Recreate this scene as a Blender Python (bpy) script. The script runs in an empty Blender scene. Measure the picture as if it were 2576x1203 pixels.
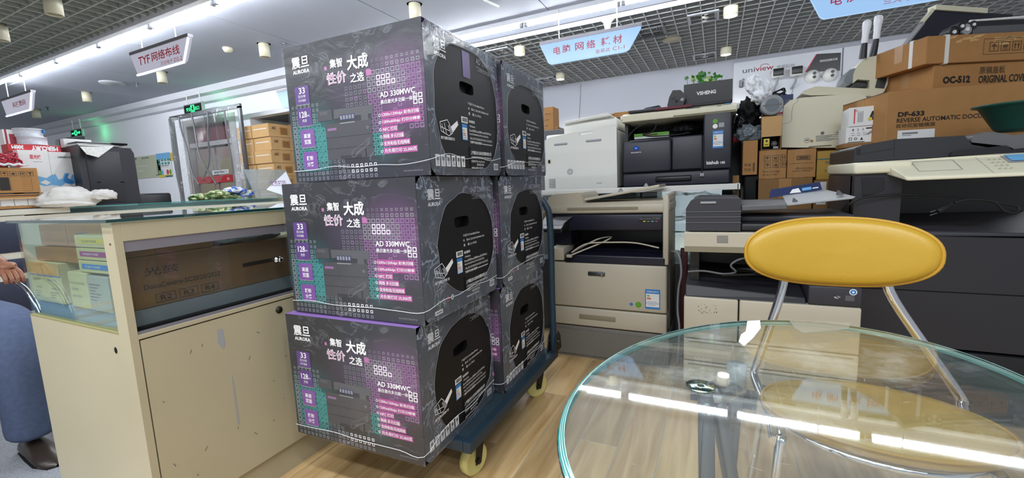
import bpy, bmesh, math, random
from mathutils import Vector, Matrix
C = bpy.context.scene.collection
S = bpy.context.scene
PI = math.pi
random.seed(7)

# ------------------------------------------------------------------ camera, world, exposure
FPX, EYE = 1074.0, 1.0
CR = Vector((0.90191, 0.42975, -0.04321)); CU = Vector((-0.01504, 0.13123, 0.99124)); CF = Vector((-0.43165, 0.89336, -0.12483))
cam_data = bpy.data.cameras.new('camera')
cam = bpy.data.objects.new('camera', cam_data); C.objects.link(cam)
mw = Matrix.Identity(4)
for i in range(3):
    mw[i][0] = CR[i]; mw[i][1] = CU[i]; mw[i][2] = -CF[i]
mw[0][3], mw[1][3], mw[2][3] = 0.0, 0.0, EYE
cam.matrix_world = mw
cam_data.sensor_width = 36.0; cam_data.sensor_fit = 'HORIZONTAL'
cam_data.lens = FPX / 2576.0 * 36.0
cam_data.clip_start = 0.02; cam_data.clip_end = 100
S.camera = cam
S.view_settings.view_transform = 'Standard'; S.view_settings.look = 'None'
S.view_settings.gamma = 1.0; S.view_settings.use_curve_mapping = False
S.view_settings.exposure = 0.0
world = bpy.data.worlds.new('world'); S.world = world; world.use_nodes = True
world.node_tree.nodes['Background'].inputs[0].default_value = (0.90, 0.94, 1.0, 1)
world.node_tree.nodes['Background'].inputs[1].default_value = 0.45
def area_row(name, x, y, z, sx, sy, power, col=(0.90, 0.95, 1.0)):
    l = bpy.data.lights.new(name, 'AREA'); l.shape = 'RECTANGLE'; l.size = sx; l.size_y = sy; l.energy = power; l.color = col
    o = bpy.data.objects.new(name, l); C.objects.link(o); o.location = (x, y, z)
area_row('fill_row_light', -2.0, -1.2, 2.86, 9.0, 0.12, 150)  # added fill lamps at ceiling height, out of view, to brighten the scene
area_row('fill_row_light', -2.0, -3.2, 2.86, 9.0, 0.12, 120)
area_row('fill_row_light', -0.3, -0.3, 2.86, 3.2, 0.12, 85)
TUBE = 95.0     # emission of the fluorescent tubes

# ------------------------------------------------------------------ materials
def lin(c): return c / 12.92 if c <= 0.04045 else ((c + 0.055) / 1.055) ** 2.4
def rgb(h):
    if isinstance(h, str):
        return tuple(lin(int(h[i:i + 2], 16) / 255) for i in (0, 2, 4)) + (1,)
    return tuple(h) + (1,)
MATS = {}
def base(name):
    m = bpy.data.materials.new(name); m.use_nodes = True
    return m, m.node_tree.nodes, m.node_tree.links, m.node_tree.nodes['Principled BSDF']
def mat(name, col, rough=0.5, metal=0.0, noise=0.0, nscale=30.0, emit=0.0, bump=0.0, spec=0.5, stretch=(1, 1, 1), coat=0.0):
    m, N, L, b = base(name)
    b.inputs['Base Color'].default_value = rgb(col); b.inputs['Roughness'].default_value = rough; b.inputs['Metallic'].default_value = metal
    b.inputs['Specular IOR Level'].default_value = spec; b.inputs['Coat Weight'].default_value = coat
    if emit:
        b.inputs['Emission Color'].default_value = rgb(col); b.inputs['Emission Strength'].default_value = emit; b.inputs['Base Color'].default_value = tuple(0.08 * v for v in rgb(col)[:3]) + (1,)
    if noise or bump:
        tc = N.new('ShaderNodeTexCoord'); mp = N.new('ShaderNodeMapping'); mp.inputs['Scale'].default_value = stretch
        nz = N.new('ShaderNodeTexNoise'); nz.inputs['Scale'].default_value = nscale; nz.inputs['Detail'].default_value = 6
        L.new(tc.outputs['Object'], mp.inputs[0]); L.new(mp.outputs[0], nz.inputs['Vector'])
        if noise:
            hs = N.new('ShaderNodeHueSaturation'); hs.inputs['Color'].default_value = rgb(col)
            mr = N.new('ShaderNodeMapRange'); mr.inputs['To Min'].default_value = 1 - noise; mr.inputs['To Max'].default_value = 1 + noise
            mr.inputs['From Min'].default_value = 0.25; mr.inputs['From Max'].default_value = 0.75
            L.new(nz.outputs['Fac'], mr.inputs['Value']); L.new(mr.outputs[0], hs.inputs['Value']); L.new(hs.outputs[0], b.inputs['Base Color'])
        if bump:
            bp = N.new('ShaderNodeBump'); bp.inputs['Strength'].default_value = bump; bp.inputs['Distance'].default_value = 0.004
            L.new(nz.outputs['Fac'], bp.inputs['Height']); L.new(bp.outputs[0], b.inputs['Normal'])
    MATS[name] = m
    return m
mat('counter_cream', 'b3a98d', 0.42, noise=0.05, nscale=3); mat('counter_edge', 'a09678', 0.5)
mat('white_paint', 'd9dbe2', 0.6, noise=0.015, nscale=2); mat('ceiling_paint', 'a6abb8', 0.7); mat('wall_paint', 'b8bac4', 0.6, noise=0.012, nscale=1.5); mat('wall_paint_lit', 'f2f4fc', 0.6, noise=0.012, nscale=1.5)  # lighter copy on the left wall stands in for stronger light there
mat('floor_grey', 'b9b8b4', 0.5, noise=0.03, nscale=3); mat('void_black', '0a0a0b', 0.9, spec=0.1); mat('grid_grey', 'aeb0af', 0.45); mat('grid_white', 'aab0a8', 0.4)
mat('black_card', '121215', 0.55, spec=0.3); mat('side_card', '1a1b21', 0.45); mat('purple_card', '8d6cb0', 0.35)
mat('carton', 'a87c4e', 0.75, noise=0.06, nscale=14, spec=0.2); mat('carton_dark', '8c6a45', 0.8, noise=0.06, nscale=14, spec=0.2); mat('carton_light', 'c9a270', 0.75, noise=0.05, nscale=14, spec=0.2)
mat('carton_tape', 'a87c4a', 0.3); mat('carton_yellow', 'a88432', 0.6, noise=0.04); mat('carton_brown', '7a6444', 0.7, noise=0.08, nscale=10)
mat('carton_orange', 'a5703e', 0.7, noise=0.12, nscale=9); mat('toner_box', 'c9bf95', 0.6, noise=0.03); mat('toner_grey', 'a7a6a2', 0.6)
mat('ink_white', 'f2f2f4', 0.5); mat('ink_grey', '8a8a90', 0.5); mat('ink_black', '1a1712', 0.6); mat('ink_brown', '55402a', 0.7); mat('ink_red', 'd02a3c', 0.5)
mat('ink_pink', 'b0689f', 0.5); mat('ink_magenta', 'a8498e', 0.5); mat('ink_purple', '5a3a80', 0.45); mat('ink_violet', '7a4a98', 0.45); mat('ink_teal', '3f8f8c', 0.5)
mat('ink_tealdark', '1f6a70', 0.5); mat('ink_blue', '2f80c8', 0.5); mat('ink_navy', '2a3560', 0.5); mat('ink_green', '5ca028', 0.5); mat('ink_mauve', '8a6590', 0.5); mat('ink_dim', '66666f', 0.5)
mat('ink_yellow', 'd8c040', 0.5); mat('ink_sky', '6fb0e0', 0.5); mat('print_grey', '45454a', 0.4); mat('print_grey2', '54545a', 0.4); mat('print_grey3', '303036', 0.4)
mat('plastic_white', 'e9e9e4', 0.4); mat('plastic_cream', 'd2cdb4', 0.42); mat('plastic_warm', 'bdb5a3', 0.45); mat('plastic_ivory', 'dcd8c0', 0.35)
mat('plastic_black', '17171b', 0.35); mat('plastic_dark', '26262c', 0.42); mat('plastic_charcoal', '35353d', 0.45); mat('plastic_slate', '31323c', 0.45); mat('plastic_grey', '5b5c60', 0.45); mat('plastic_lgrey', '9a9da2', 0.4)
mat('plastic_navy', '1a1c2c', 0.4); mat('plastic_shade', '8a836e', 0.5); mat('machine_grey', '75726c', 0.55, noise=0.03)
mat('deep_black', '08080a', 0.6, spec=0.2)
mat('steel', '8f9298', 0.3, metal=1.0); mat('chrome', 'dcdde2', 0.06, metal=1.0); mat('steel_grey', '6d7074', 0.35, metal=0.9); mat('iron_dark', '35322d', 0.5, metal=0.7)
mat('trolley_blue', '1b3140', 0.5, noise=0.12, nscale=25); mat('trolley_deck', '22343f', 0.7, noise=0.3, nscale=18); mat('nylon_yellow', 'd8d088', 0.45)
mat('yellow_vinyl', 'b9942f', 0.36, bump=0.15, nscale=400); mat('yellow_piping', 'b88d2a', 0.4); mat('denim', '4a5672', 0.9, noise=0.15, nscale=60, bump=0.3); mat('skin', '8d5c44', 0.5); mat('shirt', '6f7480', 0.8)
mat('shoe_leather', '2a211b', 0.35); mat('hair_black', '121010', 0.6)
mat('carpet_grey', '84868c', 0.95, noise=0.4, nscale=260, bump=0.5); mat('seal_dark', '222024', 0.7)
mat('cabinet_navy', '1e2740', 0.5, noise=0.1); mat('cabinet_white', 'cfcdc0', 0.5); mat('rubber_black', '0e0e10', 0.6)
mat('red_print', 'c1272d', 0.45); mat('crimson', '9a1f3a', 0.5); mat('dark_red', '45131c', 0.6); mat('cable_red', 'b0203a', 0.4); mat('spool_white', 'd5d9e2', 0.35); mat('paper_white', 'e6e6e6', 0.7); mat('paper_news', 'c4c4bf', 0.8, noise=0.2, nscale=60)
mat('poster_green', 'b9bfa4', 0.4); mat('poster_yellow', 'd8bf55', 0.6); mat('banner_red', 'b02028', 0.5)
mat('leaf_green', '2f7a22', 0.4); mat('leaf_pale', 'b8cf8a', 0.4); mat('soil', '2c2118', 0.9)
mat('basin_green', '1d4a3e', 0.4); mat('door_brown', '8f7d78', 0.6); mat('door_frame_grey', 'a8a4a4', 0.6); mat('maroon_glass', '6b3440', 0.3)
mat('sack_white', 'd8d6d2', 0.6, noise=0.04)
mat('curtain_strip', '6b6d72', 0.3); mat('bag_white', 'f2f5fc', 0.3); mat('clear_grey', '6c757c', 0.2); mat('strap_white', 'dcdcd8', 0.4)
mat('rail_lilac', '8d8a92', 0.35, metal=0.4); mat('shelf_blue', '8298ac', 0.35); mat('edge_chip', '8f8658', 0.7)
mat('emit_tube', (0.91, 0.955, 1.0), 0.3, emit=TUBE); mat('emit_tube_left', (0.91, 0.955, 1.0), 0.3, emit=115.0); mat('emit_lamp', (1.0, 0.97, 0.9), 0.3, emit=25.0)
mat('emit_sign', (0.36, 0.60, 0.93), 0.3, emit=0.92); mat('emit_edge', (0.70, 0.80, 1.0), 0.3, emit=1.6); mat('sign_face_glow', 'c3c3d4', 0.3, emit=0.75); mat('emit_green', (0.03, 0.9, 0.3), 0.3, emit=1.6)
mat('emit_red', (0.95, 0.06, 0.16), 0.4, emit=0.35); mat('glass_blue', '1a3fc0', 0.1, coat=1.0); mat('reflector', 'e8e8e8', 0.1, metal=1.0)
def ior_node(N, L, ior):      # Fresnel of a thin sheet: the same from both sides
    g = N.new('ShaderNodeNewGeometry'); mr = N.new('ShaderNodeMapRange'); mr.inputs['To Min'].default_value = ior; mr.inputs['To Max'].default_value = 1.0 / ior
    L.new(g.outputs['Backfacing'], mr.inputs['Value']); fr = N.new('ShaderNodeFresnel'); L.new(mr.outputs[0], fr.inputs[0]); return fr
def glassy(name, tint, ior=1.5, rough=0.02, haze=0.0, hazecol=(0.8, 0.85, 0.85), scratch=False):
    m, N, L, b = base(name); N.remove(b)
    out = N['Material Output']; tr = N.new('ShaderNodeBsdfTransparent'); tr.inputs[0].default_value = tuple(tint) + (1,)
    gl = N.new('ShaderNodeBsdfGlossy'); gl.inputs['Roughness'].default_value = rough; gl.inputs[0].default_value = (1, 1, 1, 1)
    fr = ior_node(N, L, ior)
    mx = N.new('ShaderNodeMixShader'); L.new(fr.outputs[0], mx.inputs[0])
    src = tr.outputs[0]
    if haze or scratch:
        df = N.new('ShaderNodeBsdfDiffuse'); df.inputs[0].default_value = tuple(hazecol) + (1,)
        m2 = N.new('ShaderNodeMixShader'); m2.inputs[0].default_value = haze
        if scratch:
            tc = N.new('ShaderNodeTexCoord'); nz = N.new('ShaderNodeTexNoise'); nz.inputs['Scale'].default_value = 7; nz.inputs['Detail'].default_value = 8; nz.inputs['Roughness'].default_value = 0.7
            mr = N.new('ShaderNodeMapRange'); mr.inputs['From Min'].default_value = 0.52; mr.inputs['From Max'].default_value = 0.8; mr.inputs['To Min'].default_value = haze; mr.inputs['To Max'].default_value = haze + 0.3
            L.new(tc.outputs['Object'], nz.inputs['Vector']); L.new(nz.outputs['Fac'], mr.inputs['Value']); L.new(mr.outputs[0], m2.inputs[0])
        L.new(tr.outputs[0], m2.inputs[1]); L.new(df.outputs[0], m2.inputs[2]); src = m2.outputs[0]
    L.new(src, mx.inputs[1]); L.new(gl.outputs[0], mx.inputs[2]); L.new(mx.outputs[0], out.inputs[0])
    MATS[name] = m
glassy('glass_clear', (0.86, 0.93, 0.91), 1.45); glassy('glass_dark', (0.86, 0.84, 0.80), 1.35, haze=0.015); glassy('glass_table', (0.92, 0.955, 0.945), 1.62, haze=0.03, scratch=True)
glassy('glass_top', (0.64, 0.75, 0.73), 1.6); glassy('pvc_clear', (0.93, 0.94, 0.97), 1.35, 0.12, haze=0.06); glassy('acrylic', (0.85, 0.88, 0.9), 1.4, haze=0.15)
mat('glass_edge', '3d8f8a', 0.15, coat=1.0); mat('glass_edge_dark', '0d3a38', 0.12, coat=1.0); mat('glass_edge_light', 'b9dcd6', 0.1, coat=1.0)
def film(name, base_fac, streak, scale, stretch, dens, col=(0.72, 0.76, 0.84)):
    m, N, L, b = base(name); N.remove(b); out = N['Material Output']
    tc = N.new('ShaderNodeTexCoord'); mp = N.new('ShaderNodeMapping'); mp.inputs['Scale'].default_value = stretch
    nz = N.new('ShaderNodeTexNoise'); nz.inputs['Scale'].default_value = scale; nz.inputs['Detail'].default_value = 5; nz.inputs['Distortion'].default_value = 1.6
    L.new(tc.outputs['Object'], mp.inputs[0]); L.new(mp.outputs[0], nz.inputs['Vector'])
    # thin ridges: where the noise crosses a level
    ab = N.new('ShaderNodeMath'); ab.operation = 'SUBTRACT'; ab.inputs[1].default_value = 0.5; L.new(nz.outputs['Fac'], ab.inputs[0])
    a2 = N.new('ShaderNodeMath'); a2.operation = 'ABSOLUTE'; L.new(ab.outputs[0], a2.inputs[0])
    mr = N.new('ShaderNodeMapRange'); mr.inputs['From Min'].default_value = 0.0; mr.inputs['From Max'].default_value = dens; mr.inputs['To Min'].default_value = 1.0; mr.inputs['To Max'].default_value = 0.0
    L.new(a2.outputs[0], mr.inputs['Value'])
    n2 = N.new('ShaderNodeTexNoise'); n2.inputs['Scale'].default_value = 7; n2.inputs['Detail'].default_value = 2; L.new(tc.outputs['Object'], n2.inputs['Vector'])
    m3 = N.new('ShaderNodeMapRange'); m3.inputs['From Min'].default_value = 0.48; m3.inputs['From Max'].default_value = 0.62; L.new(n2.outputs['Fac'], m3.inputs['Value'])
    mu = N.new('ShaderNodeMath'); mu.operation = 'MULTIPLY'; L.new(mr.outputs[0], mu.inputs[0]); L.new(m3.outputs[0], mu.inputs[1])
    ma = N.new('ShaderNodeMath'); ma.operation = 'MULTIPLY_ADD'; ma.inputs[1].default_value = streak; ma.inputs[2].default_value = base_fac; L.new(mu.outputs[0], ma.inputs[0])
    bp = N.new('ShaderNodeBump'); bp.inputs['Strength'].default_value = 0.6; bp.inputs['Distance'].default_value = 0.003; L.new(nz.outputs['Fac'], bp.inputs['Height'])
    tr = N.new('ShaderNodeBsdfTransparent'); df = N.new('ShaderNodeBsdfDiffuse'); df.inputs[0].default_value = col + (1,)
    gl = N.new('ShaderNodeBsdfGlossy'); gl.inputs['Roughness'].default_value = 0.14; L.new(bp.outputs[0], gl.inputs['Normal'])
    m1 = N.new('ShaderNodeMixShader'); L.new(ma.outputs[0], m1.inputs[0]); L.new(tr.outputs[0], m1.inputs[1]); L.new(df.outputs[0], m1.inputs[2])
    fr = ior_node(N, L, 1.35); L.new(bp.outputs[0], fr.inputs['Normal'])
    m2 = N.new('ShaderNodeMixShader'); L.new(fr.outputs[0], m2.inputs[0]); L.new(m1.outputs[0], m2.inputs[1]); L.new(gl.outputs[0], m2.inputs[2]); L.new(m2.outputs[0], out.inputs[0])
    MATS[name] = m
film('film_front', 0.015, 0.10, 9, (1, 1, 1.6), 0.03); film('film_side', 0.13, 0.42, 12, (1, 1.2, 1), 0.035, (0.60, 0.69, 0.86)); film('film_bag', 0.12, 0.5, 14, (1, 1, 1), 0.05, (0.8, 0.83, 0.88))
def front_card():         # the carton front: dark print with a violet and a teal tinted field
    m, N, L, b = base('front_card'); tc = N.new('ShaderNodeTexCoord'); cur = None
    rgbn = N.new('ShaderNodeRGB'); rgbn.outputs[0].default_value = rgb('28292f'); cur = rgbn.outputs[0]
    for (x, z, r, c, k) in ((0.43, 0.24, 0.17, '7a4a80', 0.75), (0.09, 0.13, 0.15, '27777a', 0.6), (0.36, 0.11, 0.09, '27777a', 0.4), (0.25, 0.26, 0.12, '4c3c58', 0.5)):
        d = N.new('ShaderNodeVectorMath'); d.operation = 'DISTANCE'; d.inputs[1].default_value = (x, 0, z); L.new(tc.outputs['Object'], d.inputs[0])
        mr = N.new('ShaderNodeMapRange'); mr.interpolation_type = 'SMOOTHSTEP'; mr.inputs['From Max'].default_value = r; mr.inputs['To Min'].default_value = k; mr.inputs['To Max'].default_value = 0.0; L.new(d.outputs['Value'], mr.inputs['Value'])
        mx = N.new('ShaderNodeMix'); mx.data_type = 'RGBA'; L.new(mr.outputs[0], mx.inputs['Factor']); L.new(cur, mx.inputs[6]); mx.inputs[7].default_value = rgb(c); cur = mx.outputs[2]
    L.new(cur, b.inputs['Base Color']); b.inputs['Roughness'].default_value = 0.4; MATS['front_card'] = m
front_card()
def patchy(name, cols, scale, rough):
    m, N, L, b = base(name); tc = N.new('ShaderNodeTexCoord'); vo = N.new('ShaderNodeTexVoronoi'); vo.inputs['Scale'].default_value = scale
    cr = N.new('ShaderNodeValToRGB'); cr.color_ramp.interpolation = 'CONSTANT'; e = cr.color_ramp.elements
    while len(e) < len(cols): e.new(0.5)
    for i, c in enumerate(cols): e[i].position = i / len(cols); e[i].color = rgb(c)
    L.new(tc.outputs['Object'], vo.inputs['Vector']); L.new(vo.outputs['Color'], cr.inputs[0]); L.new(cr.outputs[0], b.inputs['Base Color']); b.inputs['Roughness'].default_value = rough; MATS[name] = m
patchy('snack_blue', ['3a56b8', '6f8fd8', 'd8dcec', '4868c8', 'c8b860', '2c3f90'], 22, 0.22); patchy('snack_green', ['7d9a5a', 'c8cfa8', '58743f', 'a8b880', 'd8d8b8', '8a7f4a'], 26, 0.22)
def wood():
    m, N, L, b = base('wood_floor'); tc = N.new('ShaderNodeTexCoord'); oi = N.new('ShaderNodeObjectInfo')
    mp = N.new('ShaderNodeMapping'); mp.inputs['Scale'].default_value = (14, 1.1, 1)
    ad = N.new('ShaderNodeVectorMath'); ad.operation = 'ADD'; cb = N.new('ShaderNodeCombineXYZ')
    mm = N.new('ShaderNodeMath'); mm.operation = 'MULTIPLY'; mm.inputs[1].default_value = 40; L.new(oi.outputs['Random'], mm.inputs[0]); L.new(mm.outputs[0], cb.inputs[0]); L.new(mm.outputs[0], cb.inputs[1])
    L.new(tc.outputs['Object'], mp.inputs[0]); L.new(mp.outputs[0], ad.inputs[0]); L.new(cb.outputs[0], ad.inputs[1])
    nz = N.new('ShaderNodeTexNoise'); nz.inputs['Scale'].default_value = 1.6; nz.inputs['Detail'].default_value = 7; nz.inputs['Distortion'].default_value = 0.6; L.new(ad.outputs[0], nz.inputs['Vector'])
    cr = N.new('ShaderNodeValToRGB'); e = cr.color_ramp.elements; e[0].position = 0.3; e[0].color = rgb('b18d5d'); e[1].position = 0.72; e[1].color = rgb('dfc08e'); L.new(nz.outputs['Fac'], cr.inputs[0])
    hs = N.new('ShaderNodeHueSaturation'); mr = N.new('ShaderNodeMapRange'); mr.inputs['To Min'].default_value = 0.82; mr.inputs['To Max'].default_value = 1.12
    L.new(oi.outputs['Random'], mr.inputs['Value']); L.new(mr.outputs[0], hs.inputs['Value']); L.new(cr.outputs[0], hs.inputs['Color']); L.new(hs.outputs[0], b.inputs['Base Color'])
    b.inputs['Roughness'].default_value = 0.32; MATS['wood_floor'] = m
wood()

# ------------------------------------------------------------------ mesh builder
GLYPHS = {}
def glyphs(s, bold):
    k = (s, bold)
    if k not in GLYPHS:
        c = bpy.data.curves.new('lettering', 'FONT'); c.body = s; c.resolution_u = 2; c.offset = bold
        o = bpy.data.objects.new('lettering', c); C.objects.link(o); bpy.context.view_layer.update()
        me = o.to_mesh(); vs = [(v.co.x, v.co.y) for v in me.vertices]; fs = [tuple(p.vertices) for p in me.polygons]
        o.to_mesh_clear(); bpy.data.objects.remove(o); bpy.data.curves.remove(c)
        xs = [v[0] for v in vs]; ys = [v[1] for v in vs]
        x0, x1, y0, y1 = min(xs), max(xs), min(ys), max(ys)
        GLYPHS[k] = ([((x - x0) / (x1 - x0), (y - y0) / (y1 - y0)) for x, y in vs], fs)
    return GLYPHS[k]
def smooth_path(pts, n=6):
    pts = [Vector(p) for p in pts]; out = []
    P = [pts[0] * 2 - pts[1]] + pts + [pts[-1] * 2 - pts[-2]]
    for i in range(1, len(P) - 2):
        a, b, c, d = P[i - 1:i + 3]
        for k in range(n):
            t = k / n
            out.append(0.5 * ((2 * b) + (c - a) * t + (2 * a - 5 * b + 4 * c - d) * t * t + (3 * b - a - 3 * c + d) * t ** 3))
    return out + [pts[-1]]
class MB:
    def __init__(s): s.v, s.f, s.m, s.sm, s.mats = [], [], [], [], []
    def mi(s, m):
        if m not in s.mats: s.mats.append(m)
        return s.mats.index(m)
    def add(s, vs, fs, m, smooth=False):
        o = len(s.v); k = s.mi(m); s.v += [tuple(v) for v in vs]
        for f in fs: s.f.append(tuple(i + o for i in f)); s.m.append(k); s.sm.append(smooth)
        return s
    def box(s, x0, x1, y0, y1, z0, z1, m):
        vs = [(x0, y0, z0), (x1, y0, z0), (x1, y1, z0), (x0, y1, z0), (x0, y0, z1), (x1, y0, z1), (x1, y1, z1), (x0, y1, z1)]
        return s.add(vs, [(0, 3, 2, 1), (4, 5, 6, 7), (0, 1, 5, 4), (1, 2, 6, 5), (2, 3, 7, 6), (3, 0, 4, 7)], m)
    def rbox(s, x0, x1, y0, y1, z0, z1, m, r=0.008, seg=2):
        bm = bmesh.new(); bmesh.ops.create_cube(bm, size=1)
        for v in bm.verts: v.co = ((x0 + x1) / 2 + v.co.x * (x1 - x0), (y0 + y1) / 2 + v.co.y * (y1 - y0), (z0 + z1) / 2 + v.co.z * (z1 - z0))
        r = min(r, 0.49 * min(abs(x1 - x0), abs(y1 - y0), abs(z1 - z0)))
        bmesh.ops.bevel(bm, geom=bm.edges[:], offset=r, segments=seg, affect='EDGES', profile=0.5)
        return s.bm(bm, m, True)
    def bm(s, bm, m, smooth=False):
        bm.verts.index_update()
        s.add([v.co[:] for v in bm.verts], [tuple(v.index for v in f.verts) for f in bm.faces], m, smooth); bm.free(); return s
    def hexa(s, p, m):       # 8 corners, bottom four then top four, both counter-clockwise seen from above
        return s.add(p, [(0, 3, 2, 1), (4, 5, 6, 7), (0, 1, 5, 4), (1, 2, 6, 5), (2, 3, 7, 6), (3, 0, 4, 7)], m)
    def prism(s, poly, ax, a, b, m, smooth=False):   # poly in the two other axes: x->(y,z) y->(x,z) z->(x,y)
        def P(q, t): return (t, q[0], q[1]) if ax == 'x' else (q[0], t, q[1]) if ax == 'y' else (q[0], q[1], t)
        n = len(poly); vs = [P(q, a) for q in poly] + [P(q, b) for q in poly]
        s.add(vs, [tuple(range(n)), tuple(range(2 * n - 1, n - 1, -1))], m)
        return s.add(vs, [(i, i + n, (i + 1) % n + n, (i + 1) % n) for i in range(n)], m, smooth)
    def tube(s, pts, r, m, n=8, closed=False):
        pts = [Vector(p) for p in pts]; rings = []; up = None
        rr = r if isinstance(r, (list, tuple)) else [r] * len(pts)
        for i, p in enumerate(pts):
            t = (pts[min(i + 1, len(pts) - 1)] - pts[max(i - 1, 0)]).normalized()
            if up is None:
                up = Vector((0, 0, 1)) if abs(t.z) < 0.9 else Vector((1, 0, 0))
            up = (up - t * up.dot(t)).normalized(); w = t.cross(up)
            rings.append([p + (up * math.cos(2 * PI * k / n) + w * math.sin(2 * PI * k / n)) * rr[i] for k in range(n)])
        vs = [q for R in rings for q in R]; fs = []
        for i in range(len(rings) - 1):
            for k in range(n): fs.append((i * n + k, i * n + (k + 1) % n, (i + 1) * n + (k + 1) % n, (i + 1) * n + k))
        s.add(vs, fs, m, True)
        return s.add(rings[0] + rings[-1], [tuple(range(n - 1, -1, -1)), tuple(range(n, 2 * n))], m)
    def cyl(s, p0, p1, r, m, n=16, r1=None): return s.tube([p0, p1], [r, r if r1 is None else r1], m, n)
    def lathe(s, prof, c, m, n=24, sx=1, sy=1, ax='z'):
        vs = []
        for r, z in prof:
            for k in range(n):
                a = 2 * PI * k / n; q = (r * math.cos(a) * sx, r * math.sin(a) * sy, z)
                if ax == 'y': q = (q[0], z, q[1])
                if ax == 'x': q = (z, q[0], q[1])
                vs.append((c[0] + q[0], c[1] + q[1], c[2] + q[2]))
        fs = [(i * n + k, i * n + (k + 1) % n, (i + 1) * n + (k + 1) % n, (i + 1) * n + k) for i in range(len(prof) - 1) for k in range(n)]
        return s.add(vs, fs, m, True)
    def ball(s, c, r, m, n=12):
        r = r if isinstance(r, (list, tuple)) else (r, r, r); k = n // 2
        prof = [(math.sin(PI * i / k), -math.cos(PI * i / k)) for i in range(k + 1)]
        vs = [(c[0] + q * math.cos(2 * PI * j / n) * r[0], c[1] + q * math.sin(2 * PI * j / n) * r[1], c[2] + z * r[2]) for q, z in prof for j in range(n)]
        return s.add(vs, [(i * n + j, i * n + (j + 1) % n, (i + 1) * n + (j + 1) % n, (i + 1) * n + j) for i in range(k) for j in range(n)], m, True)
    def blob(s, c, r, m, amp=0.25, n=18, seed=0, freq=3.0, flat=True):
        """a crumpled closed shape (bags, sacks, cloth)"""
        from mathutils import noise
        bm = bmesh.new(); bmesh.ops.create_icosphere(bm, subdivisions=4, radius=1)
        for v in bm.verts:
            d = v.co.normalized(); q = d * freq + Vector((seed * 7.1, seed * 3.3, seed))
            k = 1 + amp * (noise.noise(q) + 0.6 * abs(noise.noise(q * 2.3)) + 0.3 * noise.noise(q * 5))
            v.co = Vector((c[0] + d.x * r[0] * k, c[1] + d.y * r[1] * k, c[2] + max(d.z, -0.55 if flat else -1) * r[2] * k))
        return s.bm(bm, m, True)
    def build(s, name, parent=None, loc=None, rz=0, bevel=0.0, kind=None):
        me = bpy.data.meshes.new(name); me.from_pydata(s.v, [], s.f); me.update()
        me.polygons.foreach_set('material_index', s.m); me.polygons.foreach_set('use_smooth', s.sm)
        for m in s.mats: me.materials.append(MATS[m])
        if not name.startswith(('print', 'sign_lett')):
            bm = bmesh.new(); bm.from_mesh(me); bmesh.ops.recalc_face_normals(bm, faces=bm.faces[:]); bm.to_mesh(me); bm.free()
        o = bpy.data.objects.new(name, me); C.objects.link(o)
        if parent is not None: o.parent = parent
        if loc is not None: o.location = loc
        o.rotation_euler = (0, 0, rz)
        if bevel:
            b = o.modifiers.new('bevel', 'BEVEL'); b.width = bevel; b.segments = 2; b.limit_method = 'ANGLE'; b.angle_limit = 0.6
        if kind: o['kind'] = kind
        return o
class Pl:
    """flat print on a plane: origin o, unit axes u (right) and v (up); everything sits 0.6 mm proud"""
    def __init__(s, mb, o, u=(1, 0, 0), v=(0, 0, 1), off=0.0008):
        s.mb = mb; s.u = Vector(u).normalized(); s.v = Vector(v).normalized(); s.n = s.u.cross(s.v); s.o = Vector(o); s.off = off
    def p(s, x, y, k=1.0): return s.o + s.u * x + s.v * y + s.n * s.off * k
    def poly(s, pts, m, k=1.0): s.mb.add([s.p(x, y, k) for x, y in pts], [tuple(range(len(pts)))], m); return s
    def rect(s, x0, x1, y0, y1, m, k=1.0): return s.poly([(x0, y0), (x1, y0), (x1, y1), (x0, y1)], m, k)
    def rrect(s, x0, x1, y0, y1, r, m, k=1.0):
        pts = []
        for cx, cy, a in ((x1 - r, y0 + r, -90), (x1 - r, y1 - r, 0), (x0 + r, y1 - r, 90), (x0 + r, y0 + r, 180)):
            for i in range(5): t = math.radians(a + i * 22.5); pts.append((cx + r * math.cos(t), cy + r * math.sin(t)))
        return s.poly(pts, m, k)
    def disc(s, x, y, r, m, k=1.0, ry=None, n=18): return s.poly([(x + r * math.cos(2 * PI * i / n), y + (ry or r) * math.sin(2 * PI * i / n)) for i in range(n)], m, k)
    def ring(s, x0, x1, y0, y1, t, m, k=1.0):
        a = [(x0, y0), (x1, y0), (x1, y1), (x0, y1)]; b = [(x0 + t, y0 + t), (x1 - t, y0 + t), (x1 - t, y1 - t), (x0 + t, y1 - t)]
        s.mb.add([s.p(*q, k) for q in a + b], [(i, (i + 1) % 4, (i + 1) % 4 + 4, i + 4) for i in range(4)], m); return s
    def circ(s, x, y, r, t, m, k=1.0, n=20):
        vs = [s.p(x + q * math.cos(2 * PI * i / n), y + q * math.sin(2 * PI * i / n), k) for q in (r, r - t) for i in range(n)]
        s.mb.add(vs, [(i, (i + 1) % n, (i + 1) % n + n, i + n) for i in range(n)], m); return s
    def line(s, x0, y0, x1, y1, t, m, k=1.0):
        d = Vector((x1 - x0, y1 - y0)); d = Vector((-d.y, d.x)).normalized() * t / 2
        return s.poly([(x0 - d.x, y0 - d.y), (x1 - d.x, y1 - d.y), (x1 + d.x, y1 + d.y), (x0 + d.x, y0 + d.y)], m, k)
    def txt(s, t, x, y, w, h, m, bold=0.0, k=2.0):       # (x, y) lower left corner
        vs, fs = glyphs(t, bold); s.mb.add([s.p(x + a * w, y + b * h, k) for a, b in vs], fs, m); return s

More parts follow.
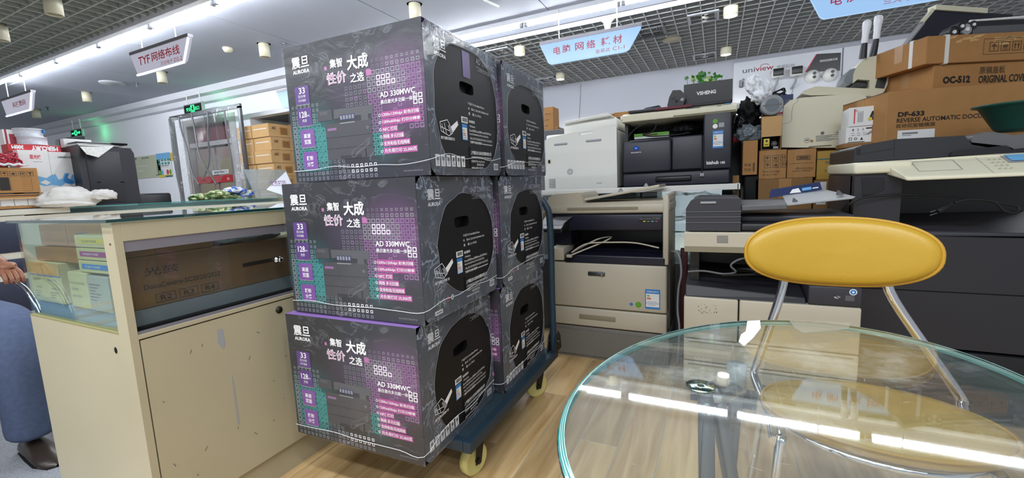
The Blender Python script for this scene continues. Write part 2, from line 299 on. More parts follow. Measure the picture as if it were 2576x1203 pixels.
def tag(o, label, cat, group=None, kind=None):
    if label: o['label'] = label
    if cat: o['category'] = cat
    if group: o['group'] = group
    if kind: o['kind'] = kind
    return o
def thing(name, label, cat, loc, rz=0.0, group=None):
    o = bpy.data.objects.new(name, None); C.objects.link(o); o.empty_display_size = 0.1
    o.location = loc; o.rotation_euler = (0, 0, rz)
    return tag(o, label, cat, group)
def solo(mb, name, label, cat, loc, rz=0.0, group=None, bevel=0.0): return tag(mb.build(name, None, loc, rz, bevel), label, cat, group)
def dup(root, loc, label, rz=None):
    r = root.copy(); C.objects.link(r); r.location = loc; r['label'] = label
    if rz is not None: r.rotation_euler = (0, 0, rz)
    for ch in root.children:
        c = ch.copy(); C.objects.link(c); c.parent = r
        for g in ch.children:
            d = g.copy(); C.objects.link(d); d.parent = c
    return r
def struct(mb, name, parent=None, bevel=0.0): return mb.build(name, parent, bevel=bevel, kind='structure')
# ------------------------------------------------------------------ the setting
mb = MB(); mb.box(-18, 4.6, -3.5, 8.6, -0.12, 0.0, 'floor_grey'); floor = struct(mb, 'floor')
mb = MB(); mb.box(-0.072, 0.072, -0.6, 0.6, 0.0, 0.0025, 'wood_floor'); first = None
for i in list(range(-1, 19)) + list(range(-31, -20)):  # laminate boards in the two aisles, running away from the camera
    for j in range(4):
        x = -1.28 + 0.147 * i; y = -0.6 + 1.206 * j + (0.45 * i) % 1.2
        if first is None: o = first = mb.build('plank', floor)
        else: o = first.copy(); C.objects.link(o)
        o.location = (x, y, 0)
mb = MB(); mb.box(-4.05, -2.02, -1.0, 1.2, 0.0, 0.006, 'carpet_grey'); mb.box(-4.08, -4.05, -1.0, 1.2, 0.0, 0.009, 'seal_dark')
mat_o = solo(mb, 'carpet_mat', 'speckled grey carpet mat with a dark edge on the floor left of the glass counter', 'mat', (0, 0, 0.003))
mb = MB(); mb.box(-18, 4.6, 8.25, 8.4, -0.1, 3.6, 'wall_paint'); wall_b = struct(mb, 'wall_back')
mb = MB(); mb.box(4.5, 4.6, 2.0, 8.3, -0.1, 3.6, 'wall_paint'); struct(mb, 'wall_right')
mb = MB()
W = 'wall_paint_lit'
for x0, x1, z0, z1 in ((-18, -14.95, 0, 2.95), (-14.95, -13.4, 0, 1.6), (-14.95, -13.4, 2.62, 2.95), (-13.4, -9.40, 0, 2.95), (-9.40, -7.75, 2.50, 2.95), (-7.75, -7.35, 0, 2.95), (-7.35, -5.0, 2.36, 2.95), (-5.0, -4.4, 0, 2.95)):
    mb.box(x0, x1, 4.95, 5.1, z0, z1, W)
mb.box(-4.5, -4.4, 5.1, 8.25, 0, 2.95, W)
wall_l = struct(mb, 'wall_left')
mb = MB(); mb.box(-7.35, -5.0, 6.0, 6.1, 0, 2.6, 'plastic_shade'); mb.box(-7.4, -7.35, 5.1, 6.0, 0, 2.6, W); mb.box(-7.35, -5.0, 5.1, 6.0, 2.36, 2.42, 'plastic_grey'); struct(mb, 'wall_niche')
mb = MB(); mb.box(-14.95, -13.4, 5.02, 5.05, 1.6, 2.62, 'clear_grey'); wn = struct(mb, 'window_1')
mb = MB(); mb.box(-14.25, -14.15, 4.96, 5.02, 1.6, 2.62, 'plastic_lgrey'); mb.build('window_frame', wn)
mb = MB(); mb.box(-18, -4.4, 4.70, 4.95, 2.84, 2.95, 'white_paint'); mb.box(-18, -4.4, 4.84, 4.95, 2.74, 2.84, 'white_paint'); struct(mb, 'trim_1')
# door behind the clear strip curtain
mb = MB(); mb.box(-9.40, -9.24, 4.93, 5.1, 0, 2.5, 'door_frame_grey'); mb.box(-7.92, -7.75, 4.93, 5.1, 0, 2.5, 'door_frame_grey'); mb.box(-9.24, -7.92, 4.93, 5.1, 2.38, 2.5, 'door_frame_grey'); mb.box(-9.24, -7.92, 4.95, 5.1, 1.98, 2.06, 'door_frame_grey'); d1 = struct(mb, 'door_1')
for i, (a, b) in enumerate(((-9.2, -8.6), (-8.56, -7.95))):
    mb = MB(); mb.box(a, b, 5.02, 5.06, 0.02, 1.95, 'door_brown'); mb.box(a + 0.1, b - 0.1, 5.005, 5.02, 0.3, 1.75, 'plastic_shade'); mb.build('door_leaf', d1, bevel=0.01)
mb = MB(); mb.box(-9.2, -7.95, 5.03, 5.05, 2.08, 2.36, 'maroon_glass'); mb.build('transom_pane', d1)
# ceilings
xs = [-18, -9.9, -8.2, -6.6, -4.95, -3.35, -1.75, -0.1, 1.6, 3.2, 4.6]
mb = MB(); mb.box(-18, 4.6, -3.5, 8.4, 3.5, 3.6, 'void_black'); ceil = struct(mb, 'ceiling')
for a, b in zip(xs, xs[1:]):
    mb = MB(); mb.box(a + 0.006, b - 0.006, 3.0, 4.95, 2.95, 2.98, 'ceiling_paint'); mb.build('panel', ceil)
mb = MB(); mb.box(-4.4, 4.6, 4.9, 5.36, 2.96, 3.0, 'ceiling_paint'); mb.box(-4.4, 4.6, 5.33, 5.36, 2.985, 3.5, 'ceiling_paint'); mb.box(-4.4, 4.6, 4.86, 4.92, 2.90, 2.96, 'white_paint'); struct(mb, 'beam_back')
mb = MB(); mb.box(-18, 4.6, 2.66, 3.05, 2.965, 3.5, 'ceiling_paint'); mb.box(-18, 4.6, 2.64, 2.70, 2.87, 3.5, 'white_paint'); struct(mb, 'beam_front')
def grid(name, x0, x1, y0, y1, st, m, z=2.9, h=0.055):
    g = MB(); g.box(x0, x0 + 0.02, y0, y1, z, z + h, m); root = struct(g, name)
    bx = MB(); bx.box(0, x1 - x0, -0.006, 0.006, 0, h, m); fx = None
    by = MB(); by.box(-0.006, 0.006, 0, y1 - y0, 0, h, m); fy = None
    n = int((y1 - y0) / st) + 1
    for i in range(n):
        o = fx.copy() if fx else bx.build('slat', root); fx = fx or o
        if o.name not in C.objects: C.objects.link(o)
        o.location = (x0, y0 + i * st, z)
    for i in range(int((x1 - x0) / st) + 1):
        o = fy.copy() if fy else by.build('slat', root); fy = fy or o
        if o.name not in C.objects: C.objects.link(o)
        o.location = (x0 + i * st, y0, z)
grid('ceiling_grid', -4.4, 4.5, 5.37, 8.24, 0.15, 'grid_grey')
grid('ceiling_grid', -13.0, 3.5, -0.6, 2.64, 0.15, 'grid_white')
# fluorescent tubes
def tube_light(x0, x1, y, z, label, group, m='emit_tube'):
    t = thing('tube_light', label, 'light', ((x0 + x1) / 2, y, z), 0, group); h = (x1 - x0) / 2 - 0.02
    mb = MB(); mb.rbox(-h - 0.01, h + 0.01, -0.028, 0.028, 0.03, 0.07, 'plastic_white', 0.006); mb.build('batten', t)
    mb = MB(); mb.cyl((-h + 0.03, 0, 0), (h - 0.03, 0, 0), 0.019, m, 12); mb.build('tube', t)
    for s in (-1, 1):
        mb = MB(); mb.rbox(s * (h - 0.012) - 0.02, s * (h - 0.012) + 0.02, -0.02, 0.02, -0.02, 0.04, 'plastic_lgrey', 0.006); mb.build('end_cap', t)
g = 'fluorescent tubes in the two long ceiling rows'
edges = [-10.46, -9.3, -8.12, -6.93, -5.74, -4.55, -3.37, -2.19, -1.0]
nm = ['leftmost, half behind the hanging sign at the edge', 'second from the left edge', 'above and left of the red lettered sign', 'directly above the red lettered sign', 'ending at the top edge over the ceiling panels']
for i in range(len(edges) - 1):
    k = i - 1
    lab = 'glowing white tube in the left ceiling row, ' + ('leftmost of that row', 'second of that row from the left', 'third of that row from the left', 'over the left half of the hanging sign', 'fifth of that row, last wholly in view', 'sixth of that row, past the top edge', 'seventh of that row, outside the view', 'eighth of that row, outside the view')[i]
    tube_light(edges[i] * .974, edges[i + 1] * .974, 2.766, 2.88, lab, g, 'emit_tube_left')
redges = [-4.5, -3.35, -2.16, -0.99, 0.19, 1.37, 2.55, 3.73]
for i in range(len(redges) - 1):
    lab = 'glowing tube in the right ceiling row, ' + ('first, hidden behind the cartons', 'second, behind the carton tops', 'above the stacked cartons, left of the hanging sign', 'over the blue hanging sign', 'just past the top edge', 'sixth of the row', 'seventh, at the row end')[i]
    tube_light(redges[i] * .974, redges[i + 1] * .974, 4.93, 2.88, lab, g)
# ceiling fittings
def downlight(x, y, z, lit, label, r=0.062, h=0.17):
    t = thing('downlight', label, 'light', (x, y, z), 0, 'cylinder downlights on the ceiling')
    mb = MB(); mb.lathe([(0.0, h), (r, h), (r, 0.0), (r - 0.006, 0.0), (r - 0.006, 0.03), (0.0, 0.035)], (0, 0, 0), 'plastic_cream', 20); mb.build('housing', t)
    mb = MB(); mb.lathe([(0.0, 0.012), (r - 0.008, 0.014), (r - 0.008, 0.022), (0.0, 0.022)], (0, 0, 0), 'emit_lamp' if lit else 'reflector', 20); mb.build('lens', t)
    if lit:
        l = bpy.data.lights.new('downlight_lamp', 'SPOT'); l.energy = 60; l.spot_size = 2.2; l.spot_blend = 0.6; l.shadow_soft_size = 0.06; l.color = (1.0, 0.97, 0.92)
        o = bpy.data.objects.new('downlight_lamp', l); C.objects.link(o); o.location = (x, y, z - 0.01)
    if z > 2.75 and y < 5.0 and y > 2.7:
        mb = MB(); mb.lathe([(r + 0.02, h - 0.005), (r + 0.02, h), (0, h)], (0, 0, 0), 'plastic_lgrey', 20); mb.build('ceiling_plate', t)
for x, y, l in ((-5.30, 3.87, 'white cylinder downlight on the panels left of the top carton'), (-7.67, 3.85, 'white cylinder downlight just below the red lettered hanging sign'), (-10.05, 3.83, 'white cylinder downlight right of the leftmost hanging sign'), (-12.5, 3.93, 'farthest white cylinder downlight, half behind the leftmost hanging sign'), (-2.92, 3.92, 'white cylinder downlight right above the top carton corner')):
    downlight(x, y, 2.78, False, l)
for x, y, l in ((-5.6, 2.0, 'large white downlight with a broken lens in the left grid ceiling'), (-6.89, 2.0, 'white downlight at the left edge under the grid ceiling')):
    downlight(x, y, 2.76, False, l, 0.065, 0.19)
for x, y, l in ((-2.51, 5.70, 'lit cylinder downlight left of the blue hanging sign'), (0.108, 5.75, 'lit cylinder downlight highest in the right grid ceiling'), (0.087, 7.47, 'lit cylinder downlight above the white display board'), (-2.51, 7.42, 'lit cylinder downlight close to the back wall, left end')):
    downlight(x, y, 2.80, True, l, 0.075, 0.17)
def spot(x, y, label, lit):
    t = thing('recessed_spotlight', label, 'light', (x, y, 2.885), 0, 'square recessed twin spotlights in the grid ceiling')
    mb = MB()
    for a in (0, 1):
        s = (-0.17, -0.14) if a else (0.14, 0.17); mb.box(s[0], s[1], -0.17, 0.17, 0, 0.02, 'plastic_lgrey'); mb.box(-0.14, 0.14, s[0], s[1], 0, 0.02, 'plastic_lgrey')
    mb.build('frame', t)
    mb = MB(); mb.box(-0.14, 0.14, -0.14, 0.14, 0.1, 0.11, 'deep_black'); mb.build('housing', t)
    for dy in (-0.07, 0.07):
        mb = MB(); mb.lathe([(0.06, 0.02), (0.035, 0.07), (0.0, 0.075)], (0, dy, 0), 'reflector', 16); o = mb.build('lamp', t)
        mb = MB(); mb.ball((0, dy, 0.05), 0.02, 'emit_lamp' if lit else 'plastic_white', 8); mb.build('bulb', o)
spot(-0.18, 5.9, 'black square twin spotlight with two lit bulbs, highest in the right grid', True); spot(-0.21, 7.72, 'black square twin spotlight above the leafy planter', False)
spot(-2.81, 5.74, 'black square twin spotlight near the top edge of the stacked cartons', False); spot(-2.84, 7.68, 'black square twin spotlight nearest the back wall at left', False)
t = thing('air_vent', 'dark louvred square air vent in the grid ceiling right of the blue sign', 'vent', (-0.82, 6.08, 2.88))
for k in range(5):
    q = 0.2 - k * 0.035; mb = MB()
    for a, b, c, d in ((-q, q, -q, -q + 0.012), (-q, q, q - 0.012, q), (-q, -q + 0.012, -q, q), (q - 0.012, q, -q, q)): mb.box(a, b, c, d, 0.01 * k, 0.012 + 0.01 * k, 'plastic_grey')
    mb.build('louvre', t)
mb = MB(); mb.box(-0.2, 0.2, -0.2, 0.2, 0.07, 0.08, 'deep_black'); mb.build('backing', t)
mb = MB(); mb.lathe([(0, 0.02), (0.13, 0.02), (0.12, 0.0), (0, -0.008)], (0, 0, 0), 'plastic_shade', 24); solo(mb, 'ceiling_disc', 'round grey disc fixed under the grid ceiling right of the blue sign', 'disc', (-0.59, 6.55, 2.88))
mb = MB(); mb.lathe([(0, 0.13), (0.03, 0.13), (0.035, 0.08), (0.055, 0.03), (0.09, 0.0), (0.085, -0.004), (0.05, 0.02), (0, 0.025)][::-1], (0, 0, 0), 'plastic_cream', 24)
mb2 = MB(); mb2.lathe([(0.0, 0.0), (0.09, 0.0), (0.085, -0.012), (0.05, -0.04), (0.033, -0.1), (0.03, -0.14), (0, -0.14)], (0, 0, 0), 'plastic_cream', 24)
solo(mb2, 'ceiling_speaker', 'cream funnel shaped fitting under the tube row above the blue sign', 'speaker', (-1.17, 5.2, 2.86))
mb = MB(); mb.lathe([(0, 0.05), (0.06, 0.05), (0.06, 0.03), (0.045, 0.0), (0.0, -0.01)], (0, 0, 0), 'plastic_cream', 20); solo(mb, 'smoke_detector', 'round cream smoke detector on the ceiling panels', 'detector', (-5.82, 3.73, 2.90))
mb = MB(); mb.lathe([(0, 0.02), (0.17, 0.02), (0.16, 0.0), (0, -0.004)], (0, 0, 0), 'plastic_lgrey', 24); solo(mb, 'ceiling_speaker', 'flat round grey ceiling speaker left of the downlight under the red lettered sign', 'speaker', (-8.96, 3.77, 2.93))
for x, y, l in ((-5.1, 4.02, 'small metal sprinkler beside the downlight nearest the cartons'), (-8.73, 4.0, 'small metal sprinkler under the middle of the ceiling panels'), (-12.1, 3.98, 'small metal sprinkler farthest left on the ceiling panels')):
    t = thing('sprinkler', l, 'sprinkler', (x, y, 2.95), 0, 'sprinklers on the ceiling panels')
    mb = MB(); mb.lathe([(0, 0), (0.04, 0), (0.035, -0.012), (0.012, -0.015), (0.012, -0.05), (0, -0.05)], (0, 0, 0), 'steel', 14); mb.build('rosette', t)
    mb = MB(); mb.lathe([(0, -0.06), (0.03, -0.062), (0.03, -0.066), (0, -0.07)], (0, 0, 0), 'steel', 14); mb.tube([(0.012, 0, -0.05), (0.012, 0, -0.065)], 0.003, 'steel', 6); mb.build('deflector', t)
mb = MB(); mb.tube([(-0.11, -0.05, 0), (0.11, 0.05, 0)], 0.012, 'plastic_white', 10); solo(mb, 'ceiling_pipe', 'short thin white tube hanging from the panels above the cartons', 'pipe', (-2.2, 4.3, 2.935), 0.9)
# hanging signs
def sign(x0, x1, y, z0, z1, label, words, sub, lit, big=0.40, tx=0.12, slope=0.10, hang=2.95, deep=0.035):
    w = x1 - x0; t = thing('hanging_sign', label, 'sign', (x0, y, z0), 0, 'trapezoid signs hung from the ceiling'); h = z1 - z0
    poly = [(slope * 0.9 + 0.03, 0), (w - slope * 1.35 - 0.03, 0), (w - slope * 1.2, 0.02), (w, h * 0.82), (w, h * 0.9), (0, h * 0.9), (0, h * 0.82), (slope * 0.9, 0.02)]
    mb = MB(); mb.prism(poly, 'y', 0, deep, 'emit_sign' if lit else 'sign_face_glow'); mb.build('panel', t)  # the dim face gets a weak glow of its own to look brighter
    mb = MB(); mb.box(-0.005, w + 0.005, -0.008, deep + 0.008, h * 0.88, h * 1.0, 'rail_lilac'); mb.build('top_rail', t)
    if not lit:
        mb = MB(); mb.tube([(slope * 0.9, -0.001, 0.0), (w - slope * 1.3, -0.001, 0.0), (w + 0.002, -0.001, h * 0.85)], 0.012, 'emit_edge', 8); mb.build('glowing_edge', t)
    mb = MB(); P = Pl(mb, (0, -0.001, 0)); ink = 'emit_red' if lit else 'ink_red'
    f = h / 0.27 if lit else h / 0.28
    for s, a, b, ww, hh in words: P.txt(s, a * f, b * f, ww * f, hh * f, ink, 0.012)
    for s, a, b, ww, hh in sub: P.txt(s, a * f, b * f, ww * f, hh * f, ink, 0.0)
    if words: mb.build('sign_lettering', t)
    for k in (0.2, 0.78):
        mb = MB(); mb.tube([(w * k, deep / 2, h), (w * k, deep / 2, hang - z0)], 0.006, 'plastic_white', 6); mb.build('hanger', t)
sign(-1.868, -0.745, 4.840, 2.360, 2.621, 'glowing pale blue sign with red characters, right of the carton tops', [('电', 0.165, 0.098, 0.085, 0.088), ('脑', 0.275, 0.1, 0.095, 0.09), ('网', 0.43, 0.1, 0.1, 0.085), ('络', 0.565, 0.098, 0.1, 0.09), ('耗', 0.73, 0.098, 0.1, 0.09), ('材', 0.865, 0.098, 0.1, 0.09)], [('金易达', 0.665, 0.03, 0.165, 0.044), ('C1-1', 0.86, 0.032, 0.13, 0.04)], True)
sign(0.716, 1.839, 4.840, 2.350, 2.612, 'glowing pale blue sign cut off by the top right edge', [('电', 0.165, 0.098, 0.085, 0.088), ('脑', 0.285, 0.1, 0.095, 0.09), ('监', 0.465, 0.1, 0.1, 0.085), ('控', 0.60, 0.098, 0.1, 0.09), ('耗', 0.77, 0.098, 0.1, 0.09), ('材', 0.90, 0.098, 0.1, 0.09)], [('兰天电脑', 0.545, 0.03, 0.25, 0.05), ('C1-3', 0.86, 0.032, 0.13, 0.04)], True)
sign(-5.962, -4.832, 2.710, 2.401, 2.658, 'faintly glowing white sign with large red letters and characters, upper left', [('TYF', 0.17, 0.10, 0.25, 0.095), ('网络布线', 0.46, 0.10, 0.58, 0.105)], [('万达电子', 0.63, 0.03, 0.25, 0.045), ('D2-2', 0.91, 0.03, 0.16, 0.042)], False)
sign(-9.737, -8.653, 2.710, 2.355, 2.612, 'white sign with faded pink characters at the left edge', [('科技数码', 0.42, 0.09, 0.5, 0.09)], [], False)
sign(-6.05, -4.9, 4.55, 2.31, 2.58, 'glowing pale blue sign half hidden behind the carton stack', [], [], True)
def exit_sign(x0, y, z, w, h, label, full):
    t = thing('exit_sign', label, 'sign', (x0, y, z), 0, 'green exit signs on the left wall')
    mb = MB(); mb.rbox(0, w, 0, 0.05, 0, h, 'plastic_lgrey', 0.006); mb.build('case', t)
    mb = MB(); mb.box(0.02, w - 0.02, -0.004, 0.0, 0.02, h - 0.02, 'deep_black'); mb.build('face', t)
    mb = MB(); P = Pl(mb, (0, -0.005, 0)); c = w / 2
    P.rect(c - 0.06, c + 0.06, h * 0.2, h * 0.84, 'emit_green')
    P.disc(c + 0.01, h * 0.70, 0.017, 'deep_black', 2); P.poly([(c - 0.02, h * .62), (c + 0.025, h * .62), (c + 0.02, h * .45), (c - 0.02, h * .45)], 'deep_black', 2)
    P.line(c, h * .48, c - 0.035, h * .27, 0.014, 'deep_black', 2); P.line(c, h * .48, c + 0.035, h * .36, 0.014, 'deep_black', 2); P.line(c + .035, h * .36, c + 0.03, h * .26, 0.012, 'deep_black', 2); P.line(c, h * .6, c + 0.045, h * .53, 0.010, 'deep_black', 2); P.line(c, h * .6, c - 0.04, h * .5, 0.010, 'deep_black', 2)
    if full:
        P.txt('安全', 0.09, h * 0.33, 0.13, h * 0.34, 'emit_green', 0.02); P.txt('出口', w - 0.21, h * 0.33, 0.13, h * 0.34, 'emit_green', 0.02)
    else:
        P.poly([(c + .07, h * .4), (c + .16, h * .4), (c + .16, h * .28), (c + .22, h * .52), (c + .16, h * .76), (c + .16, h * .62), (c + .07, h * .62)], 'emit_green'); P.rect(c - .2, c - .06, h * .42, h * .62, 'emit_green')
    mb.build('sign_lettering', t)
    for k in (0.15, 0.85):
        mb = MB(); mb.tube([(w * k, 0.025, h), (w * k, 0.025, 2.86 - z)], 0.008, 'plastic_white', 6); mb.build('hanger', t)
exit_sign(-8.66, 4.62, 2.49, 0.56, 0.19, 'hanging exit sign with green running figure above the strip curtain door', True)
exit_sign(-13.12, 4.62, 2.48, 0.52, 0.17, 'smaller looking green arrow sign hung farther left along the wall', False)
gl_ = bpy.data.lights.new('exit_glow', 'POINT'); gl_.energy = 1.3; gl_.color = (0.1, 1, 0.35); gl_.shadow_soft_size = 0.08
for x in (-8.0, -12.5):
    o = bpy.data.objects.new('exit_glow', gl_); C.objects.link(o); o.location = (x + 0.08, 4.75, 2.56)
# ------------------------------------------------------------------ helpers that read a position on a plane of known depth
def at(px, py, x=None, y=None, z=None):
    d = CF + CR * ((px - 1288.0) / FPX) - CU * ((py - 601.5) / FPX)
    t = x / d.x if x is not None else y / d.y if y is not None else (z - EYE) / d.z
    return Vector((d.x * t, d.y * t, EYE + d.z * t))
# ------------------------------------------------------------------ printer cartons on the platform trolley
BW, BD, BH = 0.515, 0.445, 0.412
def ring_pts(x0, x1, y0, y1, n):        # n points round a rectangle, by angle from its centre
    cx, cy, hx, hy = (x0 + x1) / 2, (y0 + y1) / 2, (x1 - x0) / 2, (y1 - y0) / 2; out = []
    for i in range(n):
        a = 2 * PI * (i + 0.5) / n + PI / 4; c, s = math.cos(a), math.sin(a); k = 1 / max(abs(c), abs(s)); out.append((cx + c * k * hx, cy + s * k * hy))
    return out
def oval_pts(cx, cy, rx, ry, e, n):
    out = []
    for i in range(n):
        a = 2 * PI * (i + 0.5) / n + PI / 4; c, s = math.cos(a), math.sin(a)
        out.append((cx + rx * math.copysign(abs(c) ** (2 / e), c), cy + ry * math.copysign(abs(s) ** (2 / e), s)))
    return out
def front_print(P):
    w, h = BW, BH; U = lambda v: v * w; V = lambda v: v * h
    T = lambda s, u, v, du, dv, m, b=0.02: P.txt(s, u * w, v * h, du * w, dv * h, m, b, 4)
    rnd = random.Random(3)
    for i in range(1, 30):                                  # hollow squares of the halftone pattern
        for j in range(1, 25):
            u, v = i * 0.0333, 0.83 - j * 0.0385; m = None; k = 0.62
            if v < 0.02: continue
            if u > 0.62 and 0.30 < v < 0.80:
                d = math.hypot((u - 0.74) / 0.10, (v - 0.65) / 0.06); m = 'ink_white' if d < 0.7 else 'ink_grey' if d < 1.6 else 'ink_mauve'
                if v > 0.72: k = 0.35 if v > 0.76 else 0.45; m = 'ink_dim' if u < 0.75 else 'ink_grey'
                if u > 0.93 and 0.45 < v < 0.56: m = 'ink_white'
                if 0.92 > u > 0.70 and v < 0.58: m = 'ink_mauve' if rnd.random() < 0.5 else None
            elif 0.44 < u <= 0.62 and 0.50 < v < 0.66: m = 'ink_dim' if rnd.random() < 0.85 else 'ink_mauve'; k = 0.5
            elif u < 0.28 and v < 0.58:
                if v > 0.50: k = 0.36; m = 'ink_grey'
                elif v > 0.42: m = 'ink_teal' if u > 0.2 else 'ink_grey'; k = 0.5
                else: m = 'ink_teal' if u > 0.05 else 'ink_grey'; k = 0.66
                if v < 0.09: k = 0.4; m = 'ink_grey'
                if u > 0.24 and v > 0.40: m = None
            elif 0.63 < u < 0.74 and 0.14 < v < 0.37: m = 'ink_teal'; k = 0.66
            elif 0.36 < u < 0.66 and v < 0.13: m = 'ink_grey' if u < 0.44 or v < 0.05 else 'ink_white'; k = 0.42
            elif 0.27 < u < 0.40 and v < 0.16: m = 'ink_dim'; k = 0.45
            if m:
                s = 0.0165 * min(k * 1.28, .84) * 0.5; P.ring(U(u) - s * 1.05, U(u) + s * 1.05, V(v) - s, V(v) + s, s * 0.42, m, 1.0)
    for i in range(6):
        for j in range(14): P.ring(U(.205 + .014 * i), U(.217 + .014 * i), V(.145 + .018 * j), V(.160 + .018 * j), .0016, 'ink_teal' if (i * 5 + j * 3) % 4 else 'ink_tealdark', 0.9)
    # picture of the printer
    P.rect(U(.285), U(.63), V(.15), V(.41), 'print_grey', 2); P.rect(U(.36), U(.65), V(.44), V(.505), 'print_grey2', 2); P.rect(U(.228), U(.345), V(.435), V(.513), 'print_grey', 2); P.rect(U(.25), U(.31), V(.478), V(.503), 'print_grey2', 2.5)
    P.rect(U(.385), U(.63), V(.41), V(.445), 'print_grey3', 2); P.rect(U(.40), U(.515), V(.425), V(.462), 'ink_navy', 2.5); P.rect(U(.56), U(.61), V(.405), V(.445), 'print_grey2', 2.5)
    for k in range(5): P.rect(U(.405 + k * .022), U(.42 + k * .022), V(.43), V(.457), 'ink_grey', 3)
    P.rect(U(.40), U(.51), V(.400), V(.408), 'ink_grey', 3); P.rect(U(.30), U(.37), V(.36), V(.378), 'ink_mauve', 3); P.circ(U(.60), V(.355), .004, .0015, 'ink_grey', 3)
    P.line(U(.285), V(.31), U(.63), V(.31), .0012, 'print_grey3', 3); P.line(U(.285), V(.23), U(.63), V(.23), .0012, 'print_grey3', 3); P.rect(U(.38), U(.54), V(.15), V(.175), 'print_grey3', 3); P.rect(U(.57), U(.578), V(.155), V(.21), 'ink_black', 3)
    T('震旦', .065, .835, .14, .082, 'ink_white', .015); T('AURORA', .068, .797, .135, .028, 'ink_white', .03)
    T('集智', .363, .79, .095, .062, 'ink_white'); T('大成', .49, .752, .152, .10, 'ink_white', .03); T('性价', .33, .678, .15, .085, 'ink_white', .035)
    P.txt('性价', .334 * w, .682 * h, .142 * w, .077 * h, 'ink_magenta', -.012, 5); T('之选', .506, .668, .1, .065, 'ink_white')
    P.rect(U(.318), U(.337), V(.787), V(.812), 'ink_pink', 2); P.rect(U(.62), U(.655), V(.698), V(.74), 'ink_pink', 2)
    for (u, v, m, a) in ((.066, .578, 'ink_purple', (('33', .035, .075, .05, .045), ('页/分钟', .025, .045, .06, .022), ('打印速度', .025, .018, .06, .018))), (.07, .42, 'ink_purple', (('128', .018, .06, .06, .045), ('M', .082, .062, .015, .015), ('内存', .038, .025, .035, .024))), (.077, .262, 'ink_violet', (('高速', .028, .065, .055, .034), ('双面', .028, .02, .055, .034))), (.083, .096, 'ink_violet', (('鼓粉', .028, .065, .055, .034), ('分离', .028, .02, .055, .034)))):
        P.rrect(U(u), U(u + .115), V(v - .008), V(v + .06), .006, 'ink_grey', 2); P.rrect(U(u), U(u + .115), V(v), V(v + .13), .006, m, 3)
        for s, du, dv, ww, hh in a: T(s, u + du, v + dv, ww, hh, 'ink_white', .015 if hh > .03 else 0)
    T('AD 330MWC', .705, .538, .232, .038, 'ink_white', .02); T('黑白激光多功能一体机', .706, .495, .236, .028, 'ink_white', .01)
    for v, s, wd in ((.412, '1200x1200dpi 彩色扫描', .245), (.364, '1200x600dpi 打印分辨率', .25), (.315, 'NFC 打印', .095), (.267, '网络 多元扫描', .135), (.219, '支持有线/无线网络', .172), (.168, '月负荷打印 25,000页', .215)):
        P.rect(U(.70), U(.712 + wd), V(v - .008), V(v + .034), 'ink_magenta', 1.6); T(s, .708, v - .002, wd, .028, 'ink_white', .008); P.circ(U(.69), V(v + .012), .0042, .0014, 'ink_white', 3)
    T('图片仅供参考,产品以实物为准', .828, .03, .125, .012, 'ink_grey', 0)
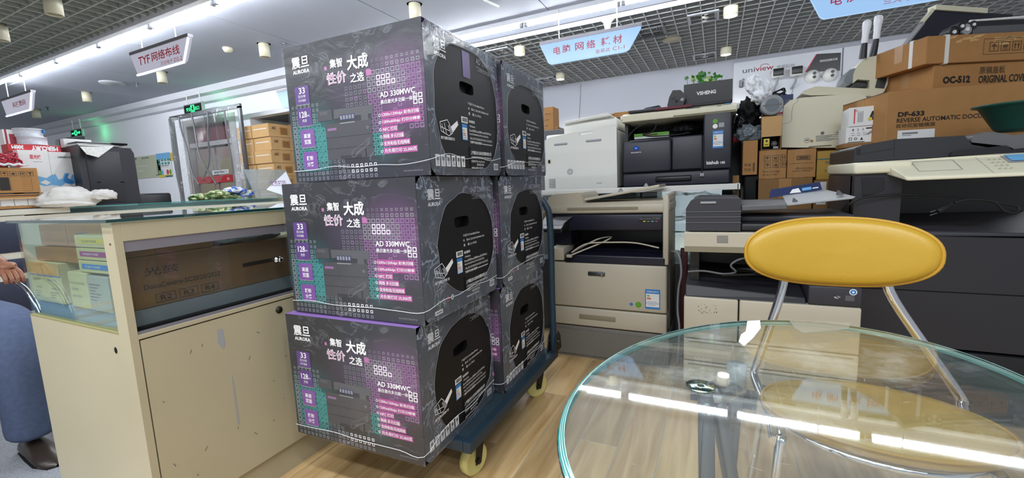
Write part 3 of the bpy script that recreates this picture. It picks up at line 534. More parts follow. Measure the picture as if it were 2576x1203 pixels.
def side_print(P, strip):
    w, h = BD, BH; T = lambda s, u, v, du, dv, m='ink_white', b=0.012: P.txt(s, u * w, v * h, du * w, dv * h, m, b, 3)
    T('震旦', .108, .84, .145, .075); T('AURORA', .108, .798, .14, .027, b=.03); T('AD 330MWC', .66, .875, .31, .045, 'ink_grey', .02); T('黑白激光多功能一体机', .665, .82, .31, .035, 'ink_grey')
    T('产品尺寸:410x380x370mm', .51, .535, .25, .02, b=0); T('电    源:AC 220-240V,50/60Hz,4.5A', .51, .497, .32, .02, b=0); T('重    量:12.17KG', .51, .46, .19, .02, b=0)
    T('系统要求:', .51, .40, .09, .022); T('- Windows', .51, .368, .09, .016, b=0); T('Server2003/Server2008/Server2012/XP/Vista/', .51, .335, .35, .018, b=0); T('Win7/Win8/Win8.1/Win10(32/64 Bit)', .51, .305, .30, .018, b=0); T('- Mac OS 10.7/10.8/10.9/10.10/10.11/10.12/10.13', .51, .275, .36, .018, b=0); T('了解更多信息请登录 www.aurora.com.cn', .51, .245, .36, .02)
    P.rect(.495 * w, .52 * w, .06 * h, .22 * h, 'deep_black', 1.5)
    T('上海震旦办公自动化销售有限公司', .515, .16, .33, .03); T('上海市浦东新区富城路99号震旦国际大楼', .515, .13, .33, .018, b=0); T('全国服务专线: 400-820-0168', .515, .10, .21, .018, b=0); T('800-820-0168', .60, .075, .11, .018, b=0); T('www.aurora.com.cn', .515, .05, .18, .014, b=0)
    P.rect(.405 * w, .495 * w, .39 * h, .435 * h, 'paper_white', 2)
    for k in range(9): P.rect((.418 + k * .0075) * w, (.4215 + k * .0075 + (k % 3) * .001) * w, .40 * h, .428 * h, 'ink_black', 3)
    P.rect(.408 * w, .482 * w, .262 * h, .382 * h, 'ink_blue', 2); P.rect(.413 * w, .477 * w, .268 * h, .355 * h, 'paper_white', 3)
    for k in range(4): P.rect(.416 * w, (.44 + .007 * k) * w, (.335 - k * .014) * h, (.341 - k * .014) * h, ('ink_green', 'ink_yellow', 'ink_red', 'ink_grey')[k], 4)
    P.rect(.413 * w, .477 * w, .278 * h, .281 * h, 'ink_blue', 4)
    # line drawing of the toner drawer
    q = lambda a: [(x * w, y * h) for x, y in a]
    P.poly(q([(.25, .335), (.35, .395), (.36, .365), (.28, .30)]), 'ink_white', 2); P.poly(q([(.22, .345), (.25, .355), (.285, .30), (.25, .285)]), 'ink_grey', 2.5)
    for a, b in (((.13, .36), (.22, .385)), ((.13, .36), (.14, .30)), ((.14, .30), (.23, .275)), ((.22, .385), (.25, .35)), ((.15, .35), (.17, .295)), ((.18, .36), (.20, .29)), ((.13, .33), (.24, .31)), ((.23, .275), (.28, .30))): P.line(a[0] * w, a[1] * h, b[0] * w, b[1] * h, .002, 'ink_white', 3)
    T('请使用震旦原装耗材', .13, .245, .17, .022)
    if strip:
        for k in range(6):
            x = (.055 + k * .064) * w; P.rect(x, x + .05 * w, .06 * h, .14 * h, 'paper_white', 2)
            P.rect(x + .012 * w, x + .038 * w, .10 * h, .125 * h, 'ink_dim', 3); P.rect(x + .022 * w, x + .028 * w, .07 * h, .10 * h, 'ink_dim', 3)
    else:
        for k, m in enumerate(('ink_green', 'ink_grey', 'ink_red', 'ink_white')): P.circ((.16 + k * .055) * w, .11 * h, .008, .003, m, 2)
        P.rect(.11 * w, .20 * w, .03 * h, .06 * h, 'paper_white', 2); P.rect(.12 * w, .19 * w, .04 * h, .05 * h, 'ink_dim', 3)
    P.rect(.885 * w, .965 * w, .045 * h, .10 * h, 'paper_white', 2)
    for k in range(7): P.rect((.895 + k * .009) * w, (.899 + k * .009) * w, .055 * h, .09 * h, 'ink_black', 3)
def printer_carton(label, loc, rz, strip, oval, tape):
    t = thing('printer_carton', label, 'box', loc, rz, 'shrink wrapped printer cartons on the trolley')
    w, d, h = BW, BD, BH
    mb = MB(); V = [(0, 0, 0), (w, 0, 0), (w, d, 0), (0, d, 0), (0, 0, h), (w, 0, h), (w, d, h), (0, d, h)]
    mb.add(V, [(0, 1, 5, 4)], 'front_card'); mb.add(V, [(4, 5, 6, 7)], 'purple_card'); mb.add(V, [(0, 3, 2, 1), (2, 3, 7, 6), (3, 0, 4, 7)], 'side_card')
    hx, hy, n = .51 * d, .655 * h, 32
    outer = ring_pts(0, d, 0, h, n); inner = oval_pts(hx, hy, .10 * d, .042 * h, 4.0, n)
    mb.add([(w, y, z) for y, z in outer + inner] + [(w - .012, y, z) for y, z in inner], [(i, (i + 1) % n, (i + 1) % n + n, i + n) for i in range(n)], 'black_card')
    mb.add([(w, y, z) for y, z in inner] + [(w - .02, y, z) for y, z in inner], [(i, (i + 1) % n, (i + 1) % n + n, i + n) for i in range(n)] + [tuple(range(n, 2 * n))], 'deep_black')
    mb.build('carton_body', t)
    mb = MB(); front_print(Pl(mb, (0, 0, 0), off=.0005)); mb.build('print_front', t, kind='stuff')
    mb = MB(); P = Pl(mb, (w, 0, 0), (0, 1, 0), off=.0006); side_print(P, strip)
    if tape: P.rect(.465 * d, .57 * d, .735 * h, .925 * h, 'ink_purple', 1.5)
    mb.build('print_side', t, kind='stuff')
    mb = MB(); e = .0035; mb.add([(-e, -e, -.001), (w + e, -e, -.001), (w + e, -e, h + .001), (-e, -e, h + .001)], [(0, 1, 2, 3)], 'film_front'); mb.build('shrink_film', t)
    mb = MB(); n = 64; o = ring_pts(-e, d + e, -.001, h + .001, n); i_ = oval_pts(oval[0] * d, oval[1] * h, oval[2] * d, oval[3] * h, oval[4], n)
    mb.add([(w + .004, y, z) for y, z in o + i_], [(k, (k + 1) % n, (k + 1) % n + n, k + n) for k in range(n)], 'film_side'); f = mb.build('shrink_film', t)
    rr = random.Random(int(loc[2] * 100 + loc[1] * 10))
    mb = MB(); pts = [(w + .005, y + rr.uniform(-.004, .004), z + rr.uniform(-.004, .004)) for y, z in oval_pts(oval[0] * d, oval[1] * h, oval[2] * d, oval[3] * h, oval[4], 40)]
    mb.tube(smooth_path(pts + pts[:1], 3), .0007, 'ink_grey', 5); mb.build('film_edge', f)
    mb = MB(); zs = [.035 + rr.uniform(-.004, .008) for _ in range(7)]; mb.tube(smooth_path([(w * k / 6, -.005, zs[k]) for k in range(7)] + [(w + .006, d * k / 5, .045 + rr.uniform(0, .02)) for k in range(1, 6)], 4), .0008, 'bag_white', 5); mb.build('film_edge', f)
    return t
O1, O2, O3 = (.52, .49, .45, .45, 2.7), (.575, .49, .40, .385, 2.15), (.56, .47, .42, .43, 2.3)
R13 = math.radians(1.3)
printer_carton('shrink wrapped dark printer carton, front one of the bottom layer on the trolley', (-1.262, .892, .206), R13 + .01, True, O3, False)
printer_carton('shrink wrapped dark printer carton, front one of the middle layer beside the counter', (-1.242, .915, .622), R13, False, O2, False)
printer_carton('shrink wrapped dark printer carton, front one of the top layer with greenish sheen', (-1.222, .955, 1.038), R13 + .012, True, O1, True)
printer_carton('shrink wrapped dark printer carton, rear one of the bottom layer near the trolley handle', (-1.242, 1.368, .206), R13 - .008, True, O3, False)
printer_carton('shrink wrapped dark printer carton, rear one of the middle layer near the copier', (-1.236, 1.385, .622), R13 - .008, False, O2, False)
printer_carton('shrink wrapped dark printer carton, rear one of the top layer near the white printer', (-1.226, 1.425, 1.038), R13, True, (.52, .47, .45, .40, 2.7), False)
# platform trolley
t = thing('platform_trolley', 'blue steel platform trolley with yellow wheels under the stacked printer cartons', 'trolley', (-0.95, 1.46, 0))
x0, x1, y0, y1 = -.27, .268, -.41, .41
mb = MB(); mb.box(x0 + .03, x1 - .03, y0 + .03, y1 - .03, .185, .203, 'trolley_deck'); mb.build('deck', t)
mb = MB()
for a in ((x0, x0 + .03, y0, y1), (x1 - .03, x1, y0, y1), (x0 + .03, x1 - .03, y0, y0 + .03), (x0 + .03, x1 - .03, y1 - .03, y1)): mb.box(a[0], a[1], a[2], a[3], .168, .205, 'trolley_blue')
mb.build('edge_rail', t, bevel=.003)
mb = MB(); path = smooth_path([(x1 - .015, y1 - .02, .20), (x1 - .015, y1 - .02, .45), (x1 - .013, y1 - .02, .80), (x1 - .03, y1 - .02, .90), (x1 - .09, y1 - .02, .945), (0, y1 - .02, .95), (x0 + .09, y1 - .02, .945), (x0 + .03, y1 - .02, .90), (x0 + .015, y1 - .02, .80), (x0 + .015, y1 - .02, .45), (x0 + .015, y1 - .02, .20)], 6)
mb.tube(path, .0155, 'trolley_blue', 12); mb.build('push_handle', t)
for sx in (x0 + .015, x1 - .015):
    mb = MB(); mb.prism([(y1 - .06, .205), (y1 + .03, .205), (y1 + .02, .27), (y1 - .005, .30), (y1 - .03, .28)], 'x', sx - .022, sx - .017, 'iron_dark'); mb.prism([(y1 - .06, .205), (y1 + .03, .205), (y1 + .02, .27), (y1 - .005, .30), (y1 - .03, .28)], 'x', sx + .017, sx + .022, 'iron_dark'); mb.cyl((sx - .026, y1 - .015, .25), (sx + .026, y1 - .015, .25), .008, 'steel', 10); mb.build('hinge_bracket', t)
for cx, cy, a in ((x1 - .075, y0 + .13, -.23), (x1 - .08, y1 - .10, -.6), (x0 + .075, y0 + .13, .2), (x0 + .08, y1 - .10, .2)):
    dx, dy = math.cos(a), math.sin(a); ax = Vector((dx, dy, 0)); fw = Vector((-dy, dx, 0)); c = Vector((cx, cy, .056))
    mb = MB(); n = 28; prof = [(.010, -.017), (.038, -.012), (.046, -.016), (.056, -.013), (.056, .013), (.046, .016), (.038, .012), (.010, .017)]
    vs = [c + ax * z + (fw * math.cos(2 * PI * k / n) + Vector((0, 0, 1)) * math.sin(2 * PI * k / n)) * r for r, z in prof for k in range(n)]
    mb.add(vs, [(i * n + k, i * n + (k + 1) % n, (i + 1) * n + (k + 1) % n, (i + 1) * n + k) for i in range(len(prof) - 1) for k in range(n)], 'nylon_yellow', True); wh = mb.build('wheel', t)
    mb = MB(); mb.cyl(c - ax * .03, c + ax * .03, .010, 'iron_dark', 12); mb.build('axle', wh)
    mb = MB(); top = Vector((cx, cy, .155)) + fw * .02
    for s in (-1, 1):
        o = ax * .022 * s; p = [c + o - fw * .013 - Vector((0, 0, .012)), c + o + fw * .013 - Vector((0, 0, .012)), top + o + fw * .02, top + o - fw * .02]
        mb.add(p + [q + ax * .003 * s for q in p], [(0, 1, 2, 3), (4, 5, 6, 7), (0, 1, 5, 4), (1, 2, 6, 5), (2, 3, 7, 6), (3, 0, 4, 7)], 'iron_dark')
    mb.cyl(top - Vector((0, 0, .004)), top + Vector((0, 0, .013)), .032, 'iron_dark', 16); mb.build('caster_fork', t)

# ------------------------------------------------------------------ glass display counter on the left
t = thing('display_counter', 'cream display counter with glass end and dark sliding glass doors beside the cartons', 'counter', (-1.37, .53, 0))
LEN, DEP = 2.2, .62
CC = 'counter_cream'
mb = MB(); mb.prism([(-DEP, 0.0), (0, 0.0), (0, .95), (-.055, .95), (-.055, .655), (-DEP, .655)], 'y', 0, .018, CC); e = mb.build('end_panel', t, bevel=.0015)
mb = MB(); P = Pl(mb, (0, 0, 0)); P.disc(-.085, .605, .0075, 'deep_black', 1, .009); P.disc(-.022, .895, .004, 'ink_brown', 1, .003); mb.build('cable_hole', e)
mb = MB(); mb.box(-DEP, -.055, -.0005, .0185, .652, .6565, 'edge_chip'); mb.build('raw_edge', e)
mb = MB(); mb.box(-.018, 0, .018, LEN, .90, .95, CC); mb.build('top_rail', t, bevel=.0015)
mb = MB(); mb.box(-.05, -.004, .018, LEN, .872, .90, 'rail_lilac'); mb.build('upper_track', t)
mb = MB(); mb.box(-.05, -.004, .018, LEN, .650, .658, 'rail_lilac'); mb.box(-.045, -.01, .018, LEN, .658, .662, 'deep_black'); mb.build('lower_track', t)
mb = MB(); mb.box(-.05, 0, .018, LEN, .638, .650, CC); mb.build('door_rail', t, bevel=.001)
for k, (a, b) in enumerate(((.022, .478), (.484, .94), (.946, 1.4), (1.406, 1.86))):
    mb = MB(); mb.box(-.018, -.002, a, b, .106, .634, CC); d = mb.build('door', t, bevel=.0015)
    if k % 2 == 0:
        mb = MB(); mb.lathe([(0.0, .006), (.006, .006), (.0065, .004), (.012, .003), (.013, -.002)], (-.002, b - .05 if k else b - .06, .605), 'iron_dark', 18, ax='x'); mb.build('lock', d)
    if k == 0:
        mb = MB(); P = Pl(mb, (-.002, a, 0), (0, 1, 0)); rr = random.Random(5)
        for i in range(14): x = rr.uniform(.03, .42); z = rr.uniform(.16, .58); P.line(x, z, x + rr.uniform(-.01, .01), z + rr.uniform(.002, .012), .0014, 'ink_brown')
        P.poly([(.19, .60), (.205, .60), (.207, .55), (.20, .535), (.188, .56)], 'plastic_lgrey'); P.poly([(.214, .44), (.217, .44), (.219, .28), (.213, .28)], 'plastic_lgrey'); mb.build('scuff_marks', d, kind='stuff')
mb = MB(); mb.box(-.50, -.02, .018, LEN, .0, .10, CC); mb.build('plinth', t)
mb = MB(); mb.box(-DEP, -.02, .018, LEN, .60, .64, CC); mb.box(-DEP, -DEP + .018, .018, LEN, 0, .64, CC); mb.box(-DEP, 0, LEN, LEN + .018, 0, .95, CC); mb.build('carcass', t)
mb = MB(); mb.box(-DEP + .01, -.06, .022, LEN, .642, .70, 'shelf_blue'); mb.build('inner_shelf', t)
mb = MB(); mb.box(-DEP, -.056, .005, .010, .6565, .949, 'glass_clear'); mb.build('end_pane', t)
mb = MB(); mb.box(-DEP, -DEP + .005, .01, LEN, .6565, .949, 'glass_clear'); mb.build('back_pane', t)
mb = MB(); mb.box(-.034, -.030, .02, .62, .655, .875, 'glass_dark'); g1 = mb.build('sliding_pane', t)
mb = MB(); mb.box(-.022, -.018, .58, 1.5, .655, .875, 'glass_dark'); mb.build('sliding_pane', t)
mb = MB(); mb.lathe([(0, .030), (.008, .030), (.009, .026), (.009, .016), (.014, .014), (.014, .002), (0, 0)], (-.030, .448, .776), 'chrome', 16, ax='x'); mb.box(-.030, -.024, .33, .45, .772, .784, 'iron_dark'); mb.build('lock', g1)
mb = MB(); mb.box(-DEP - .01, .006, -.012, LEN + .02, .9505, .9585, 'glass_top'); gt = mb.build('top_pane', t)
mb = MB(); mb.box(.006, .0065, -.012, LEN + .02, .9505, .9585, 'glass_edge_dark'); mb.box(-DEP - .01, .0065, -.0125, -.012, .9505, .9585, 'glass_edge_dark'); mb.build('glass_edge', gt)
# what stands inside it
def frect(px0, py0, px1, py1, y):
    a = at(px0, py1, y=y); b = at(px1, py0, y=y); return a.x, b.x, a.z, b.z
def crate(name, label, cat, x0, x1, y0, y1, z0, z1, m, prints=None, group=None, bevel=.002, tape=None, rz=0.0, flap=True):
    t = thing(name, label, cat, (x0, y0, z0), rz, group); w, d, h = x1 - x0, y1 - y0, z1 - z0
    mb = MB(); mb.box(0, w, 0, d, 0, h, m); mb.build('carton_body', t, bevel=bevel)
    if flap:
        mb = MB(); P = Pl(mb, (0, 0, h), (1, 0, 0), (0, 1, 0)); P.rect(0, w, d * .495, d * .505, 'ink_brown'); mb.build('flap_seam', t)
    if tape:
        mb = MB(); P = Pl(mb, (0, 0, 0)); P.rect(w * tape[0], w * tape[1], h * tape[2], h * tape[3], 'carton_tape'); mb.build('tape_strip', t)
    if prints:
        mb = MB(); prints(Pl(mb, (0, 0, 0)), w, h); mb.build('print_front', t, kind='stuff')
    return t
SH = .701
g = 'toner boxes inside the glass counter'
def lines(n, col='ink_grey', x=.15, y=.55, dw=.6, dh=.05, gap=.11):
    def f(P, w, h):
        for k in range(n): P.rect(w * x, w * (x + dw * (1 - .23 * (k % 3))), h * (y - k * gap), h * (y - k * gap + dh), col)
    return f
def band(col, txt, n=0):
    def f(P, w, h):
        P.rect(w * .12, w * .99, h * .30, h * .72, col); P.txt(txt, w * .25, h * .42, w * .5, h * .18, 'ink_dim' if col == 'ink_yellow' else 'ink_white')
    return f
def blue_top(P, w, h):
    P.rect(0, w, h * .66, h * .69, 'ink_blue'); P.rect(0, w, h * .69, h, 'carton_light'); P.txt('CARTRIDGE', w * .2, h * .55, w * .55, h * .05, 'ink_dim'); P.txt('4600/5000', w * .4, h * .35, w * .4, h * .04, 'ink_dim')
    for k in range(3): P.rect(w * .25, w * (.7 - .1 * k), h * (.25 - .06 * k), h * (.265 - .06 * k), 'ink_dim')
for (a, b, m, lab, pr) in (((94, 700), (127, 790), 'toner_box', 'pale upright toner box with a blue line, nearest the back of the glass counter', blue_top), ((128, 705), (170, 795), 'toner_box', 'pale upright toner box with a blue line, second from the back', blue_top)):
    x0, _, _, z1 = frect(a[0], a[1] - 60, a[0] + 1, b[1], .545); x1 = at(b[0], b[1], y=.545).x; crate('toner_box', lab, 'box', x0, x1 - .001, .545, .78, SH, .826, m, pr, g, flap=False)
def smart(P, w, h):
    P.txt('Smart Cartridge', w * .1, h * .66, w * .75, h * .08, 'ink_dim'); P.txt('5200', w * .15, h * .5, w * .35, h * .06, 'ink_dim'); P.txt('BK/C/M/Y', w * .15, h * .3, w * .5, h * .06, 'ink_dim')
x0 = at(171, 700, y=.545).x; x1 = at(218, 700, y=.545).x; crate('toner_box', 'pale yellowish toner box with black print in the glass counter', 'box', x0, x1, .545, .79, SH, .806, 'toner_box', smart, g, flap=False)
x2 = at(272, 700, y=.545).x; crate('toner_box', 'grey toner box with small print beside the counter corner post', 'box', x1 + .002, x2, .543, .79, SH, .800, 'toner_grey', lines(6, 'ink_dim', .1, .75, .5, .03, .09), g, flap=False)
x0, x1 = at(193, 640, y=.548).x, at(268, 640, y=.548).x
for k, (c, s, w_) in enumerate((('ink_blue', 'CYAN TONER', 'blue'), ('ink_magenta', 'MAGENTA TONER', 'magenta'), ('ink_yellow', 'YELLOW TONER', 'yellow'))):
    crate('toner_box', 'flat pale toner box with a %s label band, in the stack of three' % w_, 'box', x0, x1, .548, .78, .808 + .036 * k, .842 + .036 * k, 'toner_box', band(c, s), g, flap=False)
x3 = -1.965
crate('old_carton', 'worn orange brown carton lying on the toner boxes behind the counter end glass', 'box', x3, x0 - .006, .56, .85, .828, .872, 'carton_orange', None, None)
crate('old_carton', 'worn pinkish carton topmost in the counter, just under its glass top', 'box', x3 + .005, x0 + .10, .575, .9, .925 - .05, .940, 'carton_orange', lines(2, 'ink_dim', .6, .6, .2, .05, .2), None, tape=(.45, .46, 0, 1))
def drum(P, w, h):
    P.txt('光鼓', w * .06, h * .62, w * .14, h * .16, 'ink_black'); P.txt('DocuCentre-SC2020/2022', w * .05, h * .36, w * .34, h * .1, 'ink_black')
    for k, s in enumerate(('R2', 'R3', 'R4')): x = w * (.09 + .1 * k); P.ring(x, x + w * .085, h * .06, h * .24, .0015, 'ink_black'); P.txt(s, x + w * .02, h * .1, w * .045, h * .1, 'ink_black')
    P.ring(w * .80, w * .97, h * .38, h * .56, .001, 'ink_black'); P.rect(w * .82, w * .93, h * .66, h * .74, 'ink_black')
c = crate('drum_carton', 'long brown drum carton marked R2 R3 R4 behind the dark sliding glass', 'box', 0, .60, 0, .095, 0, .145, 'carton_brown', drum, None, rz=PI / 2); c.location = (-1.44, .575, SH)
c = crate('flat_carton', 'long flat olive carton on top of the drum carton in the counter', 'box', 0, .245, 0, .095, 0, .045, 'carton_brown', None, None, rz=PI / 2); c.location = (-1.445, .56, .847)
mb = MB(); mb.blob((0, 0, .012), (.045, .12, .022), 'clear_grey', .3, seed=4, freq=2.5); solo(mb, 'plastic_bag', 'shiny dark plastic bag on the drum carton inside the counter', 'bag', (-1.485, .93, .847))
for k in range(3):
    mb = MB(); mb.lathe([(0, .0), (.024, 0), (.026, .01), (.026, .10), (.02, .125), (.01, .13), (.01, .15), (0, .15)], (0, 0, 0), 'shelf_blue', 16)
    solo(mb, 'toner_bottle', ('blue grey toner bottle nearest the chrome lock in the counter', 'blue grey toner bottle, middle one behind the cartons in the counter', 'blue grey toner bottle farthest along the counter')[k], 'bottle', (-1.50, 1.21 + .06 * k, SH), 0, 'toner bottles in the counter')
# ------------------------------------------------------------------ glass showcase that carries the white printer and the dark copier
t = thing('glass_showcase', 'long glass showcase with white edge under the white printer and dark copier', 'showcase', (-1.11, 2.67, 0)); Wd = 1.212
mb = MB(); mb.box(0, Wd, 0, .55, .934, .944, 'glass_top'); mb.build('top_pane', t)
mb = MB(); mb.box(-.005, Wd + .005, -.006, .003, .924, .957, 'plastic_white'); mb.box(Wd - .003, Wd + .012, -.006, .55, .924, .957, 'plastic_white'); mb.build('edge_strip', t, bevel=.002)
mb = MB(); mb.box(.0, Wd, .0, .55, .944, .955, 'plastic_black'); mb.build('top_board', t)
for x in (.0, .13, .69, Wd - .012):
    mb = MB(); mb.box(x, x + .012, .004, .016, .06, .924, 'rubber_black'); mb.build('post', t)
mb = MB(); mb.box(0, Wd, .01, .016, .50, .92, 'glass_clear'); mb.build('front_pane', t)
mb = MB(); mb.box(0, Wd, .02, .5, .68, .688, 'glass_edge'); mb.build('glass_shelf', t)
mb = MB(); mb.box(0, Wd, .02, .55, .0, .49, 'plastic_grey'); mb.build('base_cabinet', t)
g = 'small packets inside the glass showcase'
for k, (x, m, w, l) in enumerate(((-1.03, 'ink_blue', .11, 'blue packet in the glass showcase, left of the copier lid'), (-1.105, 'carton', .065, 'small carton in the glass showcase beside the trolley handle'))):
    mb = MB(); mb.rbox(0, w, 0, .12, 0, .12, m, .006); solo(mb, 'packet', l, 'packet', (x, 2.76, .689), 0, g)
mb = MB(); mb.blob((0, 0, .12), (.22, .1, .10), 'film_bag', .35, seed=3, freq=2.2); solo(mb, 'plastic_bag', 'crumpled clear plastic sheet behind the showcase front, right of the copier lid', 'bag', (-.14, 2.84, .689))
def grown(o, k=1.108): o.scale = (k, k, k); return o
# ------------------------------------------------------------------ white laser printer
t = thing('laser_printer', 'white printer turned sideways left of the dark copier, on the showcase', 'printer', (-1.069, 2.77, .956)); grown(t)
PW = 'plastic_white'
mb = MB(); mb.prism([(0, 0), (.445, 0), (.445, .345), (.40, .345), (.31, .335), (.31, .32), (.225, .315), (.225, .33), (.12, .328), (.05, .318), (.01, .305), (0, .29)], 'y', 0, .03, PW); mb.build('front_cover', t, bevel=.004)
mb = MB(); mb.rbox(.005, .44, .03, .42, 0, .335, PW, .01); mb.build('printer_body', t)
mb = MB(); mb.rbox(.115, .44, .05, .40, .335, .40, PW, .008); mb.rbox(.19, .40, .06, .40, .395, .415, PW, .008); mb.build('document_feeder', t)
mb = MB(); mb.hexa([(.125, .02, .392), (.41, .02, .412), (.41, .30, .412), (.125, .30, .392), (.14, .02, .406), (.39, .02, .43), (.39, .30, .43), (.14, .30, .406)], PW); mb.build('input_tray', t, bevel=.003)
for x0, x1, z in ((.065, .155, .272), (.262, .36, .277)):
    mb = MB(); mb.rbox(x0, x1, -.002, .012, z - .009, z + .010, 'plastic_lgrey', .008); mb.build('grip_slot', t)
mb = MB(); P = Pl(mb, (0, -.0005, 0)); P.circ(.165, .105, .018, .005, 'plastic_lgrey'); P.circ(.165, .105, .009, .004, 'plastic_lgrey'); P.rect(.027, .040, .163, .183, 'deep_black'); P.disc(.033, .173, .017, 'plastic_ivory', .5); P.txt('ecosys', .325, .025, .03, .009, 'plastic_lgrey'); mb.build('print_front', t, kind='stuff')
for k in range(11):
    mb = MB(); mb.box(.028, .07, -.001, .004, .012 + k * .0052, .0142 + k * .0052, 'plastic_grey'); mb.build('vent_slot', t)
# ------------------------------------------------------------------ dark copier with cream top on the showcase
def logo(P, x, z, s, txt=True):
    P.disc(x, z, s, 'glass_blue', 2, s * .72); P.disc(x, z, s * .62, 'ink_sky', 3, s * .40)
    for k in (-1, 0, 1): P.line(x - s * .9, z + k * s * .2, x + s * .9, z + k * s * .2, s * .07, 'glass_blue', 4)
    if txt: P.txt('KONICA MINOLTA', x - s * 1.75, z - s * 1.65, s * 3.5, s * .36, 'ink_white', .02)
def energy(P, x0, x1, z0, z1):
    w, h = x1 - x0, z1 - z0; P.rect(x0, x1, z0, z1, 'ink_blue', 2); P.rect(x0 + w * .06, x1 - w * .06, z0 + h * .1, z0 + h * .78, 'paper_white', 3); P.txt('中国能效标识', x0 + w * .1, z0 + h * .84, w * .8, h * .09, 'ink_white', 0, 4)
    for k, m in enumerate(('ink_green', 'ink_yellow', 'ink_red')): P.rect(x0 + w * .12, x0 + w * (.3 + .05 * k), z0 + h * (.66 - .08 * k), z0 + h * (.71 - .08 * k), m, 4)
    P.rect(x0 + w * .06, x1 - w * .06, z0 + h * .28, z0 + h * .30, 'ink_blue', 4); P.rect(x0 + w * .15, x0 + w * .7, z0 + h * .2, z0 + h * .22, 'ink_grey', 4); P.rect(x0 + w * .15, x0 + w * .8, z0 + h * .36, z0 + h * .38, 'ink_grey', 4)
t = thing('photocopier', 'dark slate photocopier with cream scanner top standing on the glass showcase', 'copier', (-.54, 2.77, .956)); grown(t); SL = 'plastic_slate'
mb = MB(); mb.rbox(0, .545, .004, .45, 0, .075, SL, .008); mb.build('paper_drawer', t)
mb = MB(); mb.rbox(.175, .365, -.001, .02, .018, .055, 'plastic_black', .012); mb.build('drawer_grip', t)
mb = MB(); mb.rbox(0, .26, 0, .06, .079, .255, SL, .012); mb.build('front_cover', t)
mb = MB(); mb.rbox(.263, .415, .002, .06, .084, .262, SL, .008); mb.build('side_cover', t)
mb = MB(); mb.rbox(.005, .545, .05, .46, .07, .26, SL, .01); mb.build('copier_body', t)
mb = MB(); mb.rbox(.418, .55, .004, .46, .079, .375, SL, .008); mb.build('right_column', t)
mb = MB(); mb.box(.0, .55, .40, .45, .25, .375, 'plastic_black'); mb.box(.003, .02, .06, .45, .25, .375, 'plastic_dark'); mb.build('output_cavity', t)
mb = MB(); mb.hexa([(.03, .05, .258), (.40, .05, .258), (.40, .40, .262), (.03, .40, .262), (.03, .05, .264), (.40, .05, .264), (.40, .40, .285), (.03, .40, .285)], 'plastic_grey'); mb.build('output_tray', t)
mb = MB(); mb.prism([(0, .362), (.0, .398), (.05, .412), (.46, .415), (.46, .362)], 'x', -.002, .572, 'plastic_ivory'); mb.build('scanner_unit', t, bevel=.006)
mb = MB(); mb.prism([(-.012, .368), (-.012, .39), (.05, .414), (.05, .368)], 'x', .27, .568, 'plastic_ivory'); mb.build('control_panel', t, bevel=.005)
mb = MB(); P = Pl(mb, (0, -.013, .393), (1, 0, 0), (0, 1, .39), .001); P.rect(.33, .40, .018, .032, 'plastic_grey'); P.rect(.48, .50, .012, .022, 'plastic_lgrey'); P.disc(.53, .035, .012, 'ink_sky'); P.disc(.515, .045, .006, 'ink_teal'); mb.build('panel_keys', t, kind='stuff')
mb = MB(); mb.prism([(.03, .414), (.03, .428), (.44, .445), (.44, .414)], 'x', .03, .545, 'plastic_charcoal'); mb.build('scanner_lid', t, bevel=.006)
mb = MB(); mb.hexa([(.17, .024, .413), (.36, .024, .413), (.36, .05, .413), (.17, .05, .413), (.17, .022, .424), (.36, .022, .426), (.36, .06, .430), (.17, .06, .428)], 'maroon_glass'); mb.build('lid_grip', t)
mb = MB(); P = Pl(mb, (0, -.001, 0)); logo(P, .075, .215, .016); P.txt('bizhub', .435, .103, .058, .018, 'ink_white', .03); P.txt('185', .50, .103, .022, .013, 'ink_white', .02)
P2 = Pl(mb, (0, .003, 0)); P2.disc(.473, .322, .012, 'ink_green'); P2.disc(.473, .297, .012, 'ink_white'); P2.rect(.49, .515, .29, .313, 'plastic_lgrey'); energy(P2, .462, .513, .185, .275); mb.build('print_front', t, kind='stuff')
mb = MB(); mb.tube(smooth_path([(.418, -.001, .255), (.419, -.004, .18), (.416, -.004, .11), (.412, -.006, .06)], 5), .002, 'rubber_black', 6); mb.rbox(.404, .424, -.008, -.002, .042, .06, 'plastic_lgrey', .002); mb.build('hanging_tag', t)
mb = MB(); mb.rbox(0, .19, 0, .10, 0, .03, 'paper_white', .003); P = Pl(mb, (0, 0, 0)); P.rect(0, .19, .012, .03, 'ink_green'); P.rect(.05, .13, .016, .024, 'ink_brown', 3); grown(solo(mb, 'toner_box', 'white and green toner box inside the dark copier output slot', 'box', (-.4875, 2.88, 1.258)))
mb = MB(); mb.tube(smooth_path([(-.51, 2.80, 1.271), (-.465, 2.80, 1.316), (-.40, 2.8, 1.338), (-.343, 2.8, 1.332), (-.366, 2.8, 1.288), (-.42, 2.8, 1.277), (-.377, 2.795, 1.262), (-.277, 2.795, 1.258), (-.177, 2.80, 1.260)], 6), .004, 'rubber_black', 7); solo(mb, 'power_cord', 'black cord looped in the dark copier output slot', 'cord', (0, 0, 0))
mb = MB(); mb.blob((0, 0, .035), (.09, .08, .045), 'deep_black', .3, seed=9); solo(mb, 'cloth_bag', 'black crumpled bag stuffed at the right of the output slot', 'bag', (-.19, 2.95, 1.262))
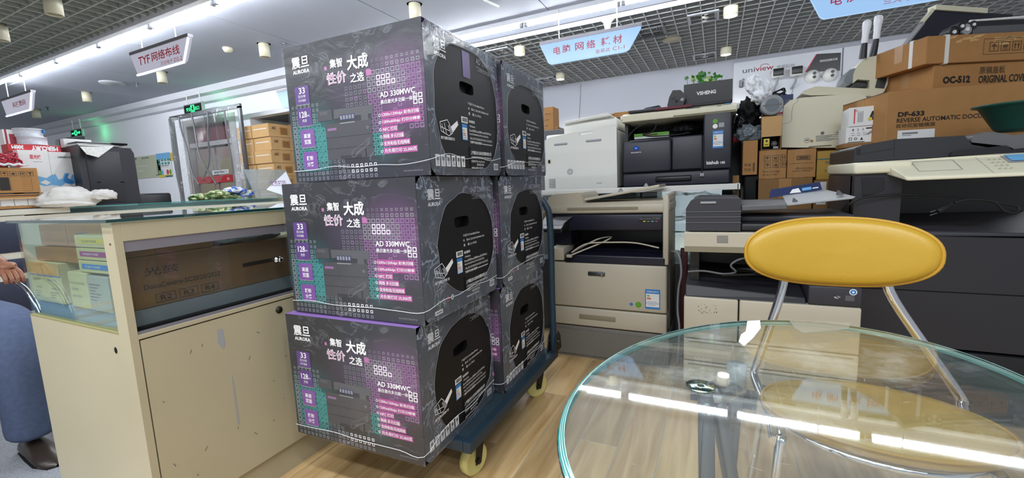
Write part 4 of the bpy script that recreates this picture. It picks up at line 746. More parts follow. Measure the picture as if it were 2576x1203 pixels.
# on and behind that copier
x0, x1, z0, z1 = frect(1720, 214, 1843, 262, 2.95)
t = thing('planter_box', 'black carton planter with white lettering and leafy plant on the copier lid', 'planter', (x0, 2.95, 1.446)); w = x1 - x0
mb = MB()
for a in ((0, w, 0, .006), (0, w, .094, .10), (0, .006, .006, .094), (w - .006, w, .006, .094)): mb.box(a[0], a[1], a[2], a[3], 0, .125, 'plastic_black')
mb.box(0, w, 0, .1, 0, .006, 'plastic_black'); mb.build('carton_body', t)
mb = MB(); mb.box(.006, w - .006, .006, .094, .006, .10, 'soil'); mb.build('soil', t)
mb = MB(); P = Pl(mb, (0, 0, 0)); P.txt('VSHENG', w * .27, .052, w * .40, .022, 'ink_white', .04); mb.build('print_front', t, kind='stuff')
rr = random.Random(11)
for k in range(46):
    bx, by = rr.uniform(.01, w * .78), rr.uniform(.02, .08); hh = rr.uniform(-.01, .05) * (1.6 - abs(bx / w - .42) * 2); a = rr.uniform(0, 2 * PI); r = rr.uniform(.016, .030)
    tip = Vector((bx, by + rr.uniform(-.03, .02), .125 + hh)); d = Vector((math.cos(a), rr.uniform(-.6, .2), .6 * math.sin(a))) * r; s = Vector((-math.sin(a) * .9, rr.uniform(-.5, .5), math.cos(a))) * r * .5
    mb = MB(); m = 'leaf_pale' if rr.random() < .18 else 'leaf_green'
    mb.add([tip - d * .6, tip + s, tip + d, tip - s, tip + Vector((0, 0, .004))], [(0, 1, 4), (1, 2, 4), (2, 3, 4), (3, 0, 4)], m); mb.tube([(bx, by, .10), tip - d * .6], .0012, m, 5); mb.build('leaf', t)
t = thing('toner_unit', 'black plastic toner unit standing on the copier left of the planter', 'toner unit', (-.29, 2.90, 1.444)); grown(t)
mb = MB(); mb.prism([(0, 0), (.085, 0), (.098, .035), (.09, .06), (.07, .082), (.03, .085), (.012, .05)], 'y', 0, .07, 'plastic_black'); mb.build('end_plate', t, bevel=.003)
mb = MB(); mb.cyl((.08, -.006, .028), (.08, .0, .028), .009, 'plastic_lgrey', 14); mb.cyl((.03, -.005, .05), (.03, 0, .05), .012, 'plastic_dark', 14); mb.cyl((.05, -.005, .025), (.05, 0, .025), .008, 'rubber_black', 12); mb.build('gear', t)
mb = MB(); mb.hexa([(0, 0, 0), (.12, 0, 0), (.12, .05, 0), (0, .05, 0), (.02, .02, .014), (.10, .02, .02), (.10, .04, .02), (.02, .04, .014)], 'plastic_dark'); solo(mb, 'plastic_part', 'small dark plastic cover lying on the left of the copier lid', 'part', (-.44, 2.90, 1.442))
g = 'small cartons in a row behind the white printer'
def small(P, w, h): P.rect(w * .15, w * .7, h * .5, h * .64, 'ink_brown'); P.rect(w * .45, w * .85, h * .45, h * .7, 'paper_white', 2)
for k, (a, b, m, l) in enumerate(((1465, 1487, 'plastic_navy', 'small dark box with a white label, left end of the small carton row'), (1488, 1512, 'carton', 'small brown carton next to the dark box behind the white printer'), (1513, 1543, 'carton', 'small brown carton third in the row behind the white printer'), (1544, 1582, 'carton', 'small brown carton beside the dark copier lid'))):
    x0, x1 = at(a, 290, y=3.36).x, at(b, 290, y=3.36).x
    crate('small_carton', l, 'box', x0, x1 - .002, 3.36, 3.45, 1.41, 1.498 + .005 * k, m, small, g, flap=False)
mb = MB(); mb.box(-1.07, -.40, 3.33, 3.65, 0, 1.409, 'plastic_grey'); solo(mb, 'storage_rack', 'grey storage cabinet behind the white printer carrying small cartons', 'cabinet', (0, 0, 0), bevel=.004)
# ------------------------------------------------------------------ floor copier (white and navy)
t = thing('photocopier', 'warm white floor copier with navy band and slanted feeder tray behind the trolley', 'copier', (-.868, 2.27, 0)); PWm = 'plastic_warm'; w = .642
mb = MB(); mb.rbox(.0, w + .01, .01, .385, 0.0, .185, 'machine_grey', .004); mb.box(.03, w - .02, .004, .01, .02, .165, 'machine_grey'); mb.build('base_cabinet', t)
mb = MB(); mb.rbox(0, w, 0, .1, .192, .296, PWm, .008); dr = mb.build('paper_drawer', t)
mb = MB(); mb.rbox(.165, .385, -.0015, .02, .225, .268, 'plastic_shade', .012); mb.build('drawer_grip', dr)
mb = MB(); mb.rbox(0, w, -.002, .1, .302, .555, PWm, .010); fc = mb.build('front_cover', t)
mb = MB(); mb.rbox(.23, .325, -.009, .002, .486, .510, 'steel_grey', .006); mb.cyl((.31, -.014, .498), (.31, -.005, .498), .010, 'chrome', 14); mb.build('latch', fc)
mb = MB(); mb.rbox(.006, w + .008, .08, .38, .19, .56, 'machine_grey', .01); mb.build('copier_body', t)
mb = MB(); mb.rbox(.005, .09, .0, .2, .565, .635, PWm, .004); mb.build('side_cover', t)
mb = MB(); mb.prism([(.0, .555), (.0, .600), (.10, .608), (.34, .63), (.34, .555)], 'x', .10, w - .01, 'plastic_navy'); mb.build('output_tray', t, bevel=.006)
mb = MB(); mb.box(.0, w, .34, .38, .56, .82, 'plastic_black'); mb.box(.0, .10, .12, .36, .64, .80, 'plastic_navy'); mb.rbox(w - .02, w + .008, .0, .385, .56, .92, PWm, .006); mb.build('cavity_wall', t)
mb = MB(); mb.rbox(.0, w - .018, .01, .38, .735, .825, 'plastic_navy', .01); mb.build('scanner_front', t)
mb = MB(); mb.hexa([(-.03, -.09, .735), (.115, -.09, .735), (.13, .04, .74), (-.01, .04, .74), (-.03, -.09, .752), (.115, -.09, .752), (.13, .04, .838), (-.01, .04, .838)], 'plastic_black'); cp = mb.build('control_panel', t, bevel=.006)
mb = MB(); P = Pl(mb, (-.03, -.09, .7525), (1, 0, 0), (.1, .13, .086), .001); P.rect(.01, .11, .04, .13, 'plastic_grey'); P.disc(.07, .02, .017, 'ink_white', 2, .008); mb.build('touch_screen', cp)
mb = MB(); mb.rbox(-.004, w + .012, .005, .39, .828, .880, PWm, .012); mb.build('feeder_base', t)
mb = MB(); mb.prism([(0, .875), (w + .01, .875), (w + .01, .90), (w - .03, .89), (.21, .885), (.20, .925), (.185, .945), (.05, .94), (.01, .925), (0, .90)], 'y', .008, .37, PWm, True); mb.build('document_feeder', t, bevel=.004)
mb = MB(); mb.hexa([(.20, .05, .895), (.60, .05, .955), (.60, .36, .955), (.20, .36, .895), (.20, .05, .908), (.60, .05, .972), (.60, .36, .972), (.20, .36, .908)], PWm); mb.build('input_tray', t, bevel=.005)
for x, z in ((.36, .935), (.50, .957)):
    mb = MB(); mb.hexa([(x, .18, z), (x + .03, .18, z), (x + .03, .2, z), (x, .2, z), (x + .012, .18, z + .022), (x + .018, .18, z + .022), (x + .018, .2, z + .022), (x + .012, .2, z + .022)], 'plastic_lgrey'); mb.build('paper_guide', t)
mb = MB(); mb.box(.12, .50, -.001, .01, .850, .862, 'plastic_shade'); mb.build('feeder_groove', t)
mb = MB(); P = Pl(mb, (0, -.0025, 0)); energy(P, .535, .61, .325, .43); P.disc(.50, .342, .016, 'ink_green'); P.circ(.463, .342, .009, .004, 'ink_blue'); P.rect(.457, .469, .339, .345, 'ink_blue')
P2 = Pl(mb, (0, .0095, 0)); P2.rect(.505, .615, .778, .806, 'plastic_black'); P2.txt('DocuCentre SC2022', .508, .795, .10, .010, 'ink_grey', 0)
for k, m in enumerate(('ink_yellow', 'ink_green', 'ink_sky', 'ink_magenta')): P2.rect(.525 + .02 * k, .537 + .02 * k, .783, .788, m, 2)
mb.build('print_front', t, kind='stuff')
mb = MB(); mb.tube(smooth_path([(.14, -.03, .60), (.20, .0, .625), (.30, .05, .665), (.34, .1, .69), (.27, .08, .68), (.18, .03, .635), (.14, .0, .612), (.22, .02, .66), (.36, .04, .668), (.48, .05, .665), (.60, .03, .645)], 6), .0045, 'plastic_warm', 7); mb.rbox(.12, .15, -.045, -.02, .59, .606, 'plastic_warm', .003)
solo(mb, 'power_cord', 'grey power cord and plug lying in the white copier output tray', 'cord', (-.868, 2.27, 0))
mb = MB(); mb.tube(smooth_path([(-.212, 2.36, .62), (-.175, 2.33, .61), (-.16, 2.32, .52), (-.175, 2.34, .42), (-.18, 2.36, .30), (-.17, 2.35, .2), (-.18, 2.36, .01)], 6), .006, 'plastic_lgrey', 8); solo(mb, 'network_cable', 'grey cable hanging down between the white copier and the cream copier', 'cable', (0, 0, 0))
mb = MB(); mb.rbox(-.175, -.14, 2.46, 2.49, .0, .62, 'dark_red', .004); solo(mb, 'red_board', 'dark red board wedged between the two floor copiers', 'board', (0, 0, 0))
# ------------------------------------------------------------------ cream and grey floor copier behind the chair
t = thing('photocopier', 'cream and charcoal floor copier right behind the yellow chair', 'copier', (-.1235, 1.95, .0714)); t.scale = (.9286, .9286, .9286); w = .665
mb = MB(); mb.box(.03, w - .03, .03, .5, -.0768, .02, 'plastic_black'); mb.build('plinth', t)
mb = MB(); mb.rbox(.0, .225, 0, .05, .25, .447, PWm, .006); fc = mb.build('front_cover', t)
mb = MB(); P = Pl(mb, (0, 0, 0)); rr = random.Random(8)
for k in range(30): P.disc(.09 + rr.uniform(-.035, .05), .40 + rr.uniform(-.025, .02), rr.uniform(.001, .0035), 'plastic_shade', .5, n=6)
mb.build('scuff_marks', fc, kind='stuff')
mb = MB(); mb.rbox(.231, w, 0, .05, .25, .447, PWm, .006); mb.build('front_cover', t)
for k in range(2):
    mb = MB(); mb.rbox(0, w, .0, .05, .03 + .11 * k, .135 + .11 * k, PWm, .006); d = mb.build('paper_drawer', t)
    mb = MB(); mb.box(.02, w - .02, -.001, .01, .12 + .11 * k, .126 + .11 * k, 'plastic_shade'); mb.build('drawer_grip', d)
mb = MB(); mb.rbox(.006, w - .006, .04, .52, .0, .45, 'plastic_dark', .01); mb.build('copier_body', t)
mb = MB(); mb.hexa([(.005, .01, .447), (.48, .01, .447), (.48, .5, .447), (.005, .5, .447), (.005, .03, .50), (.48, .03, .47), (.48, .5, .54), (.005, .5, .56)], 'plastic_dark'); mb.build('output_tray', t, bevel=.004)
mb = MB(); mb.rbox(.485, w, .005, .5, .449, .53, 'plastic_charcoal', .006); sb = mb.build('side_box', t)
mb = MB(); P = Pl(mb, (0, .005, 0)); P.disc(.635, .512, .013, 'ink_white'); P.disc(.635, .512, .010, 'ink_blue', 2); P.disc(.635, .512, .004, 'ink_white', 3); P.rect(.61, .64, .475, .497, 'plastic_grey'); P.disc(.583, .487, .011, 'plastic_lgrey', 1, .006); P.line(.572, .495, .595, .482, .003, 'plastic_dark', 2); mb.build('print_front', sb, kind='stuff')
mb = MB(); mb.box(.03, w - .03, .40, .5, .45, .66, 'plastic_black'); mb.box(.02, .06, .1, .5, .5, .66, 'plastic_black'); mb.build('back_column', t)
mb = MB(); mb.prism([(.0, .672), (.0, .752), (.5, .752), (.5, .66), (.05, .66)], 'x', .0, w, PWm); mb.build('scanner_unit', t, bevel=.005)
mb = MB(); mb.hexa([(.001, .001, .661), (w, .001, .661), (w, .05, .655), (.001, .05, .655), (.0, -.001, .687), (w, -.001, .687), (w, .05, .687), (.0, .05, .687)], 'plastic_shade'); mb.build('lower_lip_shade', t)  # darker strip paints the shading along the lower scanner edge
for k in range(5):
    mb = MB(); mb.box(.135, .18, -.001, .004, .705 + k * .007, .7085 + k * .007, 'plastic_grey'); mb.build('vent_slot', t)
mb = MB(); mb.prism([(.005, .757), (.228, .757), (.228, .90), (.05, .905), (.025, .895), (.005, .86)], 'y', .01, .42, 'plastic_charcoal'); mb.build('document_feeder', t, bevel=.006)
for z in (.793, .818, .842):
    mb = MB(); mb.box(.006, .229, .006, .02, z, z + .004, 'plastic_grey'); mb.build('feeder_rib', t)
mb = MB(); mb.rbox(.065, .13, .004, .02, .880, .890, 'plastic_lgrey', .002); mb.build('feeder_label', t)
mb = MB(); mb.rbox(.229, w - .01, .02, .46, .757, .79, 'plastic_dark', .008); mb.rbox(.229, w - .02, .08, .46, .79, .82, 'plastic_charcoal', .008); mb.build('scanner_lid', t)
mb = MB(); mb.hexa([(.23, .02, .845), (.40, .02, .85), (.42, .3, .85), (.23, .3, .845), (.23, .02, .868), (.40, .02, .872), (.42, .3, .88), (.23, .3, .88)], 'plastic_grey'); mb.build('output_shelf', t, bevel=.004)
mb = MB(); mb.hexa([(.40, .06, .86), (.63, .06, .885), (.60, .36, .90), (.42, .36, .89), (.40, .06, .868), (.64, .06, .895), (.60, .36, .915), (.42, .36, .90)], 'plastic_lgrey'); tr = mb.build('input_tray', t, bevel=.003)
mb = MB(); mb.hexa([(.36, .30, .885), (.58, .36, .915), (.58, .37, .915), (.36, .31, .885), (.37, .33, .925), (.575, .39, .952), (.575, .40, .952), (.37, .34, .925)], 'ink_navy'); P = Pl(mb, (.36, .298, .885), (.22, .06, .03), (0, .04, .04), .002); P.poly([(.09, .008), (.14, .004), (.13, .035), (.105, .035)], 'ink_white'); P.rect(.145, .185, .012, .03, 'ink_sky'); P.rect(.19, .215, .015, .022, 'ink_white'); mb.build('guide_card', tr)
for x, z in ((.43, .872), (.585, .90)):
    mb = MB(); mb.hexa([(x, .10, z), (x + .025, .10, z), (x + .025, .12, z), (x, .12, z), (x + .003, .10, z + .02), (x + .006, .10, z + .02), (x + .006, .12, z + .02), (x + .003, .12, z + .02)], 'plastic_grey'); mb.build('paper_guide', tr)
mb = MB(); rr = random.Random(2); pts = [(.16, -.01, .56)]
for k in range(26):
    a = k * .75; pts.append((.33 + .10 * math.cos(a) * (1 + .3 * math.sin(k)), .12 + .09 * math.sin(a), .555 - .012 * math.sin(a) + .004 * (k % 5)))
mb.tube(smooth_path(pts, 4), .005, 'rubber_black', 7); solo(mb, 'power_cord', 'coil of black cord in the cream copier output opening', 'cord', (-.1235, 1.95, .0714)).scale = (.9286, .9286, .9286)
mb = MB(); mb.tube(smooth_path([(-.111, 1.99, .59), (-.046, 1.99, .596), (.03, 1.99, .587), (.075, 1.98, .60), (.056, 1.97, .629), (.093, 1.98, .656), (.167, 2.0, .666)], 6), .0045, 'plastic_grey', 7); solo(mb, 'network_cable', 'grey cable trailing across the cream copier output tray', 'cable', (0, 0, 0))
# ------------------------------------------------------------------ large black copier at the right edge
t = thing('photocopier', 'large black floor copier with white control panel at the right edge', 'copier', (.497, 2.15, 0)); w = .68; K = 'plastic_dark'
mb = MB(); mb.prism([(.12, .755), (.135, .74), (w, .725), (w, .30), (.01, .30), (.01, .52), (.03, .66)], 'y', 0, .06, K, False); mb.build('front_cover', t, bevel=.006)
for k in range(2):
    mb = MB(); mb.rbox(.02, w, .0, .06, .03 + .135 * k, .155 + .135 * k, 'plastic_black', .008); d = mb.build('paper_drawer', t)
    mb = MB(); mb.rbox(.25, .45, -.0015, .02, .105 + .135 * k, .135 + .135 * k, 'deep_black', .008); mb.build('drawer_grip', d)
mb = MB(); mb.rbox(.005, w, .05, .46, .0, .735, K, .012); mb.build('copier_body', t)
kp = lambda px, py, y: (lambda p: (p.x - .497, y - 2.15, p.z))(at(px, py, y=y)); kx = lambda px, py, y: kp(px, py, y)[::2]
mb = MB(); mb.prism([(.0, .50), (.18, .72), (.150, .755), (.147, .80), (.147, .985), (0, .985)], 'y', .0, .06, K); mb.build('left_frame', t, bevel=.006)
mb = MB(); mb.rbox(.0, .147, .03, .46, .50, .985, K, .008); mb.build('left_column', t)
mb = MB(); mb.prism([kx(2167, 447, 2.15), kx(2224, 446, 2.15), kx(2226, 478, 2.15), kx(2190, 490, 2.15), kx(2170, 494, 2.15)][::-1], 'y', -.003, .003, 'plastic_black'); mb.build('frame_recess', t)
mb = MB(); mb.hexa([(.15, .03, .735), (w, .03, .735), (w, .43, .735), (.15, .43, .735), (.15, .04, .755), (w, .04, .745), (w, .43, .80), (.15, .43, .79)], 'plastic_charcoal'); mb.build('output_tray', t, bevel=.006)
mb = MB(); mb.box(.14, w, .42, .46, .74, 1.0, 'plastic_black'); mb.build('cavity_wall', t)
mb = MB(); mb.rbox(-.008, .17, -.02, .455, .984, 1.030, 'plastic_ivory', .010); mb.hexa([(.15, .02, .985), (w, .02, .99), (w, .455, .99), (.15, .455, .985), (.15, .02, 1.030), (w, .02, 1.045), (w, .455, 1.045), (.15, .455, 1.030)], 'plastic_ivory'); mb.build('scanner_unit', t)
A = [kp(2282, 456, 2.04), kp(2640, 442, 2.04), kp(2640, 410, 2.19), kp(2215, 436, 2.19), kp(2276, 446, 2.04), kp(2640, 432, 2.04), kp(2640, 380, 2.19), kp(2215, 404, 2.19)]
mb = MB(); mb.hexa(A, 'plastic_ivory'); cp = mb.build('control_panel', t, bevel=.008)
v_ = Vector(A[7]) - Vector(A[4]); u_ = Vector(A[5]) - Vector(A[4]); n_ = u_.cross(v_).normalized(); v_ = n_.cross(u_.normalized()); D = v_.length and (Vector(A[7]) - Vector(A[4])).dot(v_.normalized())
mb = MB(); P = Pl(mb, A[4], u_, v_, .003); P.ring(.05, .17, D * .25, D * .8, .002, 'plastic_lgrey'); P.rect(.30, .43, D * .5, D * .92, 'plastic_lgrey'); P.rect(.31, .42, D * .55, D * .87, 'ink_sky', 2); P.line(.235, .0, .235, D, .001, 'plastic_lgrey')
for k in range(12): P.disc(.26 + .014 * (k % 3), D * (.2 + .16 * (k // 3)), .004, 'plastic_warm', 2, .003)
P.disc(.33, D * .2, .010, 'plastic_lgrey', 2, .004); mb.build('panel_keys', cp, kind='stuff')
mb = MB(); mb.prism([kx(*p, 2.18) for p in ((2148, 408), (2150, 373), (2170, 365), (2254, 350), (2426, 341), (2445, 364), (2530, 378), (2640, 366), (2640, 381))][::-1], 'y', .03, .45, K); mb.build('document_feeder', t, bevel=.006)
mb = MB(); mb.prism([kx(*p, 2.18) for p in ((2443, 358), (2448, 342), (2480, 332), (2512, 334), (2550, 340), (2640, 330), (2640, 370), (2560, 379), (2535, 368))][::-1], 'y', .03, .40, 'plastic_grey'); mb.build('input_tray', t, bevel=.006)
mb = MB(); mb.prism([kx(*p, 2.17) for p in ((2388, 393), (2394, 384), (2420, 378), (2530, 366), (2545, 378), (2640, 366), (2640, 380))][::-1], 'y', .015, .05, 'plastic_black'); mb.build('exit_recess', t)
a_, b_, c_ = kx(2152, 390, 2.18), kx(2250, 374, 2.18), kx(2250, 350, 2.18)
mb = MB(); P = Pl(mb, (0, .03, 0)); P.line(a_[0], a_[1], b_[0], b_[1], .002, 'plastic_black'); P.line(b_[0], b_[1] - .03, c_[0], c_[1], .002, 'plastic_black')
for k in range(4): q_ = kx(2154, 376 + k * 4, 2.18); P.line(q_[0], q_[1], q_[0] + .014, q_[1] + .001, .0018, 'deep_black')
mb.build('feeder_groove', t)
mb = MB(); P = Pl(mb, (0, -.001, 0)); logo(P, .262, .688, .016); mb.build('print_front', t, kind='stuff')
mb = MB(); mb.rbox(.55, .75, .005, .03, .56, .60, 'plastic_black', .01); mb.build('cover_grip', t)
mb = MB(); mb.box(.0, w, -.001, .01, .520, .524, 'deep_black'); mb.box(.51, .514, -.001, .01, .52, .73, 'deep_black'); mb.build('cover_gap', t)
P0 = [at(2118, 530, y=2.13), at(2140, 512, y=2.12), at(2170, 498, y=2.12), at(2230, 492, y=2.13), at(2320, 490, y=2.14), at(2420, 497, y=2.15), at(2500, 508, y=2.15), at(2560, 520, y=2.16), at(2555, 535, y=2.15), at(2525, 530, y=2.14), at(2500, 508, y=2.13), at(2440, 502, y=2.12), at(2400, 510, y=2.11)]
mb = MB(); mb.tube(smooth_path(P0, 5), .0042, 'rubber_black', 8); a, b = at(2395, 512, y=2.11), at(2358, 532, y=2.10); mb.tube([a, a.lerp(b, .3), a.lerp(b, .35), b], [.005, .007, .010, .011], 'rubber_black', 10)
for dz in (-.006, .006): mb.tube([b + Vector((0, 0, dz)), b + Vector((-.022, -.004, dz - .008))], .0018, 'steel', 6)
solo(mb, 'power_cord', 'black power cord with two pin plug lying on the large black copier', 'cord', (0, 0, 0))
# ------------------------------------------------------------------ things piled behind the floor copiers
mb = MB(); mb.box(.10, 2.1, 2.86, 3.5, .57, .60, 'plastic_dark'); mb.box(.12, .16, 2.88, 3.48, 0, .57, 'plastic_dark'); mb.box(2.04, 2.08, 2.88, 3.48, 0, .57, 'plastic_dark'); mb.box(.16, 2.04, 3.44, 3.48, 0, .57, 'plastic_dark')
solo(mb, 'storage_bench', 'low dark bench carrying the carton pile behind the cream copier', 'bench', (0, 0, 0))
def handling(P, x0, z0, s, n=4, m='ink_brown'):
    for k in range(n):
        x = x0 + k * s * 1.25; P.ring(x, x + s, z0, z0 + s, s * .06, m, 2); c = x + s / 2
        if k % 4 == 0: P.poly([(c - s * .35, z0 + s * .5), (c, z0 + s * .85), (c + s * .35, z0 + s * .5)], m, 2); P.rect(c - s * .04, c + s * .04, z0 + s * .15, z0 + s * .5, m, 2)
        elif k % 4 == 1: P.disc(c, z0 + s * .5, s * .3, m, 2, s * .18); P.rect(c - s * .3, c + s * .3, z0 + s * .15, z0 + s * .22, m, 2)
        elif k % 4 == 2:
            for d in (-.18, .18): P.rect(c + d * s - s * .05, c + d * s + s * .05, z0 + s * .2, z0 + s * .6, m, 2); P.poly([(c + d * s - s * .14, z0 + s * .55), (c + d * s, z0 + s * .85), (c + d * s + s * .14, z0 + s * .55)], m, 2)
        else: P.poly([(c - s * .3, z0 + s * .8), (c + s * .3, z0 + s * .8), (c + s * .05, z0 + s * .45), (c + s * .05, z0 + s * .25), (c + s * .2, z0 + s * .15), (c - s * .2, z0 + s * .15), (c - s * .05, z0 + s * .25), (c - s * .05, z0 + s * .45)], m, 2)
def X(px, y): return at(px, 420, y=y).x
Y0 = 2.87
g = 'brown cartons stacked behind the cream copier'
def lab(P, w, h):
    P.rect(w * .08, w * .36, h * .62, h * .97, 'paper_white', 2)
    for k in range(7): P.rect(w * (.18 + .022 * k), w * (.19 + .022 * k), h * .65, h * .78, 'ink_black', 3)
    P.txt('DRUM', w * .45, h * .55, w * .3, h * .06, 'ink_brown')
crate('carton', 'wide plain carton at the bottom of the stack behind the cream copier', 'box', X(1902, Y0), X(2046, Y0), Y0, 3.01, .601, .972, 'carton_dark', None, g, tape=(.42, .64, .7, 1))
crate('carton', 'carton with a white barcode label below the yellow carton', 'box', X(2050, Y0), X(2138, Y0), Y0, 3.01, .601, .955, 'carton_dark', lab, g)
def drum1(P, w, h):
    handling(P, w * .18, h * .62, h * .2, 3); handling(P, w * .2, h * .38, h * .2, 3); P.txt('Drum Cartridge', w * .15, h * .2, w * .62, h * .1, 'ink_brown'); P.txt('BIN 1864 CT350922', w * .15, h * .12, w * .55, h * .05, 'ink_brown')
def drum2(P, w, h):
    P.rect(w * .32, w * .80, h * .62, h * .77, 'ink_brown', 2); P.rect(w * .34, w * .78, h * .64, h * .75, 'carton_dark', 3); P.rect(w * .42, w * .72, h * .66, h * .73, 'ink_brown', 4); P.rect(w * .1, w * .9, h * .5, h * .51, 'ink_brown', 2)
    U = Pl(P.mb, P.o + P.u * w + P.v * h, -P.u, -P.v); U.txt('Drum Cartridge', w * .08, h * .62, w * .62, h * .11, 'ink_brown'); U.txt('CARTOUCHE TAMBOUR', w * .15, h * .74, w * .65, h * .05, 'ink_brown')
crate('carton', 'drum carton with handling symbols, left above the wide carton', 'box', X(1909, Y0), X(1978, Y0), Y0, 3.01, .973, 1.134, 'carton', drum1, g, tape=(.25, .6, 0, 1))
crate('carton', 'drum carton with upside down print, between the other drum carton and the yellow one', 'box', X(1980, Y0), X(2052, Y0), Y0, 3.01, .973, 1.13, 'carton', drum2, g, tape=(.25, .62, 0, 1))
def dr(P, w, h):
    P.rect(0, w, h * .70, h * .735, 'ink_tealdark', 2); P.txt('DRUM UNIT', w * .25, h * .56, w * .5, h * .075, 'ink_tealdark', .02); P.txt('DR512', w * .38, h * .42, w * .28, h * .065, 'ink_tealdark', .02); P.txt('KONICA MINOLTA', w * .24, h * .31, w * .3, h * .04, 'ink_brown'); P.txt('BUSINESS TECHNOLOGIES, INC.', w * .24, h * .26, w * .5, h * .03, 'ink_brown')
crate('carton', 'mustard yellow drum unit carton with a teal stripe', 'box', X(2055, Y0), X(2139, Y0), Y0, 3.01, .957, 1.112, 'carton_yellow', dr, g, flap=False)
crate('carton', 'tall narrow carton edge between the yellow carton and the large black copier', 'box', X(2142, Y0), X(2166, Y0), Y0 + .02, 3.0, .601, 1.105, 'carton', None, g)
def vert(P, w, h):
    handling(P, w * .12, h * .12, w * .2, 2, 'ink_brown'); P.rect(w * .7, w * .82, h * .1, h * .35, 'ink_brown'); handling(P, w * .12, h * .26, w * .2, 2, 'ink_brown')
crate('carton', 'upright narrow carton left of the drum cartons', 'box', X(1868, 2.85), X(1905, 2.85), 2.85, 3.05, 1.0, 1.195, 'carton', vert, g)
mb = MB(); mb.rbox(0, .085, 0, .3, 0, .398, 'deep_black', .01); solo(mb, 'black_case', 'black flat case standing under the upright narrow carton', 'case', (X(1872, 2.87), 2.87, .601))
mb = MB(); mb.rbox(.03, .19, 3.30, 3.325, .0, 1.40, 'plastic_black', .004); solo(mb, 'dark_gap_filler', 'added black filler panel darkening the gap right of the dark copier', 'panel', (0, 0, 0))  # added dark sheet, keeps the bright wall from showing through the gap
mb = MB(); mb.rbox(0, .035, 0, .03, 0, .40, 'carton_dark', .003); solo(mb, 'wooden_post', 'thin brown post between the dark copier and the stacked cartons', 'post', (X(1853, 2.87) - .02, 2.87, .601))
# open carton with a roll
t = thing('open_carton', 'open brown carton with a yellow tag showing inside, under the grey roll', 'box', (X(1913, Y0), Y0, 1.1355)); w = .098
mb = MB(); mb.box(0, .004, 0, .2, 0, .19, 'carton_dark'); mb.box(w - .004, w, 0, .2, 0, .19, 'carton_dark'); mb.box(0, w, .196, .2, 0, .19, 'carton_dark'); mb.box(.004, w - .004, 0, .196, 0, .004, 'carton_dark'); mb.box(.004, w - .004, 0, .196, .186, .19, 'carton_dark'); mb.build('carton_body', t)
mb = MB(); mb.hexa([(0, -.004, .075), (w, -.004, .075), (w, 0, .075), (0, 0, .075), (-.002, -.012, .185), (w, -.012, .185), (w, -.008, .186), (-.002, -.008, .186)], 'carton_light'); mb.build('front_flap', t)
mb = MB(); mb.rbox(.012, .042, .004, .008, .02, .065, 'ink_yellow', .004); P = Pl(mb, (0, .004, 0)); P.disc(.027, .052, .006, 'ink_black'); P.rect(.018, .036, .03, .034, 'ink_brown'); mb.build('paper_tag', t)
mb = MB(); mb.cyl((.065, .01, .035), (.065, .1, .035), .016, 'plastic_black', 14); mb.cyl((.065, .005, .035), (.065, .012, .035), .008, 'plastic_grey', 12); mb.cyl((.06, .006, .012), (.085, .006, .012), .007, 'plastic_lgrey', 10); mb.build('inner_roll', t)
mb = MB(); mb.lathe([(0, 0), (.05, 0), (.055, .006), (.055, .20), (.03, .22), (0, .22)], (0, 0, 0), 'plastic_lgrey', 24, ax='y'); mb.cyl((0, -.002, 0), (0, .002, 0), .036, 'clear_grey', 20); mb.box(-.045, .045, -.003, .001, -.003, .003, 'plastic_grey')
c = at(1943, 275, y=2.84); solo(mb, 'grey_roll', 'grey cylindrical roll end wrapped in clear film on the open carton', 'roll', (c.x, 2.85, 1.382), 0)
mb = MB(); mb.blob((0, 0, 0), (.042, .06, .05), 'bag_white', .35, seed=5, freq=2.6, flat=False); mb.blob((-.035, .0, .055), (.038, .05, .05), 'bag_white', .4, seed=6, freq=2.6, flat=False); mb.blob((.035, .01, .02), (.022, .03, .045), 'bag_white', .4, seed=8, freq=2.6, flat=False)
solo(mb, 'white_bag', 'crumpled white plastic bag on top of the grey roll', 'bag', (c.x - .055, 2.90, 1.455))
def black(name, label, cat, px, py, y, r, seed, m='deep_black', amp=.45):
    c = at(px, py, y=y); mb = MB(); mb.blob((0, 0, 0), r, m, amp, seed=seed, freq=2.4, flat=False); return solo(mb, name, label, cat, c)
black('black_bag', 'black plastic bag hanging beside the open carton', 'bag', 1886, 285, 2.97, (.055, .06, .085), 12)
black('black_bag', 'black pleated plastic pouch above the upright narrow carton', 'bag', 1884, 336, 2.90, (.06, .05, .045), 15, 'clear_grey', .5)
black('black_bag', 'small black part bag between the dark copier and the pouch', 'bag', 1862, 312, 2.96, (.03, .05, .05), 17, 'plastic_black')
mb = MB(); mb.rbox(-.02, .02, 0, .03, -.03, .03, 'ink_sky', .006); mb.rbox(-.016, .02, -.004, .0, -.01, .03, 'paper_white', .002); solo(mb, 'blister_pack', 'small blue and white packet right of the dark copier', 'packet', at(1862, 272, y=3.0))
mb = MB(); mb.rbox(-.016, .016, 0, .02, -.026, .026, 'ink_red', .006); solo(mb, 'red_tag', 'small red packet behind the dark copier right edge', 'packet', at(1851, 348, y=2.99))
mb = MB(); mb.rbox(.14, .42, 3.06, 3.28, .601, 1.34, 'plastic_grey', .004); solo(mb, 'filing_box', 'tall grey filing case hidden behind the open carton', 'case', (0, 0, 0))
